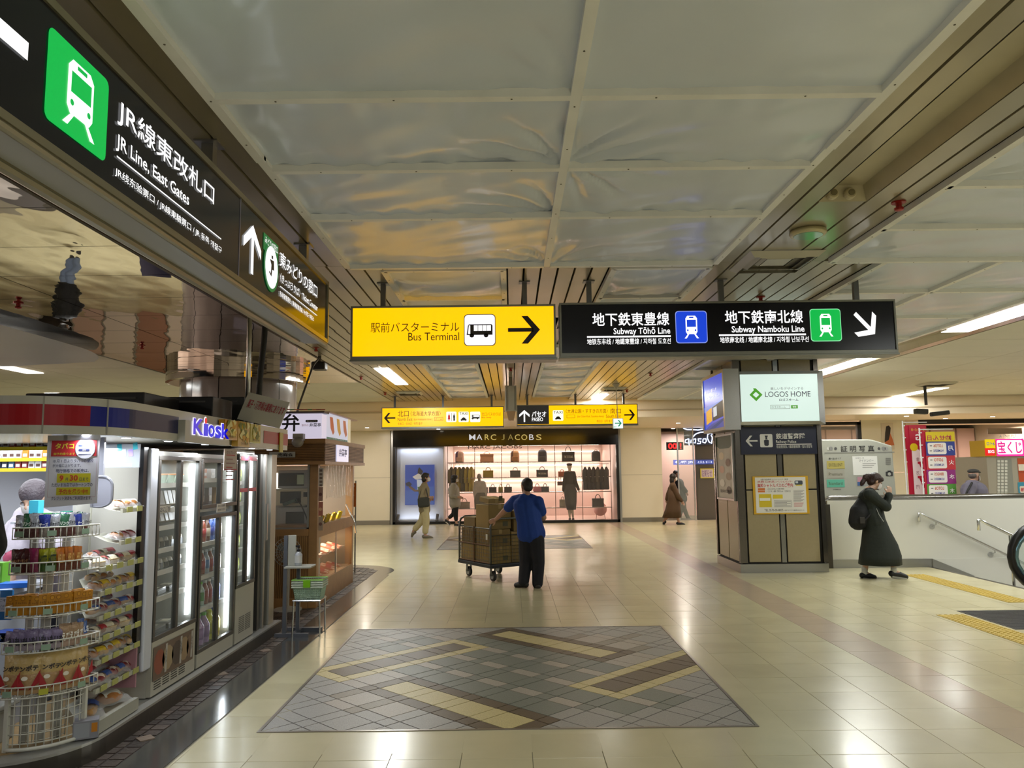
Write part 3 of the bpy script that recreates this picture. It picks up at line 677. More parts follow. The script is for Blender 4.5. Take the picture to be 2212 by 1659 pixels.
for q in ([(-.1, .45), (.12, .45), (.12, .62), (-.1, .62)], [(-.3, .35), (.25, .4), (.3, -.1), (.05, -.1), (-.05, -.5), (-.4, -.35), (-.3, -.25), (-.15, -.35), (-.1, .1)]): g.poly_uv(BLKP, [(cu_ + a * k_, cy_ + b * hy * .8) for a, b in q], 4)
g.text(WHT, 'みどりの窓口', 571, 508, 598, 549, l=3, bold=0)
g.text(WHT, '東みどりの窓口', 604, 541, 684, 645, bold=.006); g.text(WHT, '〈きっぷうりば〉 Ticket Counter', 604, 588, 685, 674, bold=.008)
a, b_ = g.uv(604, 618), g.uv(684, 682); vm = (a[1] + b_[1]) / 2; g.poly_uv(WHT, R4(a[0], vm - .0025, b_[0], vm + .0025), 2); g.text(WHT, '东绿窗售票处 / 東綠窗售票處 / 녹색창구 매표소', 603, 627, 677, 695, bold=.004)
g.build('lettering', s3)
# far yellow signs
Y2 = 17.3
x0, x1, z0, z1 = px_rect_on_y(824, 879, 1088.5, 924, Y2)
s4 = box_sign('north_exit_sign', 'far yellow backlit sign with a black left arrow', x0, x1, Y2, z0, z1, .2, YELF, hang=[ony(p, 870, Y2 + .1).x for p in (853, 957, 1062)])
g = G((0, Y2 + .011, 0), EX, EZ, px=True, lift=.003); DK = M('#3a2c08', .4); DK2 = M('#7a5f08', .4)
g.pic(BLKP, 829.5, 892, 854, 914, turn(ARROW_R, 2), 2); g.text(DK, '北口', 859.5, 887, 883, 900, bold=.0); g.text(DK, '〈北海道大学方面〉', 887, 888.5, 952, 898, bold=0)
g.text(DK2, 'North Exit', 859, 902.5, 891, 909.5, bold=0); g.text(DK2, '(for Hokkaido Univ.)', 894, 904, 934, 909, bold=0); g.frame(DK2, 938, 901.5, 957, 908.5, .006); g.text(DK2, 'ホーム', 940, 903, 955, 907.5, bold=0)
g.text(DK2, '北出口 · 北出口 · 북쪽 출구', 859, 912.5, 912, 917.6, bold=0)
for a in (964, 990.5, 1015.5): g.rrect(M('#fffbe8', .4, emit=1.2), a, 889.5, a + 22, 911.5, .1, 1)
man(g, M('#e01030', .4, emit=.6), 966, 893, 974, 909, 3, True); g.rect(BLKP, 975, 892, 975.8, 910, 2); man(g, M('#122a50', .4), 977, 893, 985, 909, 3)
taxi(g, BLKP, 994, 898, 1009, 909); g.text(BLKP, 'TAXI', 992, 890.5, 1011, 896, bold=.01); bus(g, BLKP, WHT, 1017.5, 896, 1036, 906)
g.text(DK2, '北口バスのりば', 1040.5, 891, 1082, 898, bold=0); g.text(DK2, 'Bus Stop', 1040.5, 900, 1061, 904, bold=0); g.build('lettering', s4)
x0, x1, z0, z1 = px_rect_on_y(1116, 873.5, 1378, 919, Y2)
s5 = box_sign('south_exit_sign', 'far hanging sign, grey at its left end and yellow with a black right arrow', x0, x1, Y2, z0, z1, .2, YELF, hang=[ony(p, 870, Y2 + .1).x for p in (1139, 1243, 1347)])
g = G((0, Y2 + .011, 0), EX, EZ, px=True, lift=.003)
g.rect(DGRY, 1117.5, 876.5, 1186, 916, 1); g.pic(WHT, 1121.5, 886, 1144, 911.5, turn(ARROW_R, 1), 2); g.text(WHT, 'パセオ', 1148.5, 888.5, 1180, 900, bold=.015); g.text(WHT, 'PASEO', 1149, 902, 1173, 910, bold=.012)
g.rrect(M('#fffbe8', .4, emit=1.2), 1194, 886.5, 1217, 908.8, .1, 1); taxi(g, BLKP, 1198, 895.5, 1213, 906.5); g.text(BLKP, 'TAXI', 1195.5, 888, 1215.5, 893.5, bold=.01)
g.text(DK, '〈大通公園・すすきの方面〉', 1222, 883.5, 1313, 892, bold=0); g.text(DK, '南口', 1318, 882, 1341, 893.5, bold=0); g.text(DK2, 'South Exit', 1309, 895.5, 1341, 902.5, bold=0)
g.frame(DK2, 1224, 896, 1242, 903, .006); g.text(DK2, '(for Odori Park, Susukino Area)', 1247, 897.5, 1304, 902.5, bold=0); g.text(DK2, '南出口 · 남쪽 출구', 1289, 907, 1322, 912, bold=0)
g.pic(BLKP, 1348, 885, 1372, 907.5, ARROW_R, 2); g.build('lettering', s5)
# small green exit sign on a rod
p = onz(1330, 829, CEIL); Ye = p.y; x0, x1, z0, z1 = px_rect_on_y(1324, 903.5, 1346.5, 926, Ye)
s6 = thing('exit_sign', 'small square white sign with a green arrow hanging on a thin rod', 'exit sign', ((x0 + x1) / 2, Ye, z0))
MB().box(x0, Ye, z0, x1, Ye + .06, z1).build('housing', M('#e8f0ea', .4), s6)
MB().tube([((x0 + x1) / 2, Ye + .03, z1), ((x0 + x1) / 2 - .02, Ye + .03, CEIL)], .008, 6).build('rod', M('#c8c8c0', .4), s6)
MB().lathe([(.02, -.1), (.05, -.05), (.08, 0)], ((x0 + x1) / 2 - .02, Ye + .03, CEIL - .002), 12).build('ceiling_cup', M('#c8c0ac', .4), s6)
g = G((0, Ye - .001, 0), EX, EZ, px=True); g.rect(M('#f2fffa', .4, emit=1.1), 1324.8, 904.5, 1345.7, 925, 1); g.pic(M('#00b070', .4, emit=.5), 1328, 907.5, 1343, 921, ARROW_R, 2)
g.text(M('#00b070', .4, emit=.5), 'EXIT', 1326, 920.5, 1332, 923.5, l=2); g.build('lettering', s6)
# white camera post hanging between the far signs
Yp = 13.9
s7 = thing('camera_post', 'white boxy post hanging from the ceiling between the two far yellow signs', 'camera housing', (ony(1104, 860, Yp).x, Yp, 2.6))
x0, x1, z0, z1 = px_rect_on_y(1091, 833, 1116, 888, Yp)
MB().box(x0, Yp, z0, x1, Yp + .22, z1).build('housing', M('#b9b5a8', .4), s7, bevel=.01)
MB().box(x0 + .07, Yp + .06, z1, x1 - .07, Yp + .16, CEIL).build('neck', M('#7d7d7d', .35, .6), s7)
for a in (x0 + .02, x1 - .04): MB().box(a, Yp - .006, z0 + .02, a + .02, Yp, z1 - .02).build('rib', M('#8e8c84', .4), s7)
b = MB(); b.add([(x0 + .02, Yp + .02, z0), (x1 - .02, Yp + .02, z0), (x1 - .02, Yp + .2, z0), (x0 + .02, Yp + .2, z0), (x0 + .06, Yp + .06, z0 - .17), (x1 - .06, Yp + .06, z0 - .17), (x1 - .06, Yp + .16, z0 - .17), (x0 + .06, Yp + .16, z0 - .17)],
      [(0, 1, 2, 3), (7, 6, 5, 4), (0, 4, 5, 1), (1, 5, 6, 2), (2, 6, 7, 3), (3, 7, 4, 0)]); b.build('lens_hood', M('#c9a67f', .2, .3), s7)
# ceiling fixtures -------------------------------------------------------------
def vent(px0, px1, py, label, sz=.6):
    p = onz((px0 + px1) / 2, py, CEIL); h = sz / 2
    v = thing('air_diffuser', label, 'ceiling vent', (p.x, p.y, CEIL - .05)); L = M('#c8c4b8', .4)
    for k in range(4):
        a = h - k * .07; c = a - .05; z = CEIL - .045 + k * .012
        q = MB(); q.add([(p.x - a, p.y - a, z + .04), (p.x + a, p.y - a, z + .04), (p.x + a, p.y + a, z + .04), (p.x - a, p.y + a, z + .04), (p.x - c, p.y - c, z), (p.x + c, p.y - c, z), (p.x + c, p.y + c, z), (p.x - c, p.y + c, z)],
                       [(0, 4, 5, 1), (1, 5, 6, 2), (2, 6, 7, 3), (3, 7, 4, 0)])
        q.build('louvre', L, v)
    MB().box(p.x - .1, p.y - .1, CEIL - .02, p.x + .1, p.y + .1, CEIL - .004).build('centre_plate', L, v)
    MB().box(p.x - h + .02, p.y - h + .02, CEIL - .0035, p.x + h - .02, p.y + h - .02, CEIL - .001).build('duct', M('#7a7568', .6), v)
vent(1600, 1750, 562, 'square louvred air diffuser in the ceiling above the long navy sign'); vent(855, 915, 848, 'air diffuser in the slats beyond the near yellow sign, left of the sheets', .55); vent(1290, 1360, 839, 'air diffuser in the yellow lit slats near the exit sign rod', .5)
vent(1955, 2090, 828, 'air diffuser in the far right ceiling above the hanging camera', .6)
p = onz(1745, 498, CEIL)
dl = thing('round_ceiling_lamp', 'unlit round disc lamp in the slatted ceiling right of the dust sheets', 'ceiling light', (p.x, p.y, CEIL - .04))
MB().lathe([(.125, 0), (.13, -.02), (.12, -.035), (.105, -.038)], (p.x, p.y, CEIL - .001), 24).build('rim', M('#c9bf9a', .3, .3), dl, smooth=True)
MB().lathe([(.1, -.041), (.102, -.037)], (p.x, p.y, CEIL - .001), 24).build('lens', M('#8fa894', .15), dl)
for k, px in enumerate((1803, 1841)):
    p = ony(px, 417, 4.72); t = thing('spot_socket', ['left small lamp socket at the end of the unlit ceiling trough', 'right small lamp socket at the end of the unlit ceiling trough'][k], 'lamp socket', (p.x, 4.76, p.z))
    T = Matrix.Translation((p.x, 4.77, CEIL + .035)) @ Matrix.Rotation(math.pi / 2, 4, 'X')
    b = MB(); b.T = T; b.lathe([(.036, 0), (.036, .03), (.03, .04)], (0, 0, 0), 14); b.build('body', M('#c8bd9c', .4), t)
    b = MB(); b.T = T; b.lathe([(.02, .041), (.02, .05), (.012, .05)], (0, 0, 0), 12); b.build('socket', M('#7e765c', .4), t)
sp0 = thing('sprinkler', 'red sprinkler', 'sprinkler', (0, 0, 0))
MB().lathe([(.045, 0), (.045, -.008), (.02, -.012), (.018, -.035), (.03, -.04), (.028, -.055), (.01, -.06)], (0, 0, 0), 12).build('head', M('#9c1c18', .3, .2), sp0)
SPR = Stock(sp0)
for (px, py, lab) in [(1941, 436, 'red sprinkler head beside the right hand dust sheets near the trough'), (1643, 641, 'red sprinkler head just above the long navy sign'), (40, 654, 'red sprinkler head on the mirrored ceiling at the left edge'), (307, 746, 'red sprinkler head on the mirrored ceiling left of the round column'),
                      (1103, 795, 'sprinkler head above the white camera post'), (683, 751, 'red sprinkler head just past the end of the black gate sign'), (780, 814, 'small sprinkler left of the ceiling light under the yellow sign'), (832, 848, 'small sprinkler above the left end of the north exit sign'), (1405, 806, 'small sprinkler under the left part of the navy sign'), (1354, 842, 'small sprinkler near the right end of the south exit sign')]:
    p = onz(px, py, CEIL); SPR.put((p.x, p.y, CEIL - .001), label=lab, scale=1 if py < 700 else .9)
# hanging black camera at the right
Yc = 16.0; p = ony(2001, 880, Yc)
hc = thing('hanging_camera', 'dark surveillance camera hanging on a pole before the lottery banners', 'camera', (p.x, Yc, p.z))
MB().tube([(p.x, Yc, p.z + .05), (p.x, Yc, CEIL)], .03, 10).build('pole', M('#3a3a38', .5), hc)
MB().lathe([(.06, -.02), (.1, 0)], (p.x, Yc, CEIL - .002), 14).build('ceiling_cup', M('#4a4a46', .5), hc)
a = ony(1983, 889, Yc); b_ = ony(2030, 893, Yc)
MB().cbox((a.x + .06, Yc, a.z), (.26, .14, .11), 0, ry=.05).build('camera_body', M('#33342f', .5), hc, bevel=.02)
MB().cbox((b_.x, Yc, b_.z), (.38, .12, .09), 0, ry=-.1).build('camera_body', M('#2c2d29', .5), hc, bevel=.02)
# ================================================================ BEIGE PILLAR
DST_ = M('#6e6a66', .25, .85, bump=.04, bscale=30)
PX0, PX1, PY0, PY1 = 3.5, 4.82, 12.0, 13.32
pil = struct('column', (4.16, 12.66, 0))
MB().box(PX0 + .03, PY0 + .03, 0, PX1 - .03, PY1 - .03, CEIL - .001).build('core', M('#16130f', .6), pil)
TAN = M('#a09373', .28, bump=.02, bscale=140, vary=.03, vscale=30)
for (cx, cy) in ((PX0, PY0), (PX1, PY0), (PX0, PY1), (PX1, PY1)):
    MB().box(cx - .055 if cx > 4 else cx - .012, cy - .012 if cy < 12.5 else cy - .055, .15, cx + .012 if cx > 4 else cx + .1, cy + .055 if cy < 12.5 else cy + .012, CEIL - .002).build('corner_post', DST_, pil)
MB().box(PX0 - .014, PY0 - .014, 0, PX1 + .014, PY1 + .014, .13).build('plinth', STEEL(), pil)
for z0, z1 in ((.16, 1.245), (1.265, 2.3), (2.32, CEIL - .01)):
    for x0, x1 in ((3.63, 4.115), (4.225, 4.72)):
        MB().box(x0, PY0 + .004, z0, x1, PY0 + .03, z1).build('stone_panel', TAN, pil, bevel=.004)
    for y0, y1 in ((12.1, 12.62), (12.65, 13.2)):
        MB().box(PX0 + .004, y0, z0, PX0 + .03, y1, z1).build('stone_panel', TAN, pil, bevel=.004)
        MB().box(PX1 - .03, y0, z0, PX1 - .004, y1, z1).build('stone_panel', TAN, pil, bevel=.004)
MB().box(4.135, PY0 + .012, .15, 4.205, PY0 + .03, CEIL - .01).build('steel_strip', M('#9a9ca0', .15, .9), pil)
def on_pillar(name, label, cat, px0, py0, px1, py1, Y): 
    x0, x1, z0, z1 = px_rect_on_y(px0, py0, px1, py1, Y); return thing(name, label, cat, ((x0 + x1) / 2, Y, z0)), x0, x1, z0, z1
YL = 11.74
lb, x0, x1, z0, z1 = on_pillar('light_box', 'white backlit advertising box with a green diamond logo on the pillar front', 'light box', 1586, 801, 1782, 917, YL)
b = MB(); fx0, fx1, fz0, fz1 = px_rect_on_y(1600, 808, 1768, 910, YL)
for q in ([(x0, z0), (x1, z0), (fx1, fz0), (fx0, fz0)], [(x1, z0), (x1, z1), (fx1, fz1), (fx1, fz0)], [(x1, z1), (x0, z1), (fx0, fz1), (fx1, fz1)], [(x0, z1), (x0, z0), (fx0, fz0), (fx0, fz1)]):
    b.add([(q[0][0], YL + .03, q[0][1]), (q[1][0], YL + .03, q[1][1]), (q[2][0], YL, q[2][1]), (q[3][0], YL, q[3][1])], [(0, 1, 2, 3)])
b.add([(x0, YL + .03, z0), (x1, YL + .03, z0), (x1, YL + .03, z1), (x0, YL + .03, z1), (x0, PY0, z0), (x1, PY0, z0), (x1, PY0, z1), (x0, PY0, z1)], [(0, 4, 5, 1), (1, 5, 6, 2), (2, 6, 7, 3), (3, 7, 4, 0)])
b.build('frame', STEEL(), lb)
MB().box(fx0, YL + .004, fz0, fx1, YL + .02, fz1).build('face_panel', M('#dcf2e8', .25, emit=.92), lb)
g = G((0, YL + .0035, 0), EX, EZ, px=True, lift=.001); LG = M('#5cc420', .4, emit=.5); LK = M('#4a3f66', .5)
u, v = g.uv(1633, 852.8)
for q in ([(0, .1), (.1, 0), (.05, 0), (0, .045)], [(.1, 0), (0, -.1), (0, -.045), (.05, 0)], [(0, -.1), (-.1, 0), (-.05, 0), (0, -.045)], [(-.1, 0), (-.03, .07), (-.04, .1), (.0, .1), (.0, .045), (-.05, 0)]): g.poly_uv(LG, [(u + a, v + c) for a, c in q], 1)
g.text(LK, 'LOGOS HOME', 1652, 846, 1751, 856.5, bold=.0); g.text(M('#8f8aa0', .5), '楽しいをデザインする', 1664, 836.5, 1735, 841.8, bold=0)
g.text(LK, 'ロゴスホーム', 1683, 860.7, 1724.6, 866, bold=.01); g.frame(M('#a0a8a0', .5), 1664, 875, 1707, 883, .005); g.text(M('#808880', .5), 'ロゴスホーム', 1667, 877, 1697, 881.5, bold=0)
g.rect(LG, 1708.6, 875.2, 1723.5, 882.3); g.text(M('#ffffff', .4, emit=.8), '検索', 1712, 877, 1720, 880.7, l=3); g.build('print', lb)
ps, x0, x1, z0, z1 = on_pillar('railway_police_sign', 'navy railway police sign with a white left arrow on the pillar', 'sign', 1600, 922, 1764, 981, PY0 - .03)
MB().box(x0, PY0 - .03, z0, x1, PY0 + .0, z1).build('plate', M('#161c38', .3), ps)
g = G((0, PY0 - .031, 0), EX, EZ, px=True, lift=.001); SW = '#e4e4e0'
g.pic(M(SW), 1610, 941, 1637, 964, turn(ARROW_R, 2), 1); g.rrect(M(SW), 1641, 938, 1669.5, 966, .1, 1)
g.pic(M('#15182a'), 1644, 939, 1667, 964, [[(.38, .78), (.62, .78), (.66, .92), (.34, .92)], circ(.5, .7, .1), [(.25, .5), (.4, .58), (.6, .58), (.75, .5), (.72, .1), (.6, .03), (.4, .03), (.28, .1)]], 2)
g.text(M(SW), '鉄道警察隊', 1675.7, 936, 1739, 947.8, bold=.015); g.text(M(SW), 'Railway Police', 1676, 951, 1720, 958.5, bold=.01); g.rect(M(SW), 1677, 959.3, 1753, 960); g.text(M(SW), '铁道警察队 / 鐵路警察隊 / 철도경찰대', 1677, 962, 1754, 967.5, bold=0); g.build('print', ps)
po, x0, x1, z0, z1 = on_pillar('shuttle_bus_poster', 'yellow bordered shuttle bus notice taped to the pillar', 'poster', 1627, 1028.5, 1747, 1110.5, PY0 - .012)
MB().box(x0, PY0 - .012, z0, x1, PY0 - .004, z1).build('sheet', M('#d8a818', .4), po)
g = G((0, PY0 - .013, 0), EX, EZ, px=True, lift=.0008); RD = '#c02030'; IK = '#3c3a38'
g.rect('#e8e6de', 1630.5, 1031.5, 1743.5, 1107, 1); g.text(IK, '札幌市 集団接種会場 コンベンションセンター 臨時便', 1643, 1034, 1702, 1037, bold=0)
g.text(RD, 'JR札幌駅 北口⇔札幌コンベンションセンター', 1636, 1038.3, 1712, 1043.2, bold=.01); g.text(RD, '無料シャトルバスのご案内', 1636, 1044.5, 1713, 1052.5, bold=.02)
for yy_ in (1054.5, 1059.5): g.rect('#d8742c', 1637, yy_, 1652.5, yy_ + 4, 2)
g.text(IK, '・6月21日(月)より運行開始', 1656, 1054.5, 1694, 1058, bold=.005); g.text(IK, '・ワクチン接種予約のみ・付添の方', 1656, 1059.3, 1708, 1063, bold=.005)
g.rect('#d8c020', 1639, 1067.5, 1667.5, 1095.5, 2); g.rect('#eeeee6', 1641, 1076, 1664, 1081.5, 3); g.rect('#e0c828', 1669, 1068.5, 1691, 1077, 2)
g.frame('#7a7a78', 1672, 1081, 1710, 1095, .004, 2)
for k in range(12): g.rect('#a8a4a0', 1714, 1059 + k * 2.2, 1737 - (k % 3) * 3, 1060 + k * 2.2, 2)
for k in range(4): g.rect('#d09090', 1715, 1086 + k * 2.4, 1736 - k, 1087 + k * 2.4, 2)
for k in range(5): g.rect('#8c8a88', 1674, 1083 + k * 2.4, 1708 - (k % 2) * 8, 1083.7 + k * 2.4, 3)
g.rrect('#404858', 1716, 1038, 1734, 1047, .3, 2); g.rrect('#c8d0d8', 1718, 1039.5, 1724, 1044, .1, 3); g.rect('#d8c020', 1719, 1047, 1733, 1049, 3)
g.text(IK, 'TEL.0570-00-8835', 1651, 1099.5, 1692, 1104.5, bold=.01); g.text(IK, '札幌市コロナワクチン接種お問い合わせセンター', 1694, 1101, 1738, 1103.5, bold=0); g.build('print', po)
# side light box (left face of the pillar)
XSB = PX0 - .24
sb = thing('blue_light_box', 'blue backlit house advertisement box on the left side of the pillar', 'light box', (XSB + .1, 12.7, 2.3))
ya, yb2 = onx(1561, 860, XSB).y, onx(1519, 860, XSB).y; zt, zb_ = onx(1556, 806, XSB).z, onx(1548, 925, XSB).z
b = MB().box(XSB, ya - .07, zb_ - .05, PX0, yb2 + .07, zb_); b.box(XSB, ya - .07, zt, PX0, yb2 + .07, zt + .05); b.box(XSB, ya - .07, zb_, PX0, ya, zt); b.box(XSB, yb2, zb_, PX0, yb2 + .07, zt); b.build('frame', STEEL(), sb)
g = G((XSB + .01, 0, 0), (0, -1, 0), EZ, lift=.002); w_ = yb2 - ya
def q_(mat, pts, l): g.poly_uv(mat, [(-yb2 + a * w_, zb_ + c * (zt - zb_)) for a, c in pts], l)
q_(M('#2450d8', .25, emit=.8), R4(0, 0, 1, 1), 0); q_(M('#4a7ae0', .3, emit=.8), [(0, .35), (1, .3), (1, .5), (0, .45)], 1)
q_(M('#181c28', .4, emit=.2), [(.45, .15), (1, .2), (1, .5), (.45, .42)], 2); q_(M('#f0b020', .4, emit=.8), [(.12, .1), (.42, .16), (.42, .42), (.12, .36)], 2); q_(M('#e8eef8', .4, emit=.7), [(.5, .22), (.68, .24), (.68, .42), (.5, .4)], 3)
q_(M('#2040a8', .3, emit=.7), [(0, 0), (1, 0), (1, .17), (.4, .1)], 3); q_(M('#b8b0a0', .4, emit=.3), [(.2, 0), (.55, 0), (1, .12), (1, .17)], 3)
for k, t_ in enumerate(('北海道の暮らしを', 'サポートに。')):
    g.text(M("#ffffff", .4, emit=.9), t_, -yb2 + .12 * w_, zb_ + (.78 - k * .12) * (zt - zb_), -yb2 + (.7 + k * .1) * w_, zb_ + (.71 - k * .12) * (zt - zb_), bold=.01)
g.build('face_panel', sb)
# poster case on the side
XP = PX0 - .05; ya, yb2 = onx(1581, 1000, XP).y, onx(1547, 1000, XP).y; zt, zb_ = onx(1575, 940, XP).z, onx(1575, 1077, XP).z
pc = thing('poster_case', 'narrow glazed poster case with a steel frame on the left side of the pillar', 'poster', (XP, (ya + yb2) / 2, zb_))
b = MB().box(XP - .0, ya - .03, zb_ - .03, PX0, yb2 + .03, zb_); b.box(XP, ya - .03, zt, PX0, yb2 + .03, zt + .03); b.box(XP, ya - .03, zb_, PX0, ya, zt); b.box(XP, yb2, zb_, PX0, yb2 + .03, zt); b.build('frame', STEEL(), pc)
g = G((XP + .02, 0, 0), (0, -1, 0), EZ, lift=.002); w_ = yb2 - ya
q_('#c4b8a8', R4(0, 0, 1, 1), 0); q_('#3c5038', [(0, .85), (.2, .8), (.8, .8), (1, .85), (1, 1), (0, 1)], 1)
for k, c_ in enumerate(('#e0c8a8', '#8a6a58', '#d8a890', '#a89078', '#e8dccc', '#6a5a4a')): q_(c_, circ(.3 + .4 * (k % 2), .68 - .11 * k, .16, 10, .4), 2)
g.text('#6a6058', '駅弁のご案内', -yb2 + .15 * w_, zb_ + .14 * (zt - zb_), -yb2 + .85 * w_, zb_ + .08 * (zt - zb_)); g.build('print', pc)
# ================================================================ STAIR WALL, HANDRAILS, ESCALATOR
WH = M('#dad9d0', .25, vary=.015, vscale=2)
sw = thing('stair_wall', 'long white stair wall with a steel cap behind the woman with the backpack', 'wall', (9, 12.5, 0))
XE = 5.02
MB().box(XE + .03, 12.45, .13, 15.5, 12.62, 1.06).build('upper_panel', WH, sw)
MB().box(6.62, 12.44, -3, 15.5, 12.62, .13).build('lower_panel', WH, sw)
b = MB(); b.tube([(XE, 12.535, 0), (XE, 12.535, .98), (XE + .03, 12.535, 1.06), (XE + .11, 12.535, 1.09), (15.5, 12.535, 1.09)], .05, 8); b.build('cap_rail', M('#77746e', .25, .85), sw, smooth=True)
MB().box(XE - .03, 12.42, 0, XE + .06, 12.66, 1.0).build('end_post', M('#5d5853', .3, .8), sw)
MB().box(XE + .06, 12.435, 0, 6.66, 12.455, .13).build('steel_skirting', STEEL(), sw)
b = MB(); b.ext([(6.66, 12.436, 0), (6.66, 12.436, .13), (7.3, 12.436, -.14), (7.3, 12.436, -.2)], (0, -.02, 0)); b.build('stair_skirting', STEEL(), sw)
st = struct('stairs', (8, 10.8, -1))
STP = M('#a49c88', .4, vary=.04)
for k in range(14):
    MB().box(6.66 + k * .3, 9.22, -3, 6.97 + k * .3, 12.44, -.3 - .17 * k).build('step', STP, st)
MB().box(6.6, 9.2, -.2, 6.66, 12.45, .001).build('nosing', M('#5a544a', .3, .7), st)
MB().box(6.62, 9.12, -3, 15, 9.2, -.2).build('side_wall', WH, st)
def handrail(name, label, pts, brs, group=None, r=.021):
    p0 = Vector(pts[0]); h = thing(name, label, 'handrail', (p0.x, p0.y, pts[0][2]))
    MB().tube(pts, r, 10).build('rail', CHROME(), h, smooth=True)
    for (q, w) in brs:
        MB().tube([q, (q[0], q[1], q[2] - .05), (q[0] - .02, w, q[2] - .09)], .009, 6).build('bracket', CHROME(), h)
        t = MB(); t.T = Matrix.Translation((q[0] - .02, w - .012, q[2] - .09)) @ Matrix.Rotation(math.pi / 2, 4, 'X'); t.lathe([(.045, -.008), (.045, 0)], (0, 0, 0), 12); t.build('wall_plate', M('#b8b8b4', .4, .3), h)
    return h
Yh = 12.36; a = ony(1984, 1108, Yh); e = ony(2212, 1217, Yh); sl = (e.z - a.z) / (e.x - a.x)
def hp(x): return (x, Yh, a.z + sl * (x - a.x))
handrail('handrail', 'polished steel handrail fixed to the white stair wall', [(a.x, Yh, a.z - .14), (a.x, Yh, a.z - .01), (a.x + .02, Yh, a.z + .0), hp(a.x + .06), hp(10.5)], [(hp(6.72), 12.45), (hp(7.62), 12.45), (hp(8.9), 12.45)])
Ym = 10.7; a2 = ony(2113, 1122, Ym)
def hm(x): return (x, Ym, a2.z + sl * (x - a2.x))
h2 = handrail('middle_handrail', 'polished steel handrail on a post in the middle of the stairs', [(a2.x, Ym, a2.z - .15), (a2.x, Ym, a2.z - .01), (a2.x + .02, Ym, a2.z), hm(a2.x + .1), hm(9.5)], [])
for x in (a2.x + .42, 8.2): MB().tube([(x, Ym, -.9 if x > 7 else -.16), hm(x)], .02, 8).build('post', CHROME(), h2)
# escalator: landing plate, comb, balustrade with rubber handrail
es = thing('escalator', 'escalator with a black rubber handrail and glass side at the right edge', 'escalator', (6.5, 8.4, 0))
MB().box(4.9, 7.72, -.05, 8.0, 8.72, .004).build('landing_plate', M('#4c4c4e', .4, .5, bump=.3, bscale=60), es)
b = MB()
for k in range(24): b.box(4.92, 7.75 + k * .04, .004, 7.9, 7.765 + k * .04, .007)
b.build('ribs', M('#5c5c5e', .4, .6), es)
YE = 8.86; XC = 6.0; R_ = .36; zc_ = .56
ptsr = [(8.2 , YE, zc_ + R_ - .12), (7.4, YE, zc_ + R_), (6.6, YE, zc_ + R_)] + [(XC - .0 + R_ * math.cos(t) , YE, zc_ + R_ * math.sin(t)) for t in [math.radians(95 + k * 17) for k in range(11)]] + [(6.6, YE, zc_ - R_)]
b = MB(); b.tube(ptsr, .042, 10); b.build('rubber_handrail', M('#0c0c0d', .35), es, smooth=True)
b = MB(); b.tube([(p[0] + (.05 if p[0] < 6.01 else 0), p[1], zc_ + (p[2] - zc_) * .86) for p in ptsr], .03, 8); b.build('guide_rail', M('#6e8e9a', .2, .8), es, smooth=True)
gl = [(XC + .28 * math.cos(math.radians(95 + k * 17)), YE - .005, zc_ + .29 * math.sin(math.radians(95 + k * 17))) for k in range(11)]
MB().ext([(8.0, YE - .005, zc_ + .2), (6.6, YE - .005, zc_ + .29)] + gl + [(8.0, YE - .005, zc_ - .29)], (0, .012, 0)).build('glass_panel', glass('#bcd8d0', .22), es)
MB().box(5.95, YE - .09, -.02, 9.0, YE + .09, .2).build('skirt', M('#8c8c8a', .3, .7), es)
# ================================================================ PHOTO BOOTH
YB_ = 13.15
x0, x1, z0, z1 = px_rect_on_y(1778, 951, 1936, 1080, YB_); x0 = 5.2
pb = thing('photo_booth', 'pale grey passport photo booth behind the white stair wall, right of the pillar', 'photo booth', ((x0 + x1) / 2, 13.9, 0))
prof = [(x0, 0), (x1, 0), (x1 - .04, z1 - .1), (x1 - .35, z1 + .0), (x0 + .9, z1 + .015), (x0, z1 + .02)]
MB().ext([(p[0], YB_ + 1.2, p[1]) for p in prof][::-1], (0, -1.2, 0)).build('body', M('#9fa096', .4), pb, bevel=.02)
g = G((0, YB_ - .002, 0), EX, EZ, px=True, lift=.001); BK_ = '#2a2a2c'
g.text(BK_, '証 明 写 真', 1815.5, 963, 1889, 975.5, bold=.01)
for (x, r_, c_) in ((1795, .033, '#7c7c7a'), (1805, .024, '#4a4a4a'), (1898.5, .024, '#4a4a4a'), (1908.5, .036, '#7c7c7a'), (1915, .03, '#8f8f8c'), (1789, .025, '#b4b4ae')): g.disc(c_, x, 969, r_, 1 if c_ != '#4a4a4a' else 2)
g.rect('#7a7a74', 1781, 977.3, 1932, 978, 1); g.text(BK_, '選べる3タイプ', 1790, 988.5, 1817, 992.5, bold=.005)
for (ya_, c_, t_) in ((996, '#a89c54', 'EXCELLENT'), (1016, '#9c9a8e', 'Premium'), (1036, '#58a890', 'Standard')):
    g.rect(c_, 1785.5, ya_, 1825, ya_ + 16.4, 1); g.text('#4c4a30', t_, 1790, ya_ + 5, 1820, ya_ + 11.5, bold=0)
g.text(BK_, '証明書用写真', 1799, 1056, 1816, 1058.5, bold=0)
g.rect('#d8d8d4', 1841, 985.5, 1897, 1026, 1); g.text('#55555a', 'マイナンバー', 1855, 992, 1887, 998, bold=0); g.text('#55555a', '個人番号カード用', 1848, 988, 1866, 991, bold=0)
for k in range(3): g.rect('#8a8a88', 1863, 1001 + k * 4, 1892 - k * 4, 1002 + k * 4, 2)
g.rrect('#8f8f8c', 1850, 1029, 1878, 1050, .06, 1); g.rect('#b08090', 1852, 1030.5, 1866, 1041, 2); g.rect('#3a5a90', 1852, 1041, 1866, 1049, 2)
for k in range(8): g.rect('#6e6e6a', 1913, 989 + k * 2, 1924, 990 + k * 2, 1)
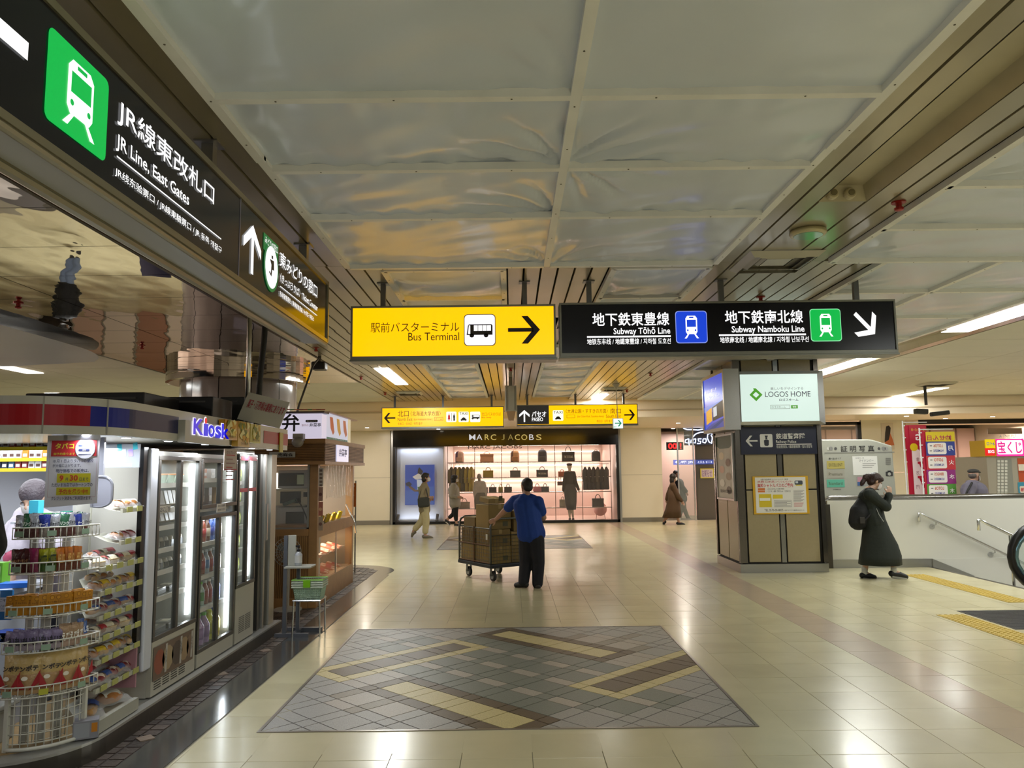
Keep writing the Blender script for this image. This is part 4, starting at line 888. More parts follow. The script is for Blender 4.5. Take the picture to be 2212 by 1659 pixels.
g.rrect(BK_, 1913, 1019, 1929, 1028.5, .15, 1); g.rect(BK_, 1917, 1016.5, 1925, 1019.5, 1); g.disc('#a8a8a0', 1921, 1024, .028, 2); g.build('print', pb)
# ================================================================ LOTTERY BANNERS AND BOOTH
def banner(name, label, px0, px1, py0, Y, fn):
    x0, x1, z0, z1 = px_rect_on_y(px0, py0, px1, 1200, Y); r = thing(name, label, 'banner', ((x0 + x1) / 2, Y, 0)); z0 = .25
    MB().tube([(x0 - .03, Y, .02), (x0 - .03, Y, z1 + .08)], .013, 8).build('pole', M('#d8d8d8', .4), r); MB().tube([(x0 - .03, Y, z1 + .05), (x1 + .02, Y, z1 + .05)], .01, 6).build('crossbar', M('#d8d8d8', .4), r)
    MB().cbox((x0 - .03, Y, .015), (.3, .3, .03)).build('foot', M('#c8c8c4', .5), r)
    for k in range(9): MB().box(x0 - .045, Y - .006, z1 - .02 - k * .23, x0 + .01, Y + .006, z1 - .0 - k * .23).build('loop', M('#e8e8e8', .6), r)
    MB().grid(lambda u, v: (x0 + (x1 - x0) * u, Y + .012 * math.sin(v * 9 + u * 3), z0 + (z1 - z0) * v), 8, 40).build('cloth', M('#b81838', .6), r, smooth=True)
    g = G((0, Y - .02, 0), EX, EZ, px=True, lift=.0015); fn(g); g.build('print', r); return r
def f1(g):
    g.rect('#b01c34', 1963, 918, 2010, 1081, 0); g.text('#d8c820', 'キャリーオーバー中', 1968, 925, 2006, 932, flip=True, bold=.01); g.text('#f0f0f0', 'BIG', 1977, 938, 2003, 951, flip=True, bold=.03)
    g.rect('#ece4e4', 1969, 969, 1998, 1068, 1); g.disc('#e0cc20', 1974, 966, .075, 2)
    for k in range(3): g.pic('#b01c34', 1982, 966 + k * 31, 1999, 992 + k * 31, [[(0, 1), (1, 1), (1, .82), (.55, .8), (1, 0), (.7, 0), (.2, .8), (0, .8)]], 2)
    for k, t_ in enumerate('億万円'): g.text('#6a2030', t_, 1979, 988 + k * 30, 1986, 996 + k * 30, flip=True, bold=0)
    g.text('#f0f0f0', '1口300円', 1976, 1071, 2006, 1079.5, flip=True, bold=.02)
banner('lottery_banner', 'tall red lottery banner with big white sevens, seen from behind', 1963, 2010, 918, 14.7, f1)
def f2(g):
    g.rect('#d8c010', 1999, 933, 2063, 953.5, 1); g.text('#b02050', '抽せん日', 2002, 940, 2056, 951, flip=True, bold=.02)
    for k, (c_, d_) in enumerate((('#2c3c8c', '月'), ('#c03038', '火'), ('#902878', '水'), ('#58983c', '木'), ('#c89028', '金'))):
        y = 954 + k * 30.6; g.rect(c_, 1999 + k, y, 2064 + k, y + 29.6, 1); g.rrect('#e8e2dc', 2003 + k, y + 2.5, 2045 + k, y + 27, .15, 2); g.text('#f0ecec', d_, 2048 + k, y + 9, 2060 + k, y + 19, flip=True, bold=.01)
        g.text('#c05028', ('LOTO6', 'LOTO', 'BINGO5', 'LOTO6', 'LOTO7')[k], 2016 + k, y + 5.5, 2036 + k, y + 12, flip=True, bold=.02, l=3); g.text('#4048a0', 'NUMBERS', 2016 + k, y + 17, 2038 + k, y + 22, flip=True, bold=.01, l=3)
        for q in (8, 19): g.rect('#707070', 2008 + k, y + q, 2013 + k, y + q + 2, 3)
banner('draw_day_banner', 'tall multicoloured draw day banner with a yellow top, seen from behind', 1999, 2066, 933, 14.3, f2)
YK = 15.4; x0, x1, z0, z1 = px_rect_on_y(2127, 950, 2300, 985, YK)
lk = thing('lottery_booth', 'lottery ticket booth with a glowing pink and white sign at the right edge', 'kiosk', ((x0 + x1) / 2, YK + .6, 0))
MB().box(x0 + .05, YK + .05, 0, x1, YK + 1.6, z0).build('body', M('#a8a294', .5), lk)
MB().box(x0, YK, z0, x1, YK + .5, z1).build('sign_case', M('#c8a010', .4), lk)
g = G((0, YK - .003, 0), EX, EZ, px=True, lift=.002)
g.rect(M('#f0d000', .4, emit=.9), 2127, 949, 2150, 968, 1); g.text(M('#3858d0', .4, emit=.5), 'ロト6', 2131, 955, 2148, 962, bold=.02); g.rect(M('#f02020', .4, emit=.9), 2127, 968, 2150, 984, 1); g.text(M('#ffffff', .4, emit=.9), 'BIG', 2134, 972, 2148, 979, bold=.03)
g.rect(M('#ff30a0', .4, emit=1.0), 2150, 948, 2214, 985, 1); g.rrect(M('#fff4ff', .4, emit=1.1), 2152.5, 951, 2210, 981, .1, 2); g.text(M('#f01890', .4, emit=.9), '宝くじ', 2154, 953, 2208, 979.5, bold=.02, l=3)
g.rect(M('#9080f0', .4, emit=.9), 2214, 948, 2290, 985, 1); g.build('sign_face', lk)
g = G((0, YK + .048, 0), EX, EZ, px=True, lift=.003)
g.rect('#8f9088', 2152, 991, 2192, 1081, 1)
for i in range(3):
    for j in range(13): g.rect('#d8d8d0', 2154 + i * 8, 994 + j * 7, 2160 + i * 8, 999 + j * 7, 2)
g.rect('#c05028', 2197, 990, 2260, 1040, 1); g.rect('#e8e0d0', 2199, 1003, 2260, 1016, 2); g.text('#303030', 'ナンバーズ', 2200, 1018, 2212, 1022); g.rect('#3890b0', 2198, 1042, 2260, 1080, 1); g.rrect('#e8d8c8', 2202, 1050, 2260, 1064, .2, 2); g.text('#c02040', '8億円', 2204, 1052, 2230, 1062, l=3, bold=.02); g.build('notices', lk)
# ================================================================ RIGHT HAND FASHION SHOP
YS_ = 21.2
rs = struct('wall_back', (9, YS_, 0))
PKW = M('#d6b6a8', .5); 
def pxx(px, Y): return ony(px, 1016, Y).x
m = MB()
for (a_, b_) in ((1866, 1962), ): 
    for z in ((.1, 1.42), (1.43, 2.86)): MB().box(pxx(a_, YS_) + .004, YS_, z[0], pxx(b_, YS_), YS_ + .1, z[1]).build('wall_panel', WALLC, rs)
MB().box(pxx(1962, YS_), YS_ - .02, 0, pxx(1990, YS_), YS_ + .12, 2.86).build('wall_panel', M('#e0cdbc', .4), rs)
FRB = M('#100e0c', .35)
b = MB(); xl = pxx(1990, YS_); b.box(xl, YS_, 2.74, 15.9, YS_ + .12, 2.83); b.box(pxx(1700, YS_), YS_, 2.74, pxx(1866, YS_), YS_ + .12, 2.83); b.box(pxx(1858, YS_), YS_, 0, pxx(1866, YS_), YS_ + .12, 2.8); b.box(xl, YS_ , 2.83, 15.9, YS_ + .1, 2.86); b.build('shop_frame', FRB, rs)
MB().box(pxx(1700, YS_), YS_ + .05, 0, pxx(1858, YS_), YS_ + .06, 2.74).build('window_pane', glass('#c8c0c0', .25), rs)
MB().box(5.0, 26.5, 0, 15.95, 26.6, 2.86).build('shop_back_wall', PKW, rs)
for k in range(8): MB().box(9.0 + k * .9, 26.44, 0, 9.03 + k * .9, 26.5, 2.86).build('wall_rib', M('#9a7a70', .5), rs)
for k in range(6): lamp('shop_lamp', (8 + k * 1.5, 24.2, 2.8), .5, .5, 55, (1, .82, .74))
ad = thing('fashion_poster', 'narrow poster of long dark hair and an orange top above the booth', 'poster', (pxx(1921, YS_), YS_ - .02, 2.2))
MB().box(pxx(1909, YS_), YS_ - .02, 2.05, pxx(1935, YS_), YS_ - .005, 2.78).build('sheet', M('#d8ccbc', .4), ad)
g = G((0, YS_ - .022, 0), EX, EZ, px=True, lift=.001); g.poly('#2c2420', [(1914, 921), (1920, 919), (1924, 924), (1923, 938), (1920, 955), (1911, 955), (1912, 935)], 1); g.poly('#c87040', [(1923, 936), (1928, 948), (1932, 962), (1911, 962), (1912, 955), (1920, 950)], 2); g.build('print', ad)
tx = thing('shop_name_letters', 'white spaced shop name lettering over the lottery booth', 'sign', (pxx(2178, YS_), YS_ - .01, 2.5))
g = G((0, YS_ - .01, 0), EX, EZ, px=True); g.text(M('#d8d0c8', .4, emit=.4), 'A TNY PET', 2158, 939, 2197, 945, bold=.01); g.build('lettering', tx)
MB().box(pxx(2140, YS_), YS_ - .006, 2.44, pxx(2215, YS_), YS_ + .01, 2.6).build('letter_bar', M('#8a7a70', .4), tx)
# garment, bag makers ----------------------------------------------------------
def garment(name, label, col, w=.4, h=.8, sleeves=True, cat='clothes', group=None):
    r = thing(name, label, cat, (0, 0, 0), group); b = MB(); n = 12
    prof = [(0, .03, .02), (-.03, .09, .03), (-.09, w * .5, .05), (-.2, w * .48, .06), (-h * .5, w * .44, .06), (-h * .95, w * .52, .07), (-h, w * .5, .06)]
    vs = []
    for z, a, d in prof: vs += [(a * math.cos(2 * math.pi * k / n), d * math.sin(2 * math.pi * k / n) * (1 + .25 * math.sin(k * 2.6)), z - .07) for k in range(n)]
    b.add(vs, [(i * n + k, (i + 1) * n + k, (i + 1) * n + (k + 1) % n, i * n + (k + 1) % n) for i in range(len(prof) - 1) for k in range(n)])
    if sleeves:
        for s in (-1, 1): b.tube([(s * w * .42, 0, -.17), (s * w * .55, 0, -.3), (s * w * .6, .01, -h * .75)], [.06, .055, .04], 8)
    b.build('cloth', M(col, .8, bump=.3, bscale=14, vary=.08, vscale=6), r, smooth=True)
    MB().tube([(0, 0, .03), (.02, 0, .015), (0, 0, -.02), (0, 0, -.06)], .004, 5).build('hook', CHROME(), r)
    return r
def tote(name, label, col, w=.4, h=.32, d=.14, handle=.16, group=None, text=None):
    r = thing(name, label, 'bag', (0, 0, 0), group); b = MB()
    v = []
    for z, k in ((0, 1), (h * .08, 1.02), (h * .6, .99), (h, 1.04)):
        for sx, sy in ((-1, -1), (1, -1), (1, 1), (-1, 1)): v.append((sx * w / 2 * k, sy * d / 2 * (1 if z < h * .5 else .6), z))
    b.add(v, [(3, 2, 1, 0)] + [(i * 4 + j, i * 4 + (j + 1) % 4, i * 4 + 4 + (j + 1) % 4, i * 4 + 4 + j) for i in range(3) for j in range(4)] + [(12, 13, 14, 15)])
    b.build('body', M(col, .55, bump=.15, bscale=60), r, bevel=.012)
    for s in (-1, 1): MB().tube([(-w * .22, s * d * .3, h * .9)] + [(-w * .22 * math.cos(math.pi * k / 8), s * d * .2, h + handle * math.sin(math.pi * k / 8)) for k in range(9)] + [(w * .22, s * d * .3, h * .9)], .009, 6).build('handle', M(col, .5), r)
    if text:
        g = G((0, -d / 2 - .012, 0), EX, EZ); g.text('#d8d0c0', text, -w * .36, h * .58, w * .36, h * .34, bold=.01); g.build('print', r)
    return r
def backpack(name, label, cols, w=.3, h=.42, group=None):
    r = thing(name, label, 'bag', (0, 0, 0), group); b = MB(); n = 14
    vs = []
    L = [(0, .92, .7), (h * .05, 1, .9), (h * .5, 1, 1), (h * .8, .95, .85), (h * .93, .75, .6), (h, .35, .25)]
    for z, a, d in L:
        for k in range(n):
            t = 2 * math.pi * k / n; c, s_ = math.cos(t), math.sin(t)
            vs.append((w / 2 * a * math.copysign(abs(c) ** .6, c), .1 * d * math.copysign(abs(s_) ** .6, s_), z))
    for i in range(len(L) - 1):
        for k in range(n): b.add([vs[i * n + k], vs[i * n + (k + 1) % n], vs[(i + 1) * n + (k + 1) % n], vs[(i + 1) * n + k]], [(0, 1, 2, 3)], (k // 2) % len(cols))
    b.add(vs[-n:], [tuple(range(n))], 0); b.add(vs[:n], [tuple(range(n - 1, -1, -1))], 0)
    b.build('body', [M(c, .5) for c in cols], r)
    MB().box(-w * .36, -.125, h * .08, w * .36, -.085, h * .45).build('front_pocket', M(cols[0], .5), r, bevel=.015)
    MB().tube([(-.04, 0, h * .97), (-.03, 0, h + .04), (.03, 0, h + .04), (.04, 0, h * .97)], .008, 6).build('top_handle', M(cols[-1], .5), r)
    return r
def rack(label, x0, x1, Y, z, garments, lo=0):
    r = thing('clothes_rail', label, 'clothes rail', ((x0 + x1) / 2, Y, lo)); MB().tube([(x0, Y, z), (x1, Y, z)], .012, 8).build('rail', CHROME(), r)
    for x in (x0, x1): MB().tube([(x, Y, lo), (x, Y, z + .01)], .012, 8).build('post', CHROME(), r)
    return r
# right shop stock
x0, x1 = pxx(2062, 22.6), pxx(2140, 22.6); zr = ony(2100, 1001, 22.6).z
rack('chrome clothes rail in the right hand shop holding yellow and pink garments', x0, x1, 22.6, zr, 0)
for k, (px, c_, w_, lab) in enumerate([(2068, '#7a6238', .5, 'olive brown garment at the left end of the right shop rail'), (2083, '#c89820', .4, 'yellow garment on the right shop rail'), (2096, '#b8881c', .4, 'mustard garment on the right shop rail'), (2113, '#8a3c5c', .4, 'plum garment on the right shop rail'), (2126, '#b0587c', .5, 'pink garment with wide sleeves on the right shop rail'), (2137, '#a04c6c', .45, 'rose garment at the right end of the right shop rail')]):
    o = garment('hanging_garment', lab, c_, w_, .85); o.location = (pxx(px, 22.6), 22.6, zr - .03); o.rotation_euler.z = 1.1
o = tote('handbag', 'plum handbag above the clothes rail of the right hand shop', '#8c2850', .45, .3, .16); o.location = (pxx(2122, 22.9), 22.9, ony(2122, 1000, 22.9).z); 
MB().box(pxx(2085, 22.9), 22.75, o.location.z - .03, pxx(2150, 22.9), 23.1, o.location.z).build('shelf', M('#cfc4b8', .4), rs)
o = garment('wooden_slat_stool', 'dark brown skirt hanging beside the lottery booth', '#3c2c20', .5, .7, False); o.name = 'hanging_skirt'; o.location = (pxx(2160, 22.3), 22.3, ony(2150, 1018, 22.3).z)
# ================================================================ RECESS ENTRANCE (between cream wall and pillar)
re_ = struct('wall_back', (6, 26, 0))
MB().box(4.62, 27.5, 0, 7.5, 27.6, 2.86).build('stone_panel', M('#6a6460', .4), re_); MB().box(pxx(1502, 24.5), 24.4, 0, pxx(1600, 24.5), 24.5, 2.86).build('stone_panel', M('#5c5650', .35), re_)
ne = thing('neon_sign', 'glowing blue white neon script in the glass entrance left of the pillar', 'neon sign', (pxx(1505, 24.2), 24.2, 2.0))
NE = M('#c8d8ff', .4, emit=4)
def neon(pts, name): MB().tube([ony(x, y, 24.2) for x, y in pts], .016, 5).build(name, NE, ne)
neon([(1539, 938), (1535, 936), (1529, 938), (1528, 946), (1532, 955), (1537, 958), (1539, 945), (1536, 940)], 'letter'); neon([(1525, 948), (1519, 948), (1518, 955), (1523, 957), (1526, 953), (1525, 948)], 'letter')
neon([(1515, 948), (1508, 948), (1509, 953), (1514, 953), (1513, 958), (1506, 958)], 'letter'); neon([(1503, 948), (1498, 949), (1497, 956), (1502, 957), (1503, 948)], 'letter'); neon([(1493, 950), (1492, 957)], 'letter')
neon([(1488, 948), (1481, 950), (1480, 956), (1487, 957), (1488, 948), (1489, 962)], 'letter'); neon([(1476, 925), (1484, 928), (1494, 928), (1508, 929), (1518, 927)], 'letter')
neon([(1495, 946), (1502, 938), (1512, 934), (1522, 933)], 'swash')
MB().box(pxx(1480, 24.25), 24.22, ony(1500, 962, 24.2).z, pxx(1540, 24.25), 24.25, ony(1500, 922, 24.2).z).build('backing', M('#3c3c44', .2, .3), ne)
for (nm, lab, r_, c_, tx_, tc_) in (('led_board', 'black board with red glowing characters beyond the brown coat', (1440, 955, 1476, 972), '#14100e', '00 !', M('#ff2020', .4, emit=3)), ('lit_wall_sign', 'pale purple and blue lit sign strip above the walkers near the pillar', (1455, 993, 1502, 1004), '#8890e8', '札幌 JR', M('#f0f0ff', .4, emit=1.5)), ('blue_direction_sign', 'blue direction sign on the dark stone wall just left of the pillar', (1504, 993, 1542, 1003), '#4050a0', '出口', M('#d0d8ff', .4, emit=.8)), ('notice_sheet', 'small notice with a yellow border on the dark stone wall left of the pillar', (1513, 1012, 1542, 1033), '#d8cc50', 'お知らせ', '#a088b0')):
    Yq = 24.35; x0, x1, z0, z1 = px_rect_on_y(*r_, Yq); q = thing(nm, lab, 'sign', ((x0 + x1) / 2, Yq, z0))
    MB().box(x0, Yq, z0, x1, Yq + .05, z1).build('board', M(c_, .4, emit=.8 if nm in ('lit_wall_sign', 'blue_direction_sign') else 0), q)
    g = G((0, Yq - .001, 0), EX, EZ, px=True, lift=.003)
    if nm == 'notice_sheet': g.rect('#dccfd8', r_[0] + 2, r_[1] + 2, r_[2] - 2, r_[3] - 2, 1)
    g.text(tc_, tx_, r_[0] + 3, r_[1] + 2.5, r_[2] - 4, r_[3] - 2.5, bold=.02, l=3); g.build('lettering', q)
gd = struct('door_1', (pxx(1490, 23.9), 23.9, 0))
for px in (1465, 1499): MB().box(pxx(px, 23.9) - .02, 23.88, 0, pxx(px, 23.9) + .02, 23.92, 2.86).build('door_post', CHROME(), gd)
MB().box(pxx(1465, 23.9), 23.895, .02, pxx(1499, 23.9), 23.905, 2.86).build('glass_panel', glass('#d0dcdc', .15), gd)
sh = thing('store_display', 'yellow shelving of goods glimpsed through the glass entrance', 'shelf', (pxx(1488, 27), 27, 0)); 
MB().box(pxx(1474, 27), 26.9, 0, pxx(1505, 27), 27.3, .75).build('counter', M('#c8a800', .5), sh); 
for k in range(4): MB().box(pxx(1476, 27), 26.95, .85 + k * .3, pxx(1503, 27), 27.3, .88 + k * .3).build('shelf', M('#b0a894', .5), sh); MB().box(pxx(1479 + k * 3, 27), 26.97, .88 + k * .3, pxx(1490 + k * 3, 27), 27.2, 1.06 + k * .3).build('goods', M(('#a05848', '#c8b8a8', '#7a8a98', '#b09058')[k], .6), sh)
lamp('entrance_lamp', (5.8, 25.6, 2.8), .8, .8, 60, (1, .9, .85))
# ================================================================ HANDBAG SHOP
x0, x1 = pxx(849, YB), pxx(1337, YB) 
mj = struct('wall_back', ((x0 + x1) / 2, YB, 0)); zt = ony(1090, 931, YB).z; zf = ony(1090, 963, YB).z
MB().box(x0, YB - .05, zf, x1, YB + .1, 2.862).build('fascia', M('#0d0b08', .12, coat=.4), mj)
for a_, b_ in ((x0, x0 + .08), (x1 - .08, x1)): MB().box(a_, YB - .05, 0, b_, YB + .1, zf).build('shop_frame', FRB, mj)
MB().box(x0, YB - .05, 0, x1, YB + .1, .08).build('shop_frame', FRB, mj)
for a_ in (x0 - .06, x1): MB().box(a_, YB - .06, 0, a_ + .06, YB + .1, 2.862).build('steel_jamb', STEEL(), mj)
xd = pxx(957, YB)
for k in range(3):
    a_ = xd + (x1 - .08 - xd) * k / 3; MB().box(a_ + .004, YB + .0, .08, a_ + (x1 - .08 - xd) / 3 - .004, YB + .012, zf).build('window_pane', glass('#e8e0e0', .06), mj)
lt = thing('shop_name_letters', 'metal letters of the handbag shop name on the black fascia', 'sign', (pxx(1090, YB), YB - .06, 2.5))
g = G((0, YB - .085, 0), EX, EZ, px=True)
for i, (ch, a_, b_) in enumerate([('M', 1013.4, 1027), ('A', 1029, 1042), ('R', 1047, 1057), ('C', 1060, 1072), ('J', 1083, 1090), ('A', 1097, 1109), ('C', 1112, 1123), ('O', 1126, 1139), ('B', 1143, 1153), ('S', 1158, 1169.7)]):
    h = G((0, YB - .085, 0), EX, EZ, px=True); h.text(M('#d8c070' if i not in (0, 1, 8) else '#e4e4e8', .3, .4, emit=.75 if i not in (4, 5) else .3), ch, a_, 938.5, b_, 950.4, bold=.004); h.build('letter', lt)  # uneven yellow reflections on the metal are put into letter colour and glow
g2 = G((0, YB - .006, 0), EX, EZ, px=True)
lt2 = thing('window_lettering', 'thin dark shop name lettering printed on the window glass', 'lettering', (pxx(1070, YB), YB - .01, 2.3)); g2.text('#3c3434', 'MARC JACOBS', 1011, 963.5, 1127.5, 970.5, bold=.0, fit=True); g2.build('lettering', lt2)
# room behind the window
MB().box(xd + .02, 27.4, 0, x1, 27.5, 2.86).build('shop_back_wall', M('#d8beb4', .6), mj); MB().box(x0, 23.9, 2.84, x1, 27.5, 2.86).build('shop_ceiling', M('#cbb8ae', .6), mj)
MB().box(x1 - .07, YB + .1, 0, x1 - .04, 27.5, 2.86).build('shop_side_wall', M('#d8beb4', .6), mj); MB().box(xd, YB + .1, 0, xd + .03, 27.5, 2.86).build('shop_side_wall', M('#d8ccc8', .6), mj)
MB().box(xd, YB + .1, 0, x1, 27.4, .004).build('shop_floor', M('#b09488', .3), mj)
for py in (984, 1013, 1046): 
    z = ony(1100, py, 27.3).z; MB().box(xd + .1, 27.3, z + .1, x1 - .2, 27.38, z + .13).build('light_strip', M('#fff0dc', .4, emit=5), mj); lamp('shelf_lamp', ((xd + x1) / 2, 27.3, z + .08), x1 - xd - .4, .05, 34, (1, .88, .76), rot=(-.5, 0, 0))
lamp('window_lamp', ((xd + x1) / 2, 24.9, 2.8), 4.2, 1.2, 90, (1, .86, .78))
# poster bay
MB().box(x0 + .08, YB + .28, .08, xd, YB + .32, zf).build('poster_back', M('#c2c9d6', .4), mj); MB().box(x0 + .08, YB + .0, .08, xd - .01, YB + .01, zf).build('window_pane', glass('#e8e0e0', .06), mj)
lamp('poster_lamp', ((x0 + xd) / 2, YB + .14, zf - .03), 1.2, .15, 6, (.85, .9, 1)); lamp('poster_lamp', ((x0 + xd) / 2, YB + .14, .12), 1.2, .15, 4, (.85, .9, 1), rot=(math.pi, 0, 0))
a0, a1, c0, c1 = px_rect_on_y(875, 1004, 938.5, 1090.5, YB + .2); fp = thing('blue_poster', 'blue backlit fashion poster in the left bay of the handbag shop', 'poster', ((a0 + a1) / 2, YB + .2, c0))
MB().box(a0, YB + .2, c0, a1, YB + .24, c1).build('light_panel', M('#2450b0', .3, emit=.5), fp)
g = G((0, YB + .199, 0), EX, EZ, px=True, lift=.003)
g.poly(M('#4068b8', .3, emit=.5), [(876, 1060), (937, 1050), (937, 1089), (876, 1089)], 1); SK = M('#8a6a5c', .5, emit=.2)
g.poly(SK, [(879, 1045), (888, 1050), (898, 1058), (905, 1057), (905, 1062), (895, 1062), (884, 1054)], 2); g.poly('#e8ecf4', [(891, 1030), (905, 1022), (912, 1026), (912, 1034), (898, 1036)], 2); g.poly('#101420', [(903, 1014), (906, 1009), (909, 1013), (914, 1018), (910, 1026), (902, 1022)], 3)
g.poly(M('#dfe8f4', .5, emit=.4), [(900, 1036), (911, 1036), (914, 1058), (902, 1058)], 2); g.poly('#2c7a48', [(902, 1052), (913, 1050), (914, 1062), (904, 1062)], 3); g.poly('#20284c', [(876, 1044), (884, 1040), (890, 1046), (886, 1051), (878, 1050)], 3); g.build('print', fp)
for px, lab in ((859, 'left little black spotlight at the foot of the poster bay'), (943, 'right little black spotlight at the foot of the poster bay')):
    x = pxx(px, YB + .1); t = thing('floor_spot', lab, 'spotlight', (x, YB + .15, .08)); b = MB(); b.tube([(x, YB + .15, .09), (x + .03, YB + .15, .3)], .045, 10); b.build('lamp_head', M('#141414', .4), t); MB().lathe([(.06, 0), (.06, .02)], (x, YB + .15, .08), 12).build('base', M('#202020', .4), t)
# display frame
YD = 24.5
df = thing('shelving_grid', 'thin metal shelving grid standing behind the handbag shop window', 'shelf', (pxx(1140, YD), YD, 0)); BR = M('#8a7468', .3, .7)
SHY = [997, 1030, 1062, 1096]
zs = [ony(1140, py, YD).z for py in SHY]
for px in (967, 1025.5, 1083.5, 1141, 1199, 1257, 1319): MB().tube([(pxx(px, YD), YD, .01), (pxx(px, YD), YD, 2.38)], .012, 6).build('post', BR, df)
for z in zs: MB().box(pxx(967, YD), YD - .16, z - .03, pxx(1319, YD), YD + .2, z - .005).build('shelf_board', M('#b0a098', .2, .5), df)
def place(o, px, k, Y=YD): o.location = (pxx(px, Y), Y, zs[k] - .004); return o
place(backpack('backpack', 'cream and purple striped backpack, leftmost on the top shelf of the handbag shop', ['#d8a890', '#5c4470', '#e8c0a8'], .28, .36), 993, 0)
place(tote('tote_bag', 'large peach tote on the top shelf of the handbag shop', '#c88c64', .42, .26, .18, .07), 1052, 0)
place(backpack('backpack', 'brown and gold striped backpack on the top shelf of the handbag shop', ['#b87c48', '#5c3828', '#d8a068'], .28, .36), 1112.5, 0)
place(backpack('backpack', 'charcoal backpack on the top shelf of the handbag shop', ['#3a3a40', '#303036'], .29, .38), 1172, 0)
place(tote('tote_bag', 'black tote with tall handles on the top shelf of the handbag shop', '#15130f', .4, .3, .16, .16, text='THE TOTE BAG'), 1228, 0)
place(backpack('backpack', 'black backpack at the right end of the top shelf', ['#1c1a1a', '#282422'], .29, .32), 1288, 0)
place(tote('tote_bag', 'mustard yellow tote on the second shelf of the handbag shop', '#a8901c', .32, .22, .14, .1), 1054.5, 1)
place(tote('tote_bag', 'grey tote on the second shelf of the handbag shop', '#5c5c60', .33, .21, .14, .1), 1113, 1)
place(tote('tote_bag', 'dark slate tote on the second shelf, nearer the mannequin', '#34383e', .36, .22, .14, .1, text='THE TOTE BAG'), 1171, 1)
place(tote('tote_bag', 'small orange bag beside the mannequin head', '#d07048', .24, .16, .12, .06), 1214, 1)
place(tote('shoulder_bag', 'patterned shoulder bag with a long strap beside the mannequin', '#7a5a58', .16, .12, .08, .3), 1209, 1).location.z -= .28
for k, (px, c_, w_, lab) in enumerate([(1046, '#2a2622', .22, 'black bag, leftmost in the third shelf row'), (1064, '#262220', .24, 'black bag, second in the third shelf row'), (1081, '#8a8028', .14, 'small olive bag in the third shelf row'), (1097, '#2e2a26', .24, 'dark bag left of the trolley worker in the third shelf row'), (1160, '#c07080', .26, 'pink bag right of the trolley worker on the third shelf'), (1177, '#40444c', .24, 'slate bag right of the pink bag on the third shelf')]):
    place(tote('handbag', lab, c_, w_, .16, .12, .09), px, 2)
place(tote('tote_bag', 'white drawstring bag on the lower shelf beside the mannequin', '#b8ae9c', .2, .24, .1, .08), 1214, 3)
place(tote('tote_bag', 'black tote on the lowest shelf right of the mannequin', '#14120f', .36, .26, .18, .12), 1290, 3)
place(tote('handbag', 'beige satchel on the lowest shelf behind the white sweater', '#9c8c7c', .34, .2, .14, .1), 1003, 3)
def row(px0, px1, n, kz, cols, h, lab):
    for k in range(n):
        px = px0 + (px1 - px0) * k / (n - 1); c_, nm = cols[k % len(cols)]
        o = garment('hanging_garment', lab % (nm, ('leftmost', 'second from the left', 'third from the left', 'fourth from the left', 'fifth from the left', 'sixth from the left')[k]), c_, .32, h); o.location = (pxx(px, YD), YD + .02, kz - .02); o.rotation_euler.z = 1.3
row(975, 1018, 6, ony(1000, 1002, YD).z, [('#5c5436', 'olive'), ('#6c6038', 'khaki'), ('#a08c28', 'yellow'), ('#4c4c34', 'moss'), ('#98842c', 'mustard'), ('#b09c34', 'bright yellow')], .78, '%s garment, %s on the left rail of the handbag shop')
row(1264, 1310, 6, ony(1290, 1002, YD).z, [('#34363c', 'dark grey'), ('#24222a', 'black'), ('#2c2a2e', 'charcoal'), ('#4a443c', 'brown grey'), ('#302e34', 'ink'), ('#3c3c40', 'slate')], .72, '%s garment, %s on the right rail of the handbag shop')
MB().tube([(pxx(970, YD), YD, ony(1000, 1002, YD).z), (pxx(1022, YD), YD, ony(1000, 1002, YD).z)], .01, 6).build('rail', BR, df); MB().tube([(pxx(1259, YD), YD, ony(1290, 1002, YD).z), (pxx(1315, YD), YD, ony(1290, 1002, YD).z)], .01, 6).build('rail', BR, df)
pt = thing('pouffe', 'round pink pouffe at the lower right inside the handbag shop', 'stool', (pxx(1310, 25), 25.2, 0)); MB().ell((pxx(1296, 25), 25.2, .32), (.22, .22, .22), 16, 10).build('cushion', M('#c89890', .7), pt, smooth=True)
for a_ in (-.15, .15): MB().tube([(pxx(1296, 25) + a_, 25.1, .005), (pxx(1296, 25) + a_ * .8, 25.15, .2)], .01, 6).build('leg', BR, pt)
# ================================================================ KIOSK
XK = -2.42
def onk(px, py, X=None): return onx(px, py, XK if X is None else X)
ks = thing('kiosk', 'curved station kiosk with a red and blue striped cream fascia at the left', 'kiosk', (-4, 6, 0))
KW = M('#c3c1b6', .3, vary=.02, vscale=4); FR_ = M('#55534f', .35, .6); WFR = M('#b9b9b2', .3); KST = STEEL()
pl = [(-2.36, 8.05), (-6.4, 8.05), (-6.4, 4.15)] + arc(-2.86, 4.65, .5, -90, 0, 12)
MB().prism(pl, .0, .10).build('plinth', M('#5a5650', .3, .7, bump=.05, bscale=20), ks)
MB().prism(pl, .10, .115).build('plinth_edge', M('#b5b4ae', .3, .6), ks)
MB().prism([(-2.5, 8.0), (-6.3, 8.0), (-6.3, 4.25)] + arc(-2.9, 4.68, .4, -90, 0, 10), .115, .121).build('deck', M('#a0865c', .5, vary=.1, vscale=12), ks)
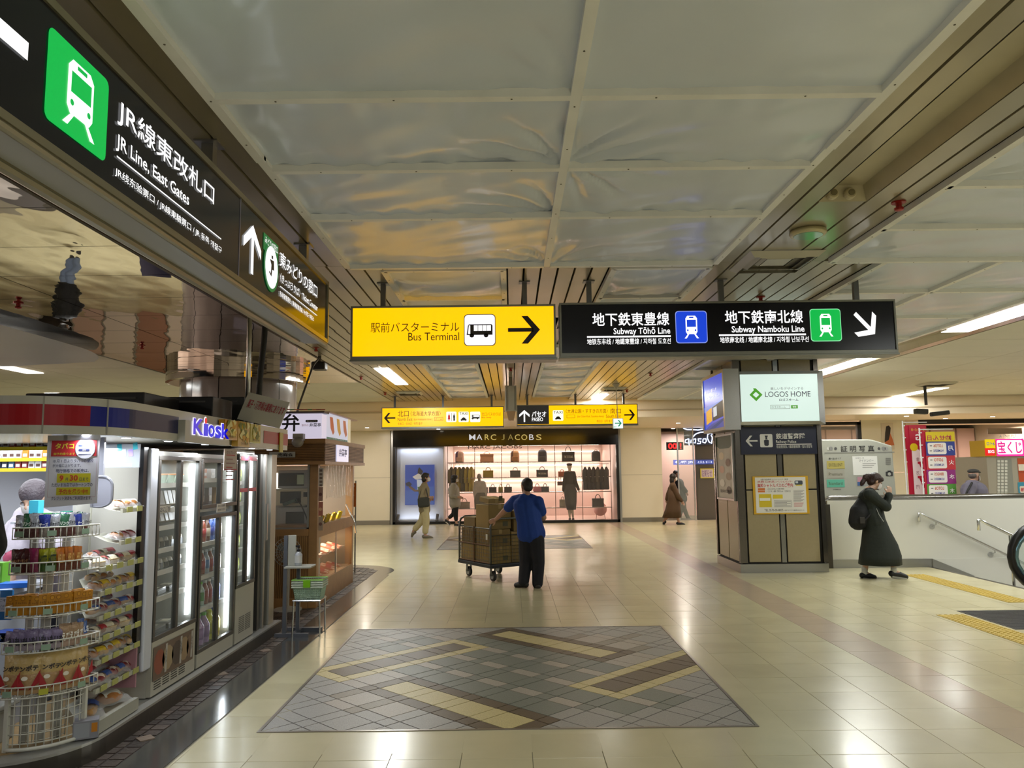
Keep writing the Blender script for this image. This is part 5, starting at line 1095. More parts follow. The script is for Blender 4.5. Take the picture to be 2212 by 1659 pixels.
# fascia: outer skin with stripes
def fpath(off=0):
    return [(-6.4, 4.1 - off), (-2.95, 4.1 - off)] + arc(-2.75, 4.6, .5 + off, -90, 0, 24)[1:] + [(-2.25 + off, y) for y in (4.9, 5.2, 5.26, 5.3, 6.2, 7.0, 7.62, 7.75)]
def skin(pts, z0, z1, name, mat, th=.03, mi=None):
    b = MB(); n = len(pts)
    q = []
    for i, p in enumerate(pts):
        a = Vector(pts[max(i - 1, 0)]); c = Vector(pts[min(i + 1, n - 1)]); t = (c - a).normalized(); q.append((p[0] - t.y * th, p[1] + t.x * th))
    for i in range(n - 1):
        a, c, d, e = pts[i], pts[i + 1], q[i + 1], q[i]
        b.add([(a[0], a[1], z0), (c[0], c[1], z0), (d[0], d[1], z0), (e[0], e[1], z0), (a[0], a[1], z1), (c[0], c[1], z1), (d[0], d[1], z1), (e[0], e[1], z1)],
              [(0, 1, 5, 4), (4, 5, 6, 7), (3, 2, 1, 0), (2, 3, 7, 6)] + ([(0, 4, 7, 3)] if i == 0 else []) + ([(1, 2, 6, 5)] if i == n - 2 else []))
    return b.build(name, mat, ks)
fp_ = fpath(); ZF0, ZF1 = 1.825, 2.03
skin(fp_, ZF0, ZF1, 'fascia', KW)
o1 = fpath(.002); iA = 2 + 14
RDK = M('#a80c1c', .35, spec=.3); BLK_ = M('#15208c', .35, spec=.3); DBL = M('#262654', .3, spec=.3)
skin(o1[:iA], 1.872, 1.985, 'red_stripe', RDK, .002); skin(o1[iA - 1:iA + 8], 1.872, 1.985, 'blue_stripe', BLK_, .002); skin(o1[iA + 7:iA + 12], 1.872, 1.985, 'navy_stripe', DBL, .002)
skin(fpath(.003)[-3:], 1.872, 1.985, 'red_stripe', RDK, .002)
for k in (8, 18): p = fpath(.004)[k]; MB().cbox((p[0], p[1], (ZF0 + ZF1) / 2), (.006, .006, ZF1 - ZF0 - .002), 0).build('joint_strip', M('#a9a79c', .3), ks)
roof = [(-2.28, 7.74), (-6.4, 7.74), (-6.4, 4.12)] + arc(-2.76, 4.6, .47, -90, 0, 16)
MB().prism(roof, ZF0 + .012, ZF0 + .04).build('soffit', M('#8f8b82', .25, .6), ks); MB().prism(roof, ZF1 - .02, ZF1).build('roof', KW, ks)
kd0 = thing('kiosk_downlight', 'small round downlight of kiosk', 'ceiling light', (0, 0, 0)); MB().lathe([(.028, -.006), (.034, -.003), (.036, .0)], (0, 0, 0), 14).build('rim', M('#c8c8c4', .3, .6), kd0); MB().lathe([(.026, -.009), (.026, -.005)], (0, 0, 0), 14).build('diffuser', M('#f0f4ff', .4, emit=8), kd0)
KD = Stock(kd0)
for px, py, lb_ in ((188, 938, 'round soffit light of the kiosk above the tobacco notice'), (304, 944, 'round soffit light of the kiosk under the blue to navy stripe'), (382, 952, 'round soffit light of the kiosk left of its lit name'), (446, 959, 'round soffit light of the kiosk right under its lit name'), (544, 968, 'round soffit light of the kiosk under the yellow flower posters'), (583, 971, 'last round soffit light at the far end of the kiosk')):
    p = onz(px, py, ZF0 + .004); x = min(p.x, -2.36); y = min(max(p.y, 4.2), 7.6); KD.put((x, y, ZF0 - .012 if x > -2.34 else ZF0 + .006), label=lb_)
    lamp('soffit_lamp', (x, y, ZF0 - .03), 0.06, .06, 4.5, (.92, .95, 1))
lamp('kiosk_lamp', (-3.6, 5.2, 1.79), 2.0, 1.2, 32, (.9, .94, 1)); lamp('kiosk_lamp', (-2.62, 4.75, 1.77), .2, .5, 10, (.9, .94, 1))
# kiosk name sign
kn = thing('kiosk_name_sign', 'lit kiosk name sign with purple and blue letters and a red dot', 'sign', (-2.21, 5.7, 1.83))
XN = -2.2; y0_, y1_ = onk(400, 930, XN).y, onk(496, 930, XN).y
MB().box(-2.25, y0_, 1.815, XN, y1_, 1.965).build('sign_case', M('#b9b8ae', .3), kn)
g = G((XN + .002, 0, 0), EY, EZ, px=True, lift=.004); WO = M('#f0ecff', .4, emit=1.2)
for ch, a, b_, t_, m_, c_ in (('K', 416, 437, 902.5, 940.5, '#4c34d8'), ('ı', 438, 447, 914, 942.5, '#3c30dc'), ('o', 448, 461, 916.5, 945, '#1c20e0'), ('s', 463, 475.5, 919, 947, '#1018e0'), ('k', 477, 493, 914.5, 948.5, '#0c10e8')):
    g.text(WO, ch, a - 1, t_ - 1, b_ + 1.2, m_ + 1.5, bold=.06, l=1); g.text(M(c_, .4, emit=.9), ch, a, t_ + .5, b_, m_, bold=.03, l=2)
g.disc(WO, 442.5, 909, .03, 1); g.disc(M('#e83028', .4, emit=.9), 442.5, 909, .022, 2); g.build('lettering', kn)
for k, (pa, pb, ta, tb, c_) in enumerate(((486, 513, 908, 950, '#c89020'), (514.5, 539.5, 911, 965, '#c8a040'), (541, 563, 917, 957, '#b8b020'))):
    X_ = -2.19; ya, yb2 = onk(pa, 930, X_).y, onk(pb, 930, X_).y; za, zb_ = onk((pa + pb) / 2, tb, X_).z, onk((pa + pb) / 2, ta, X_).z
    t = thing('flower_poster', ['yellow flower poster right next to the kiosk name', 'middle yellow flower poster on the kiosk fascia', 'yellow green flower poster, farthest on the kiosk fascia'][k], 'poster', (X_, (ya + yb2) / 2, za))
    MB().box(X_ - .05, ya, za, X_, yb2, zb_).build('card', M(c_, .3), t)
    g = G((X_ + .001, 0, 0), EY, EZ, lift=.001); r = random.Random(k)
    for j in range(16):
        u, v = r.uniform(ya + .05, yb2 - .05), r.uniform(za + .04, zb_ - .02); a = r.uniform(0, 3); g.poly_uv(r.choice(['#e8c030', '#f0d868', '#d8a018', '#7a8020', '#f4e8a0']), [(u + .05 * math.cos(a + q) * (1 if q % 2 else .35), v + .03 * math.sin(a + q)) for q in range(6)], 1 + j * .3)
    g.text('#6a5010', ('黄金色の丘', 'ひまわり畑', '春の北海道')[k], ya + .05, za + .035, yb2 - .05, za + .015, l=7); g.build('print', t)
Xn = -2.24; ya, yb2 = onk(484, 1000, Xn).y, onk(511.5, 1000, Xn).y; za, zb_ = onk(498, 1016, Xn).z, 1.80
t = thing('hanging_notice', 'long pale notice hanging below the kiosk fascia in front of the coolers', 'notice', (Xn, (ya + yb2) / 2, za))
MB().box(Xn - .004, ya, za, Xn, yb2, zb_ - .005).build('sheet', M('#b8aaa0', .5), t)
g = G((Xn + .001, 0, 0), EY, EZ, lift=.001)
for k in range(7): g.rect('#8c6a68' if k % 3 else '#b04848', ya + .04, zb_ - .05 - k * .032, yb2 - .05 - (k % 2) * .05, zb_ - .06 - k * .032, 1)
g.rect('#a03040', ya, za + .0, yb2, za + .012, 1); g.text('#6a4a48', 'セルフレジ', ya + .04, zb_ - .02, yb2 - .04, zb_ - .045, l=2); g.build('print', t)
t = thing('price_tag', 'yellow vertical tag on the red end of the kiosk fascia', 'notice', (-2.24, 7.35, 1.8)); ya, yb2 = onk(604, 950, -2.24).y, onk(611, 950, -2.24).y
MB().box(-2.245, ya, 1.8, -2.236, yb2, 1.99).build('card', M('#b8a828', .4), t)
# things on the kiosk roof
def rbox(label, x0, y0, z1, x1, y1, c_='#0d0e12', name='equipment_box'):
    t = thing(name, label, 'box', ((x0 + x1) / 2, (y0 + y1) / 2, ZF1)); MB().box(x0, y0, ZF1, x1, y1, z1).build('case', M(c_, .45), t, bevel=.008)
    MB().box(x0 + .03, y0 - .004, z1 - .05, x1 - .06, y0, z1 - .035).build('slot_line', M('#4a4a48', .5), t); return t
rbox('long flat black case on the kiosk roof, left of the others', -3.55, 5.6, ony(200, 848, 5.6).z, -2.68, 6.2); rbox('taller black case on the kiosk roof behind the navy stripe', -2.95, 6.3, ony(400, 857, 6.3).z, -2.45, 6.75, '#0c0d14')
rbox('dark grey sloping case on the kiosk roof behind the kiosk name', -2.62, 6.9, ony(530, 857, 6.9).z, -2.4, 7.4, '#2e302e')
qc = [(537, 847), (625.5, 869), (603, 925.5), (512, 905)]; QP = [ony(x, y, 6.55) for x, y in qc]
t = thing('tilted_notice_board', 'tilted white board with red lettering on the kiosk roof', 'notice board', (QP[3].x, 6.55, 2.0))
MB().ext([QP[3], QP[2], QP[1], QP[0]], (0, .012, 0)).build('board', M('#c8c4b8', .5), t)
g = G(QP[3] + Vector((0, -.008, 0)), QP[2] - QP[3], (QP[0] - QP[3]) - (QP[2] - QP[3]).normalized() * (QP[0] - QP[3]).dot((QP[2] - QP[3]).normalized()))
sh_ = (QP[0] - QP[3]).dot((QP[2] - QP[3]).normalized()) / (QP[0] - QP[3]).dot(g.U); Wd = (QP[2] - QP[3]).length; Hd = (QP[0] - QP[3]).dot(g.U)
n0 = len(g.mb.v); g.text('#a83040', '菓子・酒売場は裏側にあります', .1 * Wd, .78 * Hd, .96 * Wd, .46 * Hd, bold=.015)
for i in range(n0, len(g.mb.v)):
    p = Vector(g.mb.v[i]) - g.O; v = p.dot(g.U); g.mb.v[i] = tuple(Vector(g.mb.v[i]) + g.R * v * sh_)
g.build('lettering', t)
pg = thing('chrome_pole', 'chrome pole rising from the kiosk roof to the ceiling', 'pole', (onk(537, 780, -2.3).x, onk(537, 780, -2.3).y, ZF1)); p = onk(537, 780, -2.33)
MB().tube([(p.x, p.y, ZF1), (p.x, p.y, CEIL)], .022, 12).build('tube', CHROME(), pg, smooth=True); MB().lathe([(.05, 0), (.05, .01), (.03, .02)], (p.x, p.y, ZF1), 12).build('flange', CHROME(), pg)
t = thing('black_cable', 'thick black cable beside the chrome pole', 'cable', (-2.3, 7, 2.0)); MB().tube([(ony(576, 690, 7).x, 7.0, CEIL), ony(570, 740, 7.0), ony(563, 800, 7.0), (ony(556, 862, 7).x, 7.0, ZF1)], .028, 8).build('cord', M('#1c1c1c', .5), t, smooth=True)
t = thing('ceiling_cable', 'thin grey cable hanging from the ceiling past the round column', 'cable', (-2.6, 10, 2.4)); MB().tube([onz(690, 772, CEIL - .01), ony(676, 790, 10.4), ony(662, 830, 10.2), ony(645, 878, 10.0), ony(640, 900, 10.0)], .014, 6).build('cord', M('#55534c', .5), t, smooth=True)
t = thing('dome_camera', 'dark camera on the ceiling just past the black gate sign', 'camera', (-2.5, 11, 3.1)); p = ony(690, 791, 11.2)
MB().cbox((p.x, p.y, p.z), (.2, .2, .12)).build('body', M('#1c1c1a', .4), t, bevel=.02); MB().tube([(p.x, p.y, p.z + .05), (p.x, p.y, CEIL)], .025, 8).build('arm', M('#6a665c', .4), t)
# walls inside ------------------------------------------------------------------
IW = M('#c8ccd4', .5)
MB().box(-6.3, 7.6, .12, -2.75, 7.68, 1.8).build('inner_wall', IW, ks); MB().box(-3.02, 5.35, .12, -2.99, 7.6, 1.8).build('inner_wall', IW, ks); MB().box(-6.3, 6.3, .12, -3.02, 6.35, 1.8).build('inner_wall', IW, ks)
# cigarette rack
RY = 5.75
cr = thing('cigarette_rack', 'white tiered cigarette rack at the upper left inside the kiosk', 'rack', (-3.6, RY, 1.55)); xa = pxx(-60, RY); xb = pxx(110, RY)
rows_ = [ony(50, py, RY).z for py in (964, 988, 1010)]
MB().box(xa, RY + .1, rows_[2] - .03, xb, RY + .13, rows_[0] + .12).build('back', M('#c8ccd8', .5), cr)
for z in rows_:
    MB().box(xa, RY - .02, z - .012, xb, RY + .1, z - .006).build('tier', M('#d8dce8', .4), cr); MB().box(xa, RY - .026, z - .03, xb, RY - .02, z - .004).build('price_strip', M('#c8b820', .4), cr)
pk = MB().box(-.021, -.01, 0, .021, .01, .06); pk0 = pk.build('pack', M('#e8e8ec', .3), None); G_ = None
pkm = []
for k, c_ in enumerate(['#e8e8ec', '#a02838', '#28344c', '#c04c68', '#8a98b8', '#d88820', '#3c6890', '#8c2c30']):
    r = thing('cigarette_pack', 'pink cigarette pack beside the rack', 'cigarette pack', (0, 0, 0)); MB().box(-.021, -.01, 0, .021, .01, .06).build('box', M(c_, .3), r)
    g = G((0, -.0105, 0), EX, EZ); g.rect('#f0f0f0' if k else '#5a3c34', -.015, .012, .015, .034); g.build('print', r); pkm.append(Stock(r))
bpy.data.objects.remove(pk0)
rr = random.Random(5); PN = ['white', 'dark red', 'navy', 'pink', 'pale blue', 'orange', 'teal', 'maroon']
for j, z in enumerate(rows_):
    n = int((xb - xa) / .05)
    for i in range(n):
        k = (rr.choice([0, 1, 2, 3, 0]) if j == 0 else (rr.choice([0, 0, 0, 5]) if j == 1 else rr.choice([0, 7, 7, 6, 2])))
        pkm[k].put((xa + .03 + i * .05, RY + .02, z - .006), 0, '%s cigarette pack in the %s rack row, %s' % (PN[k], ('top', 'middle', 'bottom')[j], ORD(i)), '%s cigarette packs %s row' % (PN[k], ('top', 'middle', 'bottom')[j]))
# notices in the kiosk window
YT = 4.32
x0, x1, z0, z1 = px_rect_on_y(95, 946, 214, 1093, YT)
t = thing('tobacco_notice', 'white tobacco price notice with a red heading hanging in the kiosk opening', 'notice', ((x0 + x1) / 2, YT, z0))
q = [ony(x, y, YT) for x, y in ((95, 1097), (209, 1087), (216, 949), (103, 947))]; q[3].z = q[2].z = ZF0 - .001
MB().ext(q, (0, .003, 0)).build('sheet', M('#e6e8f6', .4), t); MB().box(x0 + .1, YT, z1 - .02, x0 + .12, YT + .004, ZF0).build('tape', M('#d8d8d8', .4), t)
g = G((0, YT - .001, 0), EX, EZ, px=True, lift=.0006); NV = '#28305c'
g.rect('#c02c34', 112, 952, 208, 985, 1); g.text('#e0d040', 'タバコ', 120, 957.5, 160, 969.5, bold=.03); g.text('#e0d040', '御予約承ります', 116, 976.5, 162, 983, bold=.01)
g.disc('#b8bcd0', 184.5, 970, .057, 2, 1); g.disc('#d2d4e0', 184.5, 970, .054, 3, 1); g.rect(NV, 170, 961, 198, 964.3, 4); g.rect('#dcdce4', 179, 961.8, 197, 963.6, 5); g.rrect(NV, 170, 970, 194, 974.5, .5, 4); g.rect('#dcdce4', 179, 971.6, 186, 973, 5); g.poly(NV, [(170, 981), (197, 980.4), (197, 981.6), (170, 983)], 4)
for (t_, a, b_, c_, d_, cc, bd) in (('10 月 1 日よりタバコの値段', 115, 992, 202, 999, NV, .005), ('が大幅に上がります。', 114, 1002.5, 175, 1009, NV, .005), ('現行価格での販売は、', 121, 1013, 192, 1020.5, NV, .012), ('ただいま当店ではカートンでの', 112, 1043.5, 200, 1051, NV, .005), ('クレジット決済もご利用頂けます。', 111, 1072.5, 198, 1080, NV, .005)): g.text(cc, t_, a, b_, c_, d_, bold=bd)
g.rect('#d0c828', 123.5, 1023, 195, 1042, 1); g.text('#c83c30', '9', 129, 1027, 137, 1039, bold=.03); g.text(NV, '月', 141, 1032, 147, 1038.5, bold=.01); g.text('#c83c30', '30', 151, 1026.5, 168, 1038.5, bold=.03); g.text(NV, '日まで', 172, 1031.5, 191, 1038.5, bold=.01)
g.rect('#d0c828', 122, 1053, 194.5, 1069, 1); g.text('#c83c30', '予約を承り中!!', 127, 1056.5, 190, 1066.5, bold=.02); g.frame('#b06878', 109, 951, 206, 1073, .001, 1); g.build('print', t)
YA = 4.95; x0, x1, z0, z1 = px_rect_on_y(212, 947, 302, 1010, YA)
t = thing('device_poster', 'pale blue white poster of small packets at the upper right inside the kiosk', 'poster', ((x0 + x1) / 2, YA, z0)); MB().box(x0, YA, z0, x1, YA + .01, min(z1, 1.795)).build('sheet', M('#ccd6e2', .3, emit=.25), t)
g = G((0, YA - .001, 0), EX, EZ, px=True, lift=.0008)
for (a, b_, c_) in ((253, 960, '#30a8b8'), (287, 957, '#30a8b8'), (262, 972, '#a8b8d8'), (277, 972, '#8878c8')): g.poly(c_, [(a, b_), (a + 10, b_ - 2), (a + 11, b_ + 13), (a + 1, b_ + 15)], 2)
for k in range(3): g.rect('#a8acb4', 217, 1002 + k * 2.4, 285, 1002.8 + k * 2.4, 1)
g.text('#98a8b8', 'COOL & FRESH', 217, 961, 242, 963, bold=0); g.text('#98a8c8', 'NEW', 217, 989, 223, 993); g.build('print', t)
YM = 4.6; x0, x1, z0, z1 = px_rect_on_y(200, 1029, 243, 1095, YM); t = thing('tray_holder', 'grey rounded plastic tray behind the tobacco notice', 'tray', ((x0 + x1) / 2, YM, z0)); b = MB()
pts = [(x0, z1), (x0, z0)] + [(x1 - .07 + .07 * math.cos(a), z0 + .05 + .05 * math.sin(a)) for a in [math.radians(-90 + 15 * k) for k in range(7)]] + [(x1 - .06 + .06 * math.cos(a), z1 - .06 + .06 * math.sin(a)) for a in [math.radians(15 * k) for k in range(7)]]
b.ext([(p[0], YM, p[1]) for p in pts], (0, .012, 0)); b.build('plate', M('#9a9ca6', .35), t, bevel=.004); MB().tube([(p[0], YM - .004, p[1]) for p in pts], .008, 6, closed=True).build('raised_rim', M('#84868e', .3), t)
MB().box(x0 - .12, YM + .012, z0 + .1, x0 + .05, YM + .03, ZF0).build('bracket', M('#84868e', .3), t)
# white swing door post, black post
SH_Y0, SH_Y1 = 4.63, 5.09
b = MB(); ya, yb2 = onk(316, 1200).y, onk(334, 1200).y; zt = onk(330, 962).z; zb_ = onk(330, 1440).z
b.box(XK - .025, ya, zb_, XK + .006, yb2, zt - .02); b.build('white_post', M('#c4c8d2', .3), ks, bevel=.012)
MB().box(XK - .04, SH_Y1 + .02, .45, XK - .01, ya - .008, 1.78).build('black_post', M('#0b0b0d', .3), ks)
# shelves of bread --------------------------------------------------------------

bs = thing('bread_shelf', 'open tiered shelf unit of wrapped bread between the wire rack and the black post', 'shelf', (XK - .2, (SH_Y0 + SH_Y1) / 2, .12))
tz = [onk(303, py).z for py in (1094, 1160, 1206, 1253, 1300, 1342, 1385, 1439)]
SHM = M('#b4b4a4', .4)
for i, z in enumerate(tz):
    d = .24 if i < 2 else .30
    b = MB(); b.add([(XK - .02, SH_Y0 + (.22 if i < 2 else 0), z - .02), (XK - .02, SH_Y1, z - .02), (XK - d, SH_Y1, z + .03), (XK - d, SH_Y0 + .3, z + .03), (XK - .09, SH_Y0 + (.22 if i < 2 else 0), z - .01)], [(0, 1, 2, 3, 4)])
    b.box(XK - .02, SH_Y0 + (.22 if i < 2 else 0), z - .03, XK - .005, SH_Y1, z - .004); b.build('tier', SHM, bs)
    for k in range(4 if i > 1 else 2):
        y = SH_Y0 + .05 + k * .13 + (.22 if i < 2 else 0); MB().cbox((XK + .0, y + .03, z - .012), (.004, .07, .034)).build('price_card', M('#a8a860', .5), bs)
MB().prism([(XK + .03, SH_Y0 - .02), (XK + .03, SH_Y1), (XK - .34, SH_Y1), (XK - .34, SH_Y0 + .3), (XK - .09, SH_Y0 - .02)], .121, .192).build('base_box', M('#a8a89c', .4), bs)
MB().box(XK - .36, SH_Y1 + .01, .12, XK - .34, SH_Y1 + .03, 1.5).build('back_upright', SHM, bs); MB().box(XK - .36, SH_Y0 + .3, .25, XK - .34, SH_Y1 + .0, 1.5).build('back_panel', M('#a8a8a0', .5), bs)
MB().box(XK - .34, SH_Y1 + .005, .25, XK + .0, SH_Y1 + .02, .5).build('pink_poster', M('#a87c88', .5), bs)
PLASTIC = glass('#f2f4f6', .22, .08)
def bread(kind, cols):
    r = thing('bread_pack', 'x', 'bread', (0, 0, 0)); b = MB(); R_ = random.Random(kind)
    if kind == 0: b.ell((0, 0, .035), (.055, .075, .032), 12, 8)
    elif kind == 1:
        for k in range(4): b.ell((R_.uniform(-.02, .02), -.06 + k * .04, .03), (.035, .03, .026), 10, 6)
    elif kind == 2: b.ell((0, 0, .03), (.035, .1, .03), 12, 8)
    elif kind == 3:
        for k in range(3):
            for j in range(2): b.ell((-.03 + j * .055, -.05 + k * .05, .028), (.027, .026, .025), 9, 6)
    else: b.box(-.05, -.06, .004, .05, .06, .05)
    b.build('loaf', M(cols[0], .6, bump=.2, bscale=50, vary=.25, vscale=20), r, smooth=kind != 4)
    w = MB(); w.grid(lambda u, v: ((u - .5) * .15 * (1 - .12 * math.sin(v * math.pi)), (v - .5) * .2, .012 + .052 * (max(0, math.sin(math.pi * u)) ** .5) * (max(0, math.sin(math.pi * v)) ** .4) + .004 * math.sin(u * 23 + v * 17)), 10, 12)
    w.build('wrapper', PLASTIC, r, smooth=True)
    l = MB(); l.grid(lambda u, v: ((u - .5) * .08, (v - .5) * .09, .070 - .02 * (2 * u - 1) ** 2), 4, 2); l.build('label_sticker', M(cols[1], .35), r)
    return Stock(r)
BRD = [(bread(0, ('#a8703c', '#c8c8c0')), 'round brown bun'), (bread(1, ('#8c5c34', '#b03038')), 'row of small rolls'), (bread(2, ('#b88a50', '#3858a0')), 'long split roll'), (bread(3, ('#c89848', '#d8b830')), 'bag of little buns'), (bread(4, ('#c8b088', '#e0d8c0')), 'sliced sandwich pack'), (bread(0, ('#8c3438', '#e8d8c8')), 'red glazed bun')]
TN = ['top', 'second', 'third', 'fourth', 'fifth', 'sixth', 'seventh', 'eighth']
for i, z in enumerate(tz):
    n = 3 if i < 2 else 6
    for k in range(n):
        s_, nm = BRD[(i * 2 + k * 3) % 6 if i not in (0, 1) else (5 if i == 1 and k else 0)]
        y = (SH_Y0 + .28 if i < 2 else SH_Y0 + .05) + k * .082
        for dx in ((0,) if i < 2 or k < 3 else (0, 1)):
            s_.put((XK - .075 - dx * .14, y, z + .002 + dx * .02), rr.uniform(-.4, .4) + (0 if k % 2 else .3), 'plastic wrapped %s on the %s bread shelf, %s%s' % (nm, TN[i], ORD(k), ' behind' if dx else ''), '%s on %s bread shelf' % (nm, TN[i]), .72, (0, .25, rr.uniform(-.5, .5)))
for k, (y, s_, nm, px_) in enumerate(((4.72, BRD[2][0], 'nearer wrapped long loaf with a blue band on the lowest white bread box', 0), (4.93, BRD[0][0], 'farther wrapped bread on the lowest white bread box', 0))):
    s_.put((XK - .08, y, .195), .5 - k, nm, None, 1.15)
# wire rack with curved baskets -------------------------------------------------
wr = thing('wire_rack', 'white wire display rack with curved baskets at the corner of the kiosk', 'rack', (-2.7, 4.55, .12)); WIRE = M('#d0cfc4', .35)
CX_, CY_ = -2.72, 4.60; RB = .30
lv = []
for (pt, pb, px) in ((1141, 1165, 45), (1217, 1241, 42), (1311, 1334, 36), (1388, 1411, 30), (1484, 1508, 22)):
    Yq = CY_ - RB; lv.append((ony(px, pt, Yq).z, ony(px, pb, Yq).z))
def ra(r, a, z): return (CX_ + r * math.cos(math.radians(a)), CY_ + r * math.sin(math.radians(a)), z)
A0, A1 = -96, -4
for i, (zt, zb_) in enumerate(lv):
    r = RB + (.03 if i == 4 else .01 * i); bk = MB()
    top = [ra(r - .14, A0, zt)] + [ra(r, A0 + (A1 - A0) * k / 16, zt) for k in range(17)] + [ra(r - .14, A1, zt)]; bot = [(p[0], p[1], zb_) for p in top]
    bk.tube(top, .0042, 6); bk.tube(bot, .0042, 6)
    for k in range(17): bk.tube([ra(r, A0 + (A1 - A0) * k / 16, zt), ra(r, A0 + (A1 - A0) * k / 16, zb_)], .0026, 5); bk.tube([ra(r, A0 + (A1 - A0) * k / 16, zb_), ra(r - .15, A0 + (A1 - A0) * k / 16, zb_)], .0022, 4)
    for k in (0, -1): bk.tube([top[k], bot[k]], .004, 5)
    bk.build('basket', WIRE, wr, smooth=True)
    for k, a in enumerate((-88, -58, -25)): MB().cbox(ra(r + .006, a, (zt + zb_) / 2 - .002), (.045, .003, .03), math.radians(a + 90)).build('price_tag', M('#8ca892' if i < 4 or k != 1 else '#b8b838', .45), wr)
b = MB(); zt_ = lv[0][0] + .0; rg = RB - .15
for k in range(9): a = A0 + (A1 - A0) * k / 8; b.tube([ra(rg, a, .13), ra(rg, a, zt_)], .0028, 5)
for k in range(26): z = .14 + k * (zt_ - .14) / 25; b.tube([ra(rg, A0 + (A1 - A0) * j / 8, z) for j in range(9)], .0024, 4)
b.build('wire_panel', WIRE, wr, smooth=True)
b = MB(); zl = lv[4][1] - .005
for k in range(12): a = A0 + (A1 - A0) * k / 11; b.tube([ra(RB - .04, a, .13), ra(RB - .04, a, zl)], .0032, 5)
for k in range(6): z = .16 + k * (zl - .16) / 5; b.tube([ra(RB - .04, A0 + (A1 - A0) * j / 12, z) for j in range(13)], .0032, 5)
b.tube([ra(RB - .035, A0 + (A1 - A0) * j / 12, .132) for j in range(13)], .011, 6); b.build('wire_skirt', WIRE, wr, smooth=True)
for a in (A0, -60, -20): MB().cbox(ra(rg - .02, a, .12 + (zt_ - .12) / 2), (.045, .012, zt_ - .12), math.radians(a + 90)).build('upright', M('#a5a49c', .4), wr)
for a in (A0, A1): MB().cbox(ra(RB - .04, a, .12 + (zl - .12) / 2), (.022, .022, zl - .12), math.radians(a + 90)).build('leg_frame', WIRE, wr)
def pouch(name, w, h, d, c1, c2, txt=None, crimp=True, gl=.25, met=.0, band=.4):
    r = thing(name, 'x', 'snack', (0, 0, 0)); b = MB()
    def fn(s):
        return lambda u, v: ((u - .5) * w * (1 - .06 * math.sin(v * math.pi)), s * d / 2 * (max(0, math.sin(math.pi * min(1, u))) ** .6) * (max(0, math.sin(math.pi * (.06 + .94 * v))) ** .45 if v < .999 else 0) + s * .0012 * math.sin(u * 40 + v * 9), v * h + (.004 * (int(u * 14) % 2) if v > .99 and crimp else 0))
    b.grid(fn(-1), 12, 12); n = len(b.f); b.grid(fn(1), 8, 8, flip=True)
    b.mi = [(1 if (i // 12) < 12 * band else 0) for i in range(n)] + [0] * (len(b.f) - n); b.build('bag', [M(c1, gl, met, bump=.2, bscale=60), M(c2, gl, met, bump=.2, bscale=60)], r, smooth=True)
    if txt:
        g = G((0, -d / 2 - .0035, 0), EX, EZ); tc, body, y0, y1 = txt; g.text(tc, body, -w * .36, h * y1, w * .36, h * y0, bold=.04); g.build('print', r)
    return Stock(r)
def fill(stocks, lvl, n, a0, a1, dz, label, grp, r=.06, jit=.06, rows=1):
    zt, zb_ = lv[lvl]
    for j in range(rows):
        for k in range(n):
            a = a0 + (a1 - a0) * (k + .5 * j) / (n - .5); s_, nm = stocks(k, j)
            s_.put(ra(RB + .01 * lvl - r - j * .05, a, zb_ + .004 + dz), 0, label % nm + ', %s%s' % (ORD(k), ' behind' if j else ''), grp % nm, rr.uniform(.96, 1.04), (rr.uniform(-.1, .05), rr.uniform(-jit, jit), math.radians(a + 90) + rr.uniform(-.15, .15)))
sv = pouch('snack_pouch', .062, .125, .03, '#a8acb4', '#5c3834', ('#101418', 'ジャック', .5, .68), met=.5); sg = pouch('snack_pouch', .062, .125, .03, '#2c5c40', '#4c3430', ('#d8dcd8', 'リンク', .5, .68), met=.3); sbl = pouch('snack_pouch', .06, .12, .03, '#2a3a8c', '#8a8078', ('#e8e8e8', 'チーズ', .5, .68), met=.3)
fill(lambda k, j: ((sv, 'silver'), (sg, 'green'), (sv, 'silver'), (sbl, 'blue'))[(k + j) % 4], 0, 9, -98, -8, 0, '%s jerky pouch in the top wire basket', '%s pouches top basket', rows=2)
cb = pouch('chocolate_bag', .075, .12, .035, '#3c1414', '#4c1c18', ('#b08050', 'アーモンド', .45, .6)); cp = pouch('candy_bar', .05, .13, .025, '#7c2048', '#8c3458', None); cy = pouch('candy_bar', .05, .125, .022, '#8c8c1c', '#3c5c20', ('#28380c', 'HOTTE', .35, .75)); co_ = pouch('candy_bar', .05, .125, .022, '#a85c14', '#6c3420', ('#e0b060', 'HELLO', .35, .75)); cs = pouch('candy_bar', .06, .05, .03, '#a8b0b4', '#8c9498')
fill(lambda k, j: ((cb, 'dark chocolate'), (cb, 'dark chocolate'), (cp, 'purple'), (cy, 'yellow green'), (cy, 'yellow green'), (co_, 'orange'), (co_, 'orange'), (co_, 'orange'), (cs, 'small silver'))[min(k, 8)], 1, 9, -96, -10, 0, '%s snack bag in the second wire basket', '%s bags second basket', rows=2)
r = thing('caramel_box', 'x', 'snack', (0, 0, 0)); MB().box(-.028, -.014, 0, .028, .014, .105).build('carton', M('#b87c10', .35), r); g = G((0, -.0146, 0), EX, EZ, lift=.0005); g.disc('#8c5a10', 0, .088, .012, 1); g.disc('#c88c18', 0, .088, .009, 2); g.text('#5c3408', 'キャラメル', -.022, .07, .022, .058, l=1); g.build('print', r); cbx = Stock(r)
fill(lambda k, j: (cbx, 'yellow'), 2, 13, -99, -6, 0, '%s caramel box in the third wire basket', '%s boxes third basket', rows=2, jit=.01)
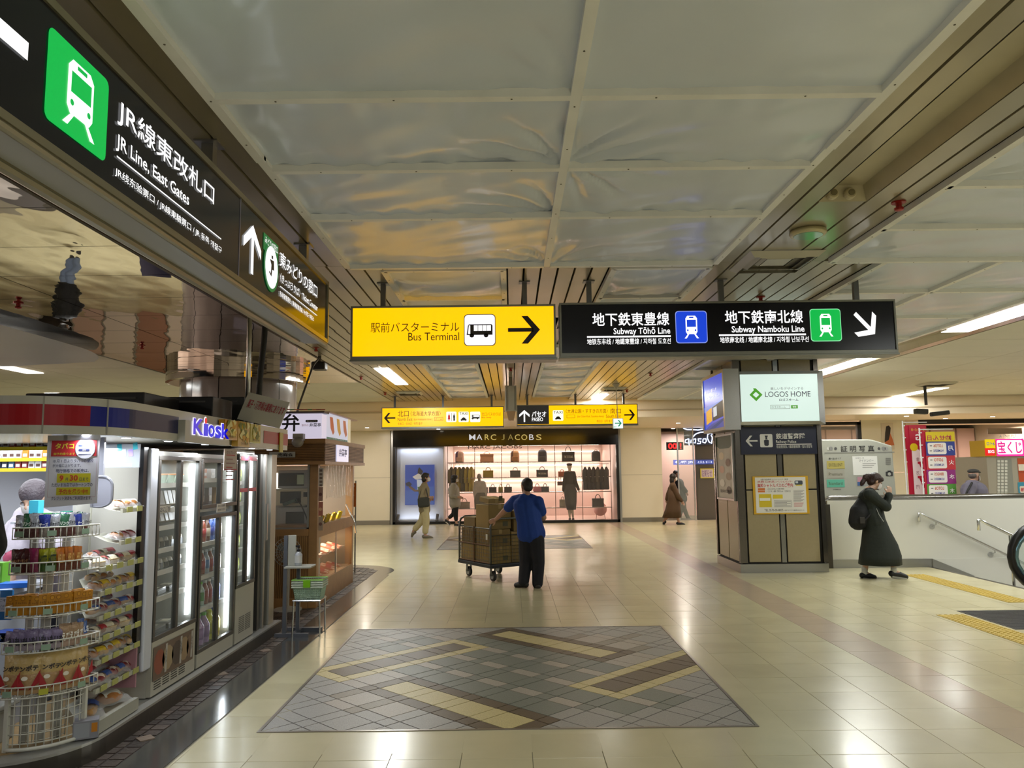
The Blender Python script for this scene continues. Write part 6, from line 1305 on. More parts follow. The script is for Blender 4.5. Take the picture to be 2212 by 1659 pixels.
pv = pouch('rice_cracker_bag', .062, .1, .02, '#7c7094', '#a89ca8', ('#20202c', 'いも', .3, .75)); pw = pouch('rice_cracker_bag', .062, .11, .02, '#a08468', '#b89c8c', ('#f0ece4', 'えび', .3, .75)); pb_ = pouch('rice_cracker_bag', .05, .12, .02, '#3c5c9c', '#c8a48c', ('#e0e8f4', 'しお', .5, .8))
fill(lambda k, j: (pv, 'purple') if k < 7 else ((pb_, 'blue topped') if k == 10 else (pw, 'tan')), 3, 11, -98, -8, 0, '%s cracker bag in the fourth wire basket', '%s cracker bags fourth basket', rows=2)
ch = pouch('chip_bag', .125, .21, .045, '#c0a468', '#b89468', ('#2a2420', 'ンポテ', .58, .72), band=.5)
g = G((0, -.03, 0), EX, EZ); g.poly_uv('#a01018', [(.0, .02), (.055, .06), (.055, .125)], 1); g.poly_uv('#a01018', [(-.055, .03), (-.01, .03), (-.055, .11)], 1); g.disc('#e8e0d0', -.02, .085, .016, 1, .7); g.build('artwork', ch.o)
for k in range(5):
    a = -92 + k * 20; zt, zb_ = lv[4]; p = ra(RB - .04, a, zb_ + .005); o = ch.put(p, 0, 'cream and red potato chip bag in the lowest wire basket, ' + ORD(k), 'chip bags lowest basket', 1, (-.12, rr.uniform(-.05, .05), math.radians(a + 90)))
# carton on the plinth, counter at the left edge --------------------------------
def carton(name, label, c, size, col, cat='box', rz=0, prt=None, rx=0):
    t = thing(name, label, cat, (0, 0, 0)); MB().box(-size[0] / 2, -size[1] / 2, 0, size[0] / 2, size[1] / 2, size[2]).build('box', M(col, .4), t, bevel=.002)
    if prt:
        g = G((0, -size[1] / 2 - .0006, 0), EX, EZ, lift=.0006)
        for q in prt:
            if isinstance(q[1], str): g.text(q[0], q[1], *[v * size[(0, 2)[i % 2]] - (size[0] / 2 if i % 2 == 0 else 0) for i, v in enumerate(q[2:6])], l=2, bold=.01)
            else: g.rect(q[0], *[v * size[(0, 2)[i % 2]] - (size[0] / 2 if i % 2 == 0 else 0) for i, v in enumerate(q[1:5])], l=1)
        g.build('print', t)
    t.location = c; t.rotation_euler = (rx, 0, rz); return t
p = onz(185, 1592, .121); carton('drink_carton', 'grey blue carton with an orange patch lying on the kiosk plinth below the bread', (p.x, p.y, .121), (.13, .09, .1), '#8c8c94', 'carton', .45, [('#c88020', .72, .35, .95, .85), ('#9ca0a8', .05, .1, .65, .9)])
MB().box(-6.2, 4.62, .121, -3.0, 5.1, .9).build('counter', M('#a4a8b0', .4), ks); MB().box(-6.2, 4.56, .9, -2.98, 5.1, .935).build('counter_top', M('#c4c8d0', .3), ks)
YCn = 4.6; x0, x1, z0, z1 = px_rect_on_y(-30, 1274, 30, 1338, YCn)
t = thing('counter_sign', 'blue counter sign with a white notice at the left edge of the kiosk', 'sign', ((x0 + x1) / 2, YCn - .02, z0)); MB().box(x0, YCn - .02, z0, x1, YCn - .005, z1).build('board', M('#2468a0', .4), t); g = G((0, YCn - .021, 0), EX, EZ, px=True, lift=.001); g.rect('#b8bcc8', -28, 1291, 24, 1321, 1); g.text('#404858', 'お札ご不要', -20, 1294, 23, 1300); g.text('#404858', 'お申し付けください', -20, 1306, 18, 1317); g.build('print', t)
for k, (px, nm) in enumerate(((8, 'left'), (28, 'right'))):
    p = ony(px, 1372, 4.5); carton('blue_snack_box', '%s of two dark blue boxes on the low shelf at the left edge' % nm, (p.x, 4.52, p.z - .03), (.1, .12, .05), '#1c3c8c', 'box', 0, [('#3868b8', .1, .2, .9, .8), ('#d8c890', 'ガム', .3, .75, .7, .35)])
MB().box(-6.0, 4.4, ony(20, 1384, 4.5).z - .02, -2.98, 4.62, ony(20, 1384, 4.5).z - .002).build('low_shelf', M('#30323c', .5), ks)
p = ony(28, 1258, 4.7); carton('blue_paper_tray', 'bright blue paper tray on the kiosk counter', (p.x, 4.74, .935), (.17, .1, .03), '#2468c8', 'tray', .2); carton('green_leaflet_box', 'lime green leaflet box on the kiosk counter at the left edge', (pxx(2, 4.8), 4.82, .935), (.12, .08, .14), '#5c9c28', 'box', 0, [('#c8d8b0', .1, .5, .9, .85)])
YD_ = 4.95
for k, (px, w, h_, c_, nm) in enumerate(((78, .06, .13, '#38a0b8', 'cyan box with a black top on the shelf under the tobacco notice'), (108, .12, .05, '#3c8c3c', 'green box on the shelf under the tobacco notice'), (133, .08, .055, '#c0d0c8', 'pale box between the green boxes under the tobacco notice'), (146, .06, .06, '#1c7c68', 'teal box on the shelf under the tobacco notice'))):
    p = ony(px, 1106, YD_); carton('display_box', nm, (p.x, YD_, 1.315), (w, .06, h_), c_, 'box', 0, [('#e8f0e8', .1, .1, .9, .35)])
MB().box(pxx(40, YD_), YD_ - .05, 1.3, pxx(165, YD_), YD_ + .12, 1.313).build('glass_shelf', M('#c8ccd8', .3), ks)
t = thing('storage_bin', 'white lidded bin with a full plastic bag at the bottom left corner', 'bin', (-2.95, 4.35, .121)); MB().box(-3.2, 4.3, .121, -2.86, 4.6, .3).build('bin_body', M('#9c9c94', .45), t, bevel=.01); MB().box(-3.22, 4.28, .3, -2.85, 4.62, .33).build('lid', M('#b0b0a8', .4), t, bevel=.008)
MB().ell((-3.02, 4.45, .43), (.15, .13, .13), 14, 10).build('plastic_bag', M('#7c8084', .2, bump=.6, bscale=18, spec=.8), t, smooth=True)
# ================================================================ COOLERS
def case(label, y0, y1, z0, zt, wins, base_z, seed, led_y):
    r = thing('display_cooler', label, 'refrigerator', (XK - .25, (y0 + y1) / 2, .121)); D = .5; c = MB()
    c.box(XK - D, y0, .121, XK - .03, y0 + .02, zt); c.box(XK - D, y1 - .02, .121, XK - .03, y1, zt); c.box(XK - D, y0, zt, XK - .03, y1, zt + .03); c.box(XK - D, y0, .121, XK - D + .02, y1, zt); c.box(XK - D, y0, base_z - .02, XK - .03, y1, base_z)
    c.build('cabinet', M('#b0aea4', .35), r); MB().box(XK - .03, y0 + .005, .125, XK, y1 - .005, base_z).build('front_panel', M('#b4b2a6', .3), r)
    for (a, b_) in wins:
        f = MB(); w = .032
        f.box(XK - .03, y0, a, XK + .005, y1, a + w); f.box(XK - .03, y0, b_ - w, XK + .005, y1, b_); f.box(XK - .03, y0, a + w, XK + .005, y0 + w, b_ - w); f.box(XK - .03, y1 - w, a + w, XK + .005, y1, b_ - w); f.box(XK - .028, (y0 + y1) / 2 - .02, a + w, XK + .007, (y0 + y1) / 2 + .02, b_ - w)
        f.build('door_frame', FR_, r, bevel=.003)
        for q in (0, 1):
            m_ = (y0 + y1) / 2; a0_, a1_ = ((y0 + w, m_ - .02), (m_ + .02, y1 - w))[q]; MB().box(XK - .018 + q * .008, a0_, a + w, XK - .014 + q * .008, a1_, b_ - w).build('glass_door', glass('#dfeaea', .08), r)
        MB().box(XK - .07, y1 - .05, a + .06, XK - .045, y1 - .035, b_ - .05).build('led_strip', M('#e8f4ff', .4, emit=7), r)
        lamp('cooler_lamp', (XK - .1, (y0 + y1) / 2, b_ - .045), .1, y1 - y0 - .15, 1.3 * (b_ - a), (.88, .95, 1)); lamp('cooler_lamp', (XK - .06, y1 - .06, (a + b_) / 2), .03, b_ - a - .1, .8 * (b_ - a), (.88, .95, 1), rot=(-math.pi / 2, 0, 0))
    return r
zc = lambda px, py: onk(px, py).z
C1 = case('first kiosk cooler with sliding doors, holding rice balls and sandwiches', 5.31, 6.03, 0, zc(380, 985), [(zc(375, 1366), zc(375, 985))], zc(375, 1366), 1, 0)
C2 = case('middle kiosk cooler with two stacked glazed compartments and bottled drinks', 6.06, 6.84, 0, zc(475, 990), [(zc(470, 1096), zc(470, 992)), (zc(470, 1388), zc(470, 1110))], zc(470, 1388), 2, 0)
C3 = case('narrow far kiosk cooler with yellow green packs', 6.87, 7.36, 0, zc(535, 980), [(zc(535, 1262), zc(535, 982))], zc(535, 1262), 3, 0)
SHM2 = M('#c4c4ba', .35)
def shelf(c, y0, y1, z, d=.36): MB().box(XK - d - .05, y0 + .025, z - .012, XK - .06, y1 - .025, z).build('shelf', SHM2, c); MB().box(XK - .062, y0 + .03, z - .03, XK - .058, y1 - .03, z + .004).build('price_rail', M('#c8c4b8', .4), c)
# lower vents, posters
g = G((XK + .004, 0, 0), EY, EZ, lift=.001); zv1 = zc(375, 1366) - .04
t = thing('rice_ball_poster', 'brown photo poster of rice balls below the first cooler doors', 'poster', (XK + .003, 5.65, zv1 - .2)); g.rect('#6c5848', 5.33, zv1 - .22, 5.98, zv1, 1)
for k, (y, c_, w) in enumerate(((5.42, '#8c4a34', .08), (5.55, '#a08c6c', .09), (5.7, '#4a3c34', .09), (5.82, '#988060', .08), (5.92, '#7c6450', .06))): g.poly_uv(c_, [(y + w * math.cos(a), zv1 - .11 + .085 * math.sin(a)) for a in [q * math.pi / 5 for q in range(10)]], 2)
for y in (5.5, 5.74, 5.93): g.poly_uv('#b8b4ac', [(y, zv1 - .2), (y + .03, zv1 - .2), (y + .04, zv1 - .01), (y + .01, zv1 - .01)], 3); g.text('#303030', '手巻おにぎり', y + .008, zv1 - .04, y + .03, zv1 - .14, l=4)
g.build('print', t)
b = MB()
for i in range(4):
    for k in range(16): b.box(XK - .001, 5.36 + i * .13, .16 + k * .016, XK + .002, 5.46 + i * .13, .167 + k * .016)
b.build('vent_slots', M('#3c3a36', .6), C1); b = MB()
for i in range(2):
    for k in range(9): b.box(XK - .001, 6.97 + i * .16, .2 + k * .016, XK + .002, 7.11 + i * .16, .209 + k * .016)
b.build('vent_slots', M('#6c6a64', .6), C3)
# stock of cooler 1
def tri(c1, c2):
    r = thing('rice_ball', 'x', 'rice ball', (0, 0, 0)); b = MB(); b.ext([(0, -.04, 0), (0, .04, 0), (0, .012, .075), (0, -.012, .075)], (.035, 0, 0), 0); b.build('rice', M(c1, .4), r, bevel=.01); b = MB(); b.ext([(0, -.025, 0), (0, .025, 0), (0, .022, .045), (0, -.022, .045)], (.037, 0, 0)); b.build('seaweed', M(c2, .3), r); return Stock(r)
def sandwich(c1, c2):
    r = thing('sandwich', 'x', 'sandwich', (0, 0, 0)); b = MB()
    for k, c_ in enumerate((0, 1, 0, 1, 0)): b.ext([(0, -.035 + k * .012, 0), (.11, -.035 + k * .012, 0), (.11, -.035 + k * .012, .1), (.03, -.035 + k * .012, .1)], (0, .011, 0), c_)
    b.build('bread', [M(c1, .6), M(c2, .5)], r); MB().box(.112, -.035, .0, .1135, .027, .1).build('label_sticker', M('#c8c0b8', .3), r); return Stock(r)
def bottle(c, cap, lab, h=.21, r_=.033):
    r = thing('drink_bottle', 'x', 'bottle', (0, 0, 0)); MB().lathe([(r_ * .9, 0), (r_, .008), (r_, h * .62), (r_ * .55, h * .8), (r_ * .4, h * .87), (r_ * .4, h * .9)], (0, 0, 0), 12).build('body', M(c, .12, coat=.4), r, smooth=True)
    MB().lathe([(r_ * .46, h * .9), (r_ * .46, h)], (0, 0, 0), 10).build('cap', M(cap, .4), r); MB().lathe([(r_ * 1.02, h * .2), (r_ * 1.02, h * .56)], (0, 0, 0), 12).build('label_wrap', M(lab, .35), r, smooth=True); return Stock(r)
tr1, tr2 = tri('#c8c4bc', '#14140f'), tri('#b0a898', '#1c1c18'); sw1, sw2 = sandwich('#cfc4a8', '#c8886c'), sandwich('#c8b890', '#88a058')
zz = [zc(365, py) for py in (1045, 1100, 1137, 1186, 1233, 1289, 1352)]
cup = thing('salad_cup', 'x', 'food cup', (0, 0, 0)); MB().lathe([(.035, 0), (.05, .06)], (0, 0, 0), 14).build('cup', M('#b8c8b8', .2), cup); MB().lathe([(.052, .06), (.052, .066), (.03, .07)], (0, 0, 0), 14).build('lid', M('#c88858', .25), cup); CU = Stock(cup)
bx = thing('meal_box', 'x', 'food box', (0, 0, 0)); MB().box(-.06, -.09, 0, .06, .09, .035).build('tray', M('#2c2824', .3), bx, bevel=.005); MB().box(-.058, -.088, .035, .058, .088, .045).build('lid', M('#98948c', .15, spec=.8), bx); MB().box(-.03, -.04, .0455, .03, .04, .047).build('label_sticker', M('#c8c0a8', .4), bx); BX = Stock(bx)
for i, z in enumerate(zz):
    if i < 6: shelf(C1, 5.31, 6.03, z)
    z = z + .001 if i < 6 else zc(375, 1366) + .001
    if i == 0:
        for k in range(5): CU.put((XK - .14, 5.4 + k * .13, z), 0, 'round bright lidded cup in the first cooler, ' + ORD(k), 'cups top shelf first cooler')
    elif i in (1, 2):
        for k in range(9): (sw1 if k % 3 else sw2).put((XK - .22, 5.37 + k * .07, z), rr.uniform(-.1, .1), 'wrapped %s sandwich on the %s shelf of the first cooler, %s' % ('ham' if k % 3 else 'egg', TN[i], ORD(k)), '%s sandwiches shelf %s' % ('ham' if k % 3 else 'green', TN[i]), None, (0, -.25, rr.uniform(-.1, .1)))
    elif i in (3, 4):
        for k in range(8): (tr1 if (k + i) % 2 else tr2).put((XK - .13, 5.38 + k * .08, z), rr.uniform(-.2, .2), 'triangular %s rice ball on the %s shelf of the first cooler, %s' % ('white' if (k + i) % 2 else 'greyish', TN[i], ORD(k)), '%s rice balls shelf %s' % (('white' if (k + i) % 2 else 'grey'), TN[i]))
    else:
        for k in range(3): BX.put((XK - .16, 5.44 + k * .21, z), rr.uniform(-.1, .1), 'black meal tray on the %s shelf of the first cooler, %s' % (TN[i], ORD(k)), 'meal trays shelf %s' % TN[i])
# cooler 2 and 3
bt = {'blue': bottle('#3c5ca8', '#e0e4f0', '#2c3c90'), 'red tea': bottle('#8c4430', '#e8e8e8', '#a03030'), 'clear': bottle('#a8b8c8', '#e0e8f0', '#5c88c0'), 'green capped': bottle('#a8c0b0', '#70c830', '#488c48'), 'brown': bottle('#5c3828', '#3c2c28', '#b0a088')}
big = bottle('#c8c820', '#c8d030', '#a8a818', .24, .05); bigp = bottle('#a888b8', '#60b830', '#8868a0', .24, .05); bigb = bottle('#c0a850', '#2848c8', '#c8b840', .24, .05)
zz = [zc(460, py) for py in (1034, 1172, 1242, 1310)]
for i, z in enumerate(zz):
    shelf(C2, 6.06, 6.84, z)
    for k in range(8):
        for dx in (0, 1):
            if i == 0: continue
            nm = (('blue',) * 5, ('blue', 'blue', 'brown', 'red tea', 'brown'), ('red tea', 'clear', 'brown', 'red tea', 'clear'), ('red tea', 'clear', 'blue', 'green capped', 'red tea'))[i][(k + dx) % 5]
            if dx == 0: bt[nm].put((XK - .12, 6.15 + k * .085, z + .001), 0, '%s drink bottle on the %s bottle shelf, %s' % (nm, TN[i - 1], ORD(k)), '%s bottles shelf %s' % (nm, TN[i - 1]), .9)
z = zc(470, 1388) + .001
for k in range(6): (big, bigb, bigp, bigp, big, bigb)[k].put((XK - .13, 6.16 + k * .115, z), 0, '%s on the middle cooler floor' % ('large yellow bottle', 'large blue capped bottle', 'large purple bottle', 'large purple bottle', 'large yellow bottle', 'large blue capped bottle')[k] + ', ' + ORD(k), 'large %s bottles cooler floor' % ('yellow', 'blue capped', 'purple', 'purple', 'yellow', 'blue capped')[k])
zq = zc(470, 1096) + .001
shelf(C2, 6.06, 6.84, zq + .0)
for k in range(4): carton('coffee_carton', ('white tall carton, leftmost in the small upper compartment', 'brown coffee carton in the small upper compartment', 'second brown coffee carton in the small upper compartment', 'tan carton at the right of the small upper compartment')[k], (XK - .13, 6.16 + k * .16, zq), (.07, .07, .16), ('#c8ccd0', '#4c3428', '#583c2c', '#a88458')[k], 'carton', math.pi / 2, [('#d8d0c0', .15, .3, .85, .6)])
for k in range(3): carton('snack_box', ('blue box on the upper shelf of the middle cooler', 'orange box on the upper shelf of the middle cooler', 'pale box on the upper shelf of the middle cooler')[k], (XK - .13, 6.18 + k * .18, zz[0] + .001), (.09, .06, .08), ('#3c48a0', '#c07038', '#c0b8b0')[k], 'box', math.pi / 2, [('#e8e0d8', .1, .3, .9, .6)])
cn = pouch('green_tea_pack', .06, .13, .03, '#98a030', '#6c7820', None)
for i, py in enumerate((1040, 1085, 1135, 1185, 1235)):
    z = zc(535, py); shelf(C3, 6.87, 7.36, z)
    for k in range(5): cn.put((XK - .13, 6.94 + k * .085, z + .001), 0, 'yellow green pack on the %s shelf of the narrow cooler, %s' % (TN[i], ORD(k)), 'green packs shelf %s' % TN[i], .85, (0, 0, math.pi / 2))
MB().box(XK + .004, 6.9, zc(535, 1062), XK + .006, 7.33, zc(535, 1054)).build('red_band', M('#8c2030', .4), C3); MB().box(XK + .004, 6.9, zc(535, 995), XK + .006, 7.33, zc(535, 986)).build('red_band', M('#8c2838', .4), C3)
t = thing('cooler_notice', 'small white notice between the compartments of the middle cooler', 'notice', (XK + .008, 6.5, zc(475, 1103))); MB().box(XK + .006, 6.36, zc(475, 1106), XK + .008, 6.56, zc(475, 1088)).build('sheet', M('#c4c0b8', .4), t); g = G((XK + .0085, 0, 0), EY, EZ, lift=.0005); g.text('#303030', '冷たいお飲物', 6.38, zc(475, 1090), 6.54, zc(475, 1095)); g.text('#303030', '扉を閉めてください', 6.38, zc(475, 1098), 6.54, zc(475, 1103)); g.build('print', t)
t = thing('price_board', 'rice ball price board in the first cooler', 'sign', (XK - .04, 5.45, 1.2)); za, zb_ = zc(362, 1108), zc(362, 1096); MB().box(XK - .05, 5.36, za, XK - .045, 5.62, zb_ + .01).build('board', M('#b8a890', .4), t); g = G((XK - .044, 0, 0), EY, EZ, lift=.0005); g.rect('#b03038', 5.37, za + .005, 5.43, zb_, 1); g.text('#201814', 'おにぎり', 5.45, zb_ + .005, 5.6, za + .005, bold=.02); g.build('print', t)
# shutter frame at the far end
sf = thing('shutter_frame', 'grey folding shutter and guide rails at the far end of the kiosk', 'shutter', (XK - .05, 7.6, .12)); 
for k, (a, w, c_, dx) in enumerate(((7.38, .13, '#3c3b39', -.06), (7.52, .08, '#5c5b58', -.02), (7.61, .05, '#8c8b85', 0), (7.67, .1, '#1c1b1a', -.08), (7.78, .16, '#a8a69a', .01))): MB().box(XK - .12 + dx, a, .10, XK + dx, a + w, 1.785).build('guide_rail', M(c_, .35, .5), sf)
MB().box(XK, 7.64, .95, XK + .02, 7.66, 1.3).build('handle', CHROME(), sf)
MB().box(XK - .6, 7.36, .12, XK - .12, 7.4, 1.79).build('side_panel', M('#6a6862', .5), sf)
# ================================================================ ROUND COLUMN
cc = struct('column', (-4.57, 12.9, 0)); MB().lathe([(.9, 0), (.9, CEIL - .001)], (-4.57, 12.9, 0), 48).build('core', M('#2c2522', .6), cc)
for k in range(12):
    a0 = math.radians(k * 30 + .4); a1 = math.radians(k * 30 + 29.6)
    for z0, z1 in ((.15, 1.6), (1.61, CEIL - .001)):
        b = MB(); b.grid(lambda u, v: (-4.57 + .935 * math.cos(a0 + (a1 - a0) * u), 12.9 + .935 * math.sin(a0 + (a1 - a0) * u), z0 + (z1 - z0) * v), 8, 1); b.build('stone_panel', M('#8e847c', .14, vary=.03, vscale=40, coat=.4), cc, smooth=True)
rg_ = MB(); rg_.lathe([(1.1, 3.08), (1.15, 3.09), (1.15, 3.185), (1.145, 3.19), (1.15, 3.195), (1.15, CEIL - .001)], (-4.57, 12.9, 0), 64); rg_.build('steel_collar', M('#b8b0a8', .06, 1), cc, smooth=False)
cbn = thing('curved_banner', 'dark navy curved banner round the column, mirrored in the ceiling', 'banner', (-4.57, 12.9, 2.2)); 
b = MB(); b.grid(lambda u, v: (-4.75 + 1.35 * math.cos(math.radians(-130 + 80 * u)), 12.5 + 1.35 * math.sin(math.radians(-130 + 80 * u)) , 1.62 + .42 * v), 16, 1); b.build('band', M('#1c2644', .4), cbn, smooth=True)
g = G((-4.75, 12.5 - 1.37, 0), EX, EZ); g.text('#c8b060', '蔵の味', -.3, 1.94, .3, 1.74, l=1); g.build('lettering', cbn)
# ================================================================ LUNCH BOX STALL
WD = M('#7e5a2c', .45, bump=.15, bscale=8, vary=.12, vscale=10); WD2 = M('#967040', .4, vary=.1, vscale=10)
XB, YF_ = -2.34, 9.36; YE_ = 11.5
sl_ = thing('lunch_box_stall', 'brown slatted lunch box stall with a backlit calligraphy sign beyond the kiosk', 'market stall', (-3.3, 10.4, 0))
zp = lambda px, py, Y=YF_: ony(px, py, Y).z
b = MB(); b.box(XB - .1, YF_, 0, XB, YF_ + .1, 1.75); b.build('corner_post', WD2, sl_, bevel=.005); MB().box(XB - .1, YE_ - .1, 0, XB, YE_, 1.75).build('corner_post', WD2, sl_)
MB().box(-4.2, YF_ + .01, 0, XB - .1, YF_ + .06, zp(640, 1142)).build('lower_panel', WD, sl_)
for k in range(40): MB().box(-3.35 + k * .0225 - .0, YF_ , .12, -3.35 + k * .0225 + .012, YF_ + .012, zp(640, 1158)).build('groove_batten', WD2, sl_)
MB().box(-4.2, YF_ - .01, zp(640, 1158), XB - .1, YF_ + .07, zp(640, 1143)).build('rail', WD2, sl_); MB().box(-4.2, YF_ - .01, 0, XB - .1, YF_ + .07, .12).build('rail', WD2, sl_)
for (z0, z1) in ((zp(640, 1143), zp(640, 1140)), (zp(640, 1003), zp(640, 999))): MB().box(-4.2, YF_ - .005, z0, XB - .1, YF_ + .05, z1).build('window_frame', ALU(), sl_)
MB().box(XB - .125, YF_ - .005, zp(640, 1143), XB - .1, YF_ + .05, zp(640, 999)).build('window_frame', ALU(), sl_)
MB().box(-4.2, YF_ + .02, zp(640, 1140), XB - .125, YF_ + .026, zp(640, 1003)).build('window_pane', glass('#dfe6e6', .1), sl_)
XO, YO = -2.2, 9.12; zc0, zc1 = 1.705, 2.0
MB().box(-4.3, YO + .02, zc0, XO - .02, YE_ + .1, zc1 - .002).build('cornice_core', M('#3c2810', .6), sl_); MB().box(-4.3, YO, zc1 - .05, XO, YE_ + .1, zc1).build('cornice_board', WD2, sl_); MB().box(-4.3, YO, zc0 - .01, XO, YE_ + .1, zc0 + .03).build('cornice_board', WD2, sl_)
for k in range(11): z = zc0 + .035 + k * .0195; MB().box(-4.3, YO + .004, z, XO - .01, YO + .02, z + .014).build('slat', WD, sl_); MB().box(XO - .02, YO + .02, z, XO - .004, YE_, z + .014).build('slat', WD, sl_)
MB().box(-4.2, YE_ - .05, 0, XB - .1, YE_, 1.7).build('back_wall', M('#8a7c68', .5), sl_); MB().box(-4.25, YF_, 0, -4.2, YE_, 1.7).build('side_wall', M('#a89c88', .5), sl_)
MB().box(-4.2, YF_ + .1, .0, XB - .1, YE_ - .1, .02).build('floor_board', M('#7a6a50', .5), sl_)
# side: counter, display case
MB().box(XB - .55, YF_ + .1, .93, XB + .02, YE_ - .02, .97).build('counter_top', WD2, sl_); MB().box(XB - .03, YF_ + .1, .82, XB, YE_ - .1, .93).build('rail', WD2, sl_); MB().box(XB - .03, YF_ + .1, 0, XB, YE_ - .1, .28).build('rail', WD2, sl_)
MB().box(XB - .5, YF_ + .1, .28, XB - .47, YE_ - .1, .82).build('case_back', M('#c89c60', .5), sl_); MB().box(XB - .5, YF_ + .1, .26, XB - .03, YE_ - .1, .28).build('case_floor', M('#c8b090', .5), sl_); MB().box(XB - .45, YF_ + .12, .54, XB - .1, YE_ - .12, .55).build('case_shelf', glass('#e0e8e8', .3), sl_)
for q in (0, 1): MB().box(XB - .012 - q * .008, YF_ + .1 + q * .95, .28, XB - .008 - q * .008, YF_ + 1.08 + q * .95, .82).build('sliding_pane', glass('#f0ece0', .06), sl_)
MB().box(XB - .02, YF_ + 1.04, .28, XB + .0, YF_ + 1.06, .82).build('pane_edge', CHROME(), sl_)
lamp('case_lamp', (XB - .25, YF_ + 1, .81), .2, 1.7, 14, (1, .78, .5)); lamp('stall_lamp', (-3.1, 10.3, 1.68), 1.0, .8, 55, (1, .95, .88))
lbx = thing('lunch_box', 'x', 'lunch box', (0, 0, 0)); MB().box(-.1, -.07, 0, .1, .07, .04).build('box', M('#c88870', .4), lbx, bevel=.004); MB().box(-.1, -.02, .0405, .1, .02, .042).build('paper_band', M('#e0dcd4', .4), lbx); MB().box(-.03, -.06, .0425, .05, .06, .0435).build('label_sticker', M('#b03838', .4), lbx); LB = Stock(lbx)
for j, z in enumerate((.282, .552)):
    for k in range(9): LB.put((XB - .2 - (k % 2) * .04, YF_ + .22 + k * .19, z), 0, 'lunch box on the %s level of the lit stall case, %s' % (('lower', 'upper')[j], ORD(k)), 'lunch boxes %s level' % ('lower', 'upper')[j], None, (0, .3, 0))
# backlit signs on the stall roof
ZS0, ZS1 = 2.01, 2.33
ls = thing('calligraphy_light_box', 'white backlit sign with one large brush character on the stall roof', 'light box', (-3, YO + .2, ZS0))
MB().box(-4.2, YO + .06, ZS0, XO - .06, YO + .3, ZS1 - .03).build('face_panel', M('#e0d8ec', .3, emit=.78), ls); MB().box(-4.2, YO + .05, ZS1 - .02, XO - .03, YO + .3, ZS1).build('top_frame', M('#3c2c28', .4), ls); 
g = G((0, YO + .059, 0), EX, EZ, px=True, lift=.002)
for k in range(9): g.rect(['#b04838', '#3c7c48', '#c86a48', '#8c3838'][k % 4], 617 + k * 9.5, 884, 626.5 + k * 9.5, 886.2, 1)
g.text(M('#20242c', .5), '弁', 609, 894, 647, 932, bold=.02); g.text(M('#20242c', .5), '弁菜亭', 668.5, 914, 693.5, 922, bold=.015); g.text('#d89088', '駅弁の', 652, 916, 666.5, 921, bold=0); g.rrect('#28242c', 660, 907, 686.5, 912, .5, 1); g.text('#e8e4f0', 'BENSAITEI', 663, 908.3, 683.5, 910.7, bold=.01); g.build('print', ls)
l2 = thing('picture_light_box', 'backlit picture panel of grilled skewers on the side of the stall roof', 'light box', (XO - .06, 10, ZS0)); yz = onx(757, 915, XO - .06).y
MB().box(XO - .3, YO + .3, ZS0, XO - .06, yz, ZS1).build('face_panel', M('#d0d4e8', .3, emit=.7), l2); MB().box(XO - .32, YO + .3, ZS1, XO - .02, yz + .3, ZS1 + .015).build('top_frame', M('#d0b0a8', .4), l2)
g = G((XO - .059, 0, 0), EY, EZ, lift=.002); L_ = yz - YO - .3
for k in range(3): y = YO + .34 + L_ * (.08 + k * .27); g.poly_uv(M(('#c8603c', '#d8a040', '#c87050')[k], .4, emit=.5), [(y, ZS1 - .04), (y + .16, ZS1 - .04), (y + .26, ZS0 + .1), (y + .18, ZS0 + .06), (y + .05, ZS0 + .14)], 1)
g.rect(M('#3c7c68', .4, emit=.4), YO + .3, ZS0, YO + .3 + L_ * .86, ZS0 + .025, 1); g.rect(M('#e8d8b0', .4, emit=.6), yz - L_ * .13, ZS0, yz, ZS1, 1); g.text('#e8f0f0', 'できたてのお弁当', YO + .6, ZS0 + .022, yz - .3, ZS0 + .004, l=2); g.build('print', l2)
ns = thing('small_lit_panel', 'small white lit panel with brush writing set in the stall cornice', 'sign', (XO + .01, 9.9, 1.76)); ya, yb2 = onx(726, 970, XO).y, onx(751, 970, XO).y; MB().box(XO - .004, ya, zc0 + .03, XO + .012, yb2, zc1 - .055).build('panel', M('#dcd8f0', .3, emit=.85), ns); g = G((XO + .013, 0, 0), EY, EZ); g.text('#40446c', '弁菜亭', ya + .1, 1.9, yb2 - .12, 1.8, bold=.02); g.build('lettering', ns)
nb = thing('shop_name_plate', 'white plate with black shop name characters on the stall front', 'sign', (-3, YO, 1.7)); x0, x1, z0, z1 = px_rect_on_y(600, 976, 637, 988, YO - .02); MB().box(x0 - .1, YO - .02, z0, x1, YO, z1).build('plate', M('#a8a8a4', .4), nb); g = G((0, YO - .021, 0), EX, EZ, px=True, lift=.001); g.text('#1c1c1c', '売商会', 600, 979, 633, 986, bold=.02); g.build('lettering', nb)
sc_ = thing('stall_camera', 'pale dome camera under the stall sign', 'camera', (pxx(644, YO - .1), YO - .1, 1.9)); p = ony(643, 955, YO - .1); MB().ell((p.x, p.y, p.z), (.07, .07, .06), 14, 10).build('dome', M('#8c8884', .3), sc_, smooth=True); MB().box(p.x - .06, p.y, p.z + .02, p.x + .06, YO, p.z + .1).build('bracket', M('#9c9890', .4), sc_)
cu = thing('plastic_curtain', 'clear crinkled plastic curtain hanging under the stall cornice', 'curtain', (XO - .06, 10, 1.25)); ya, yb2 = onx(700, 1030, XO - .08).y, onx(756, 1030, XO - .08).y
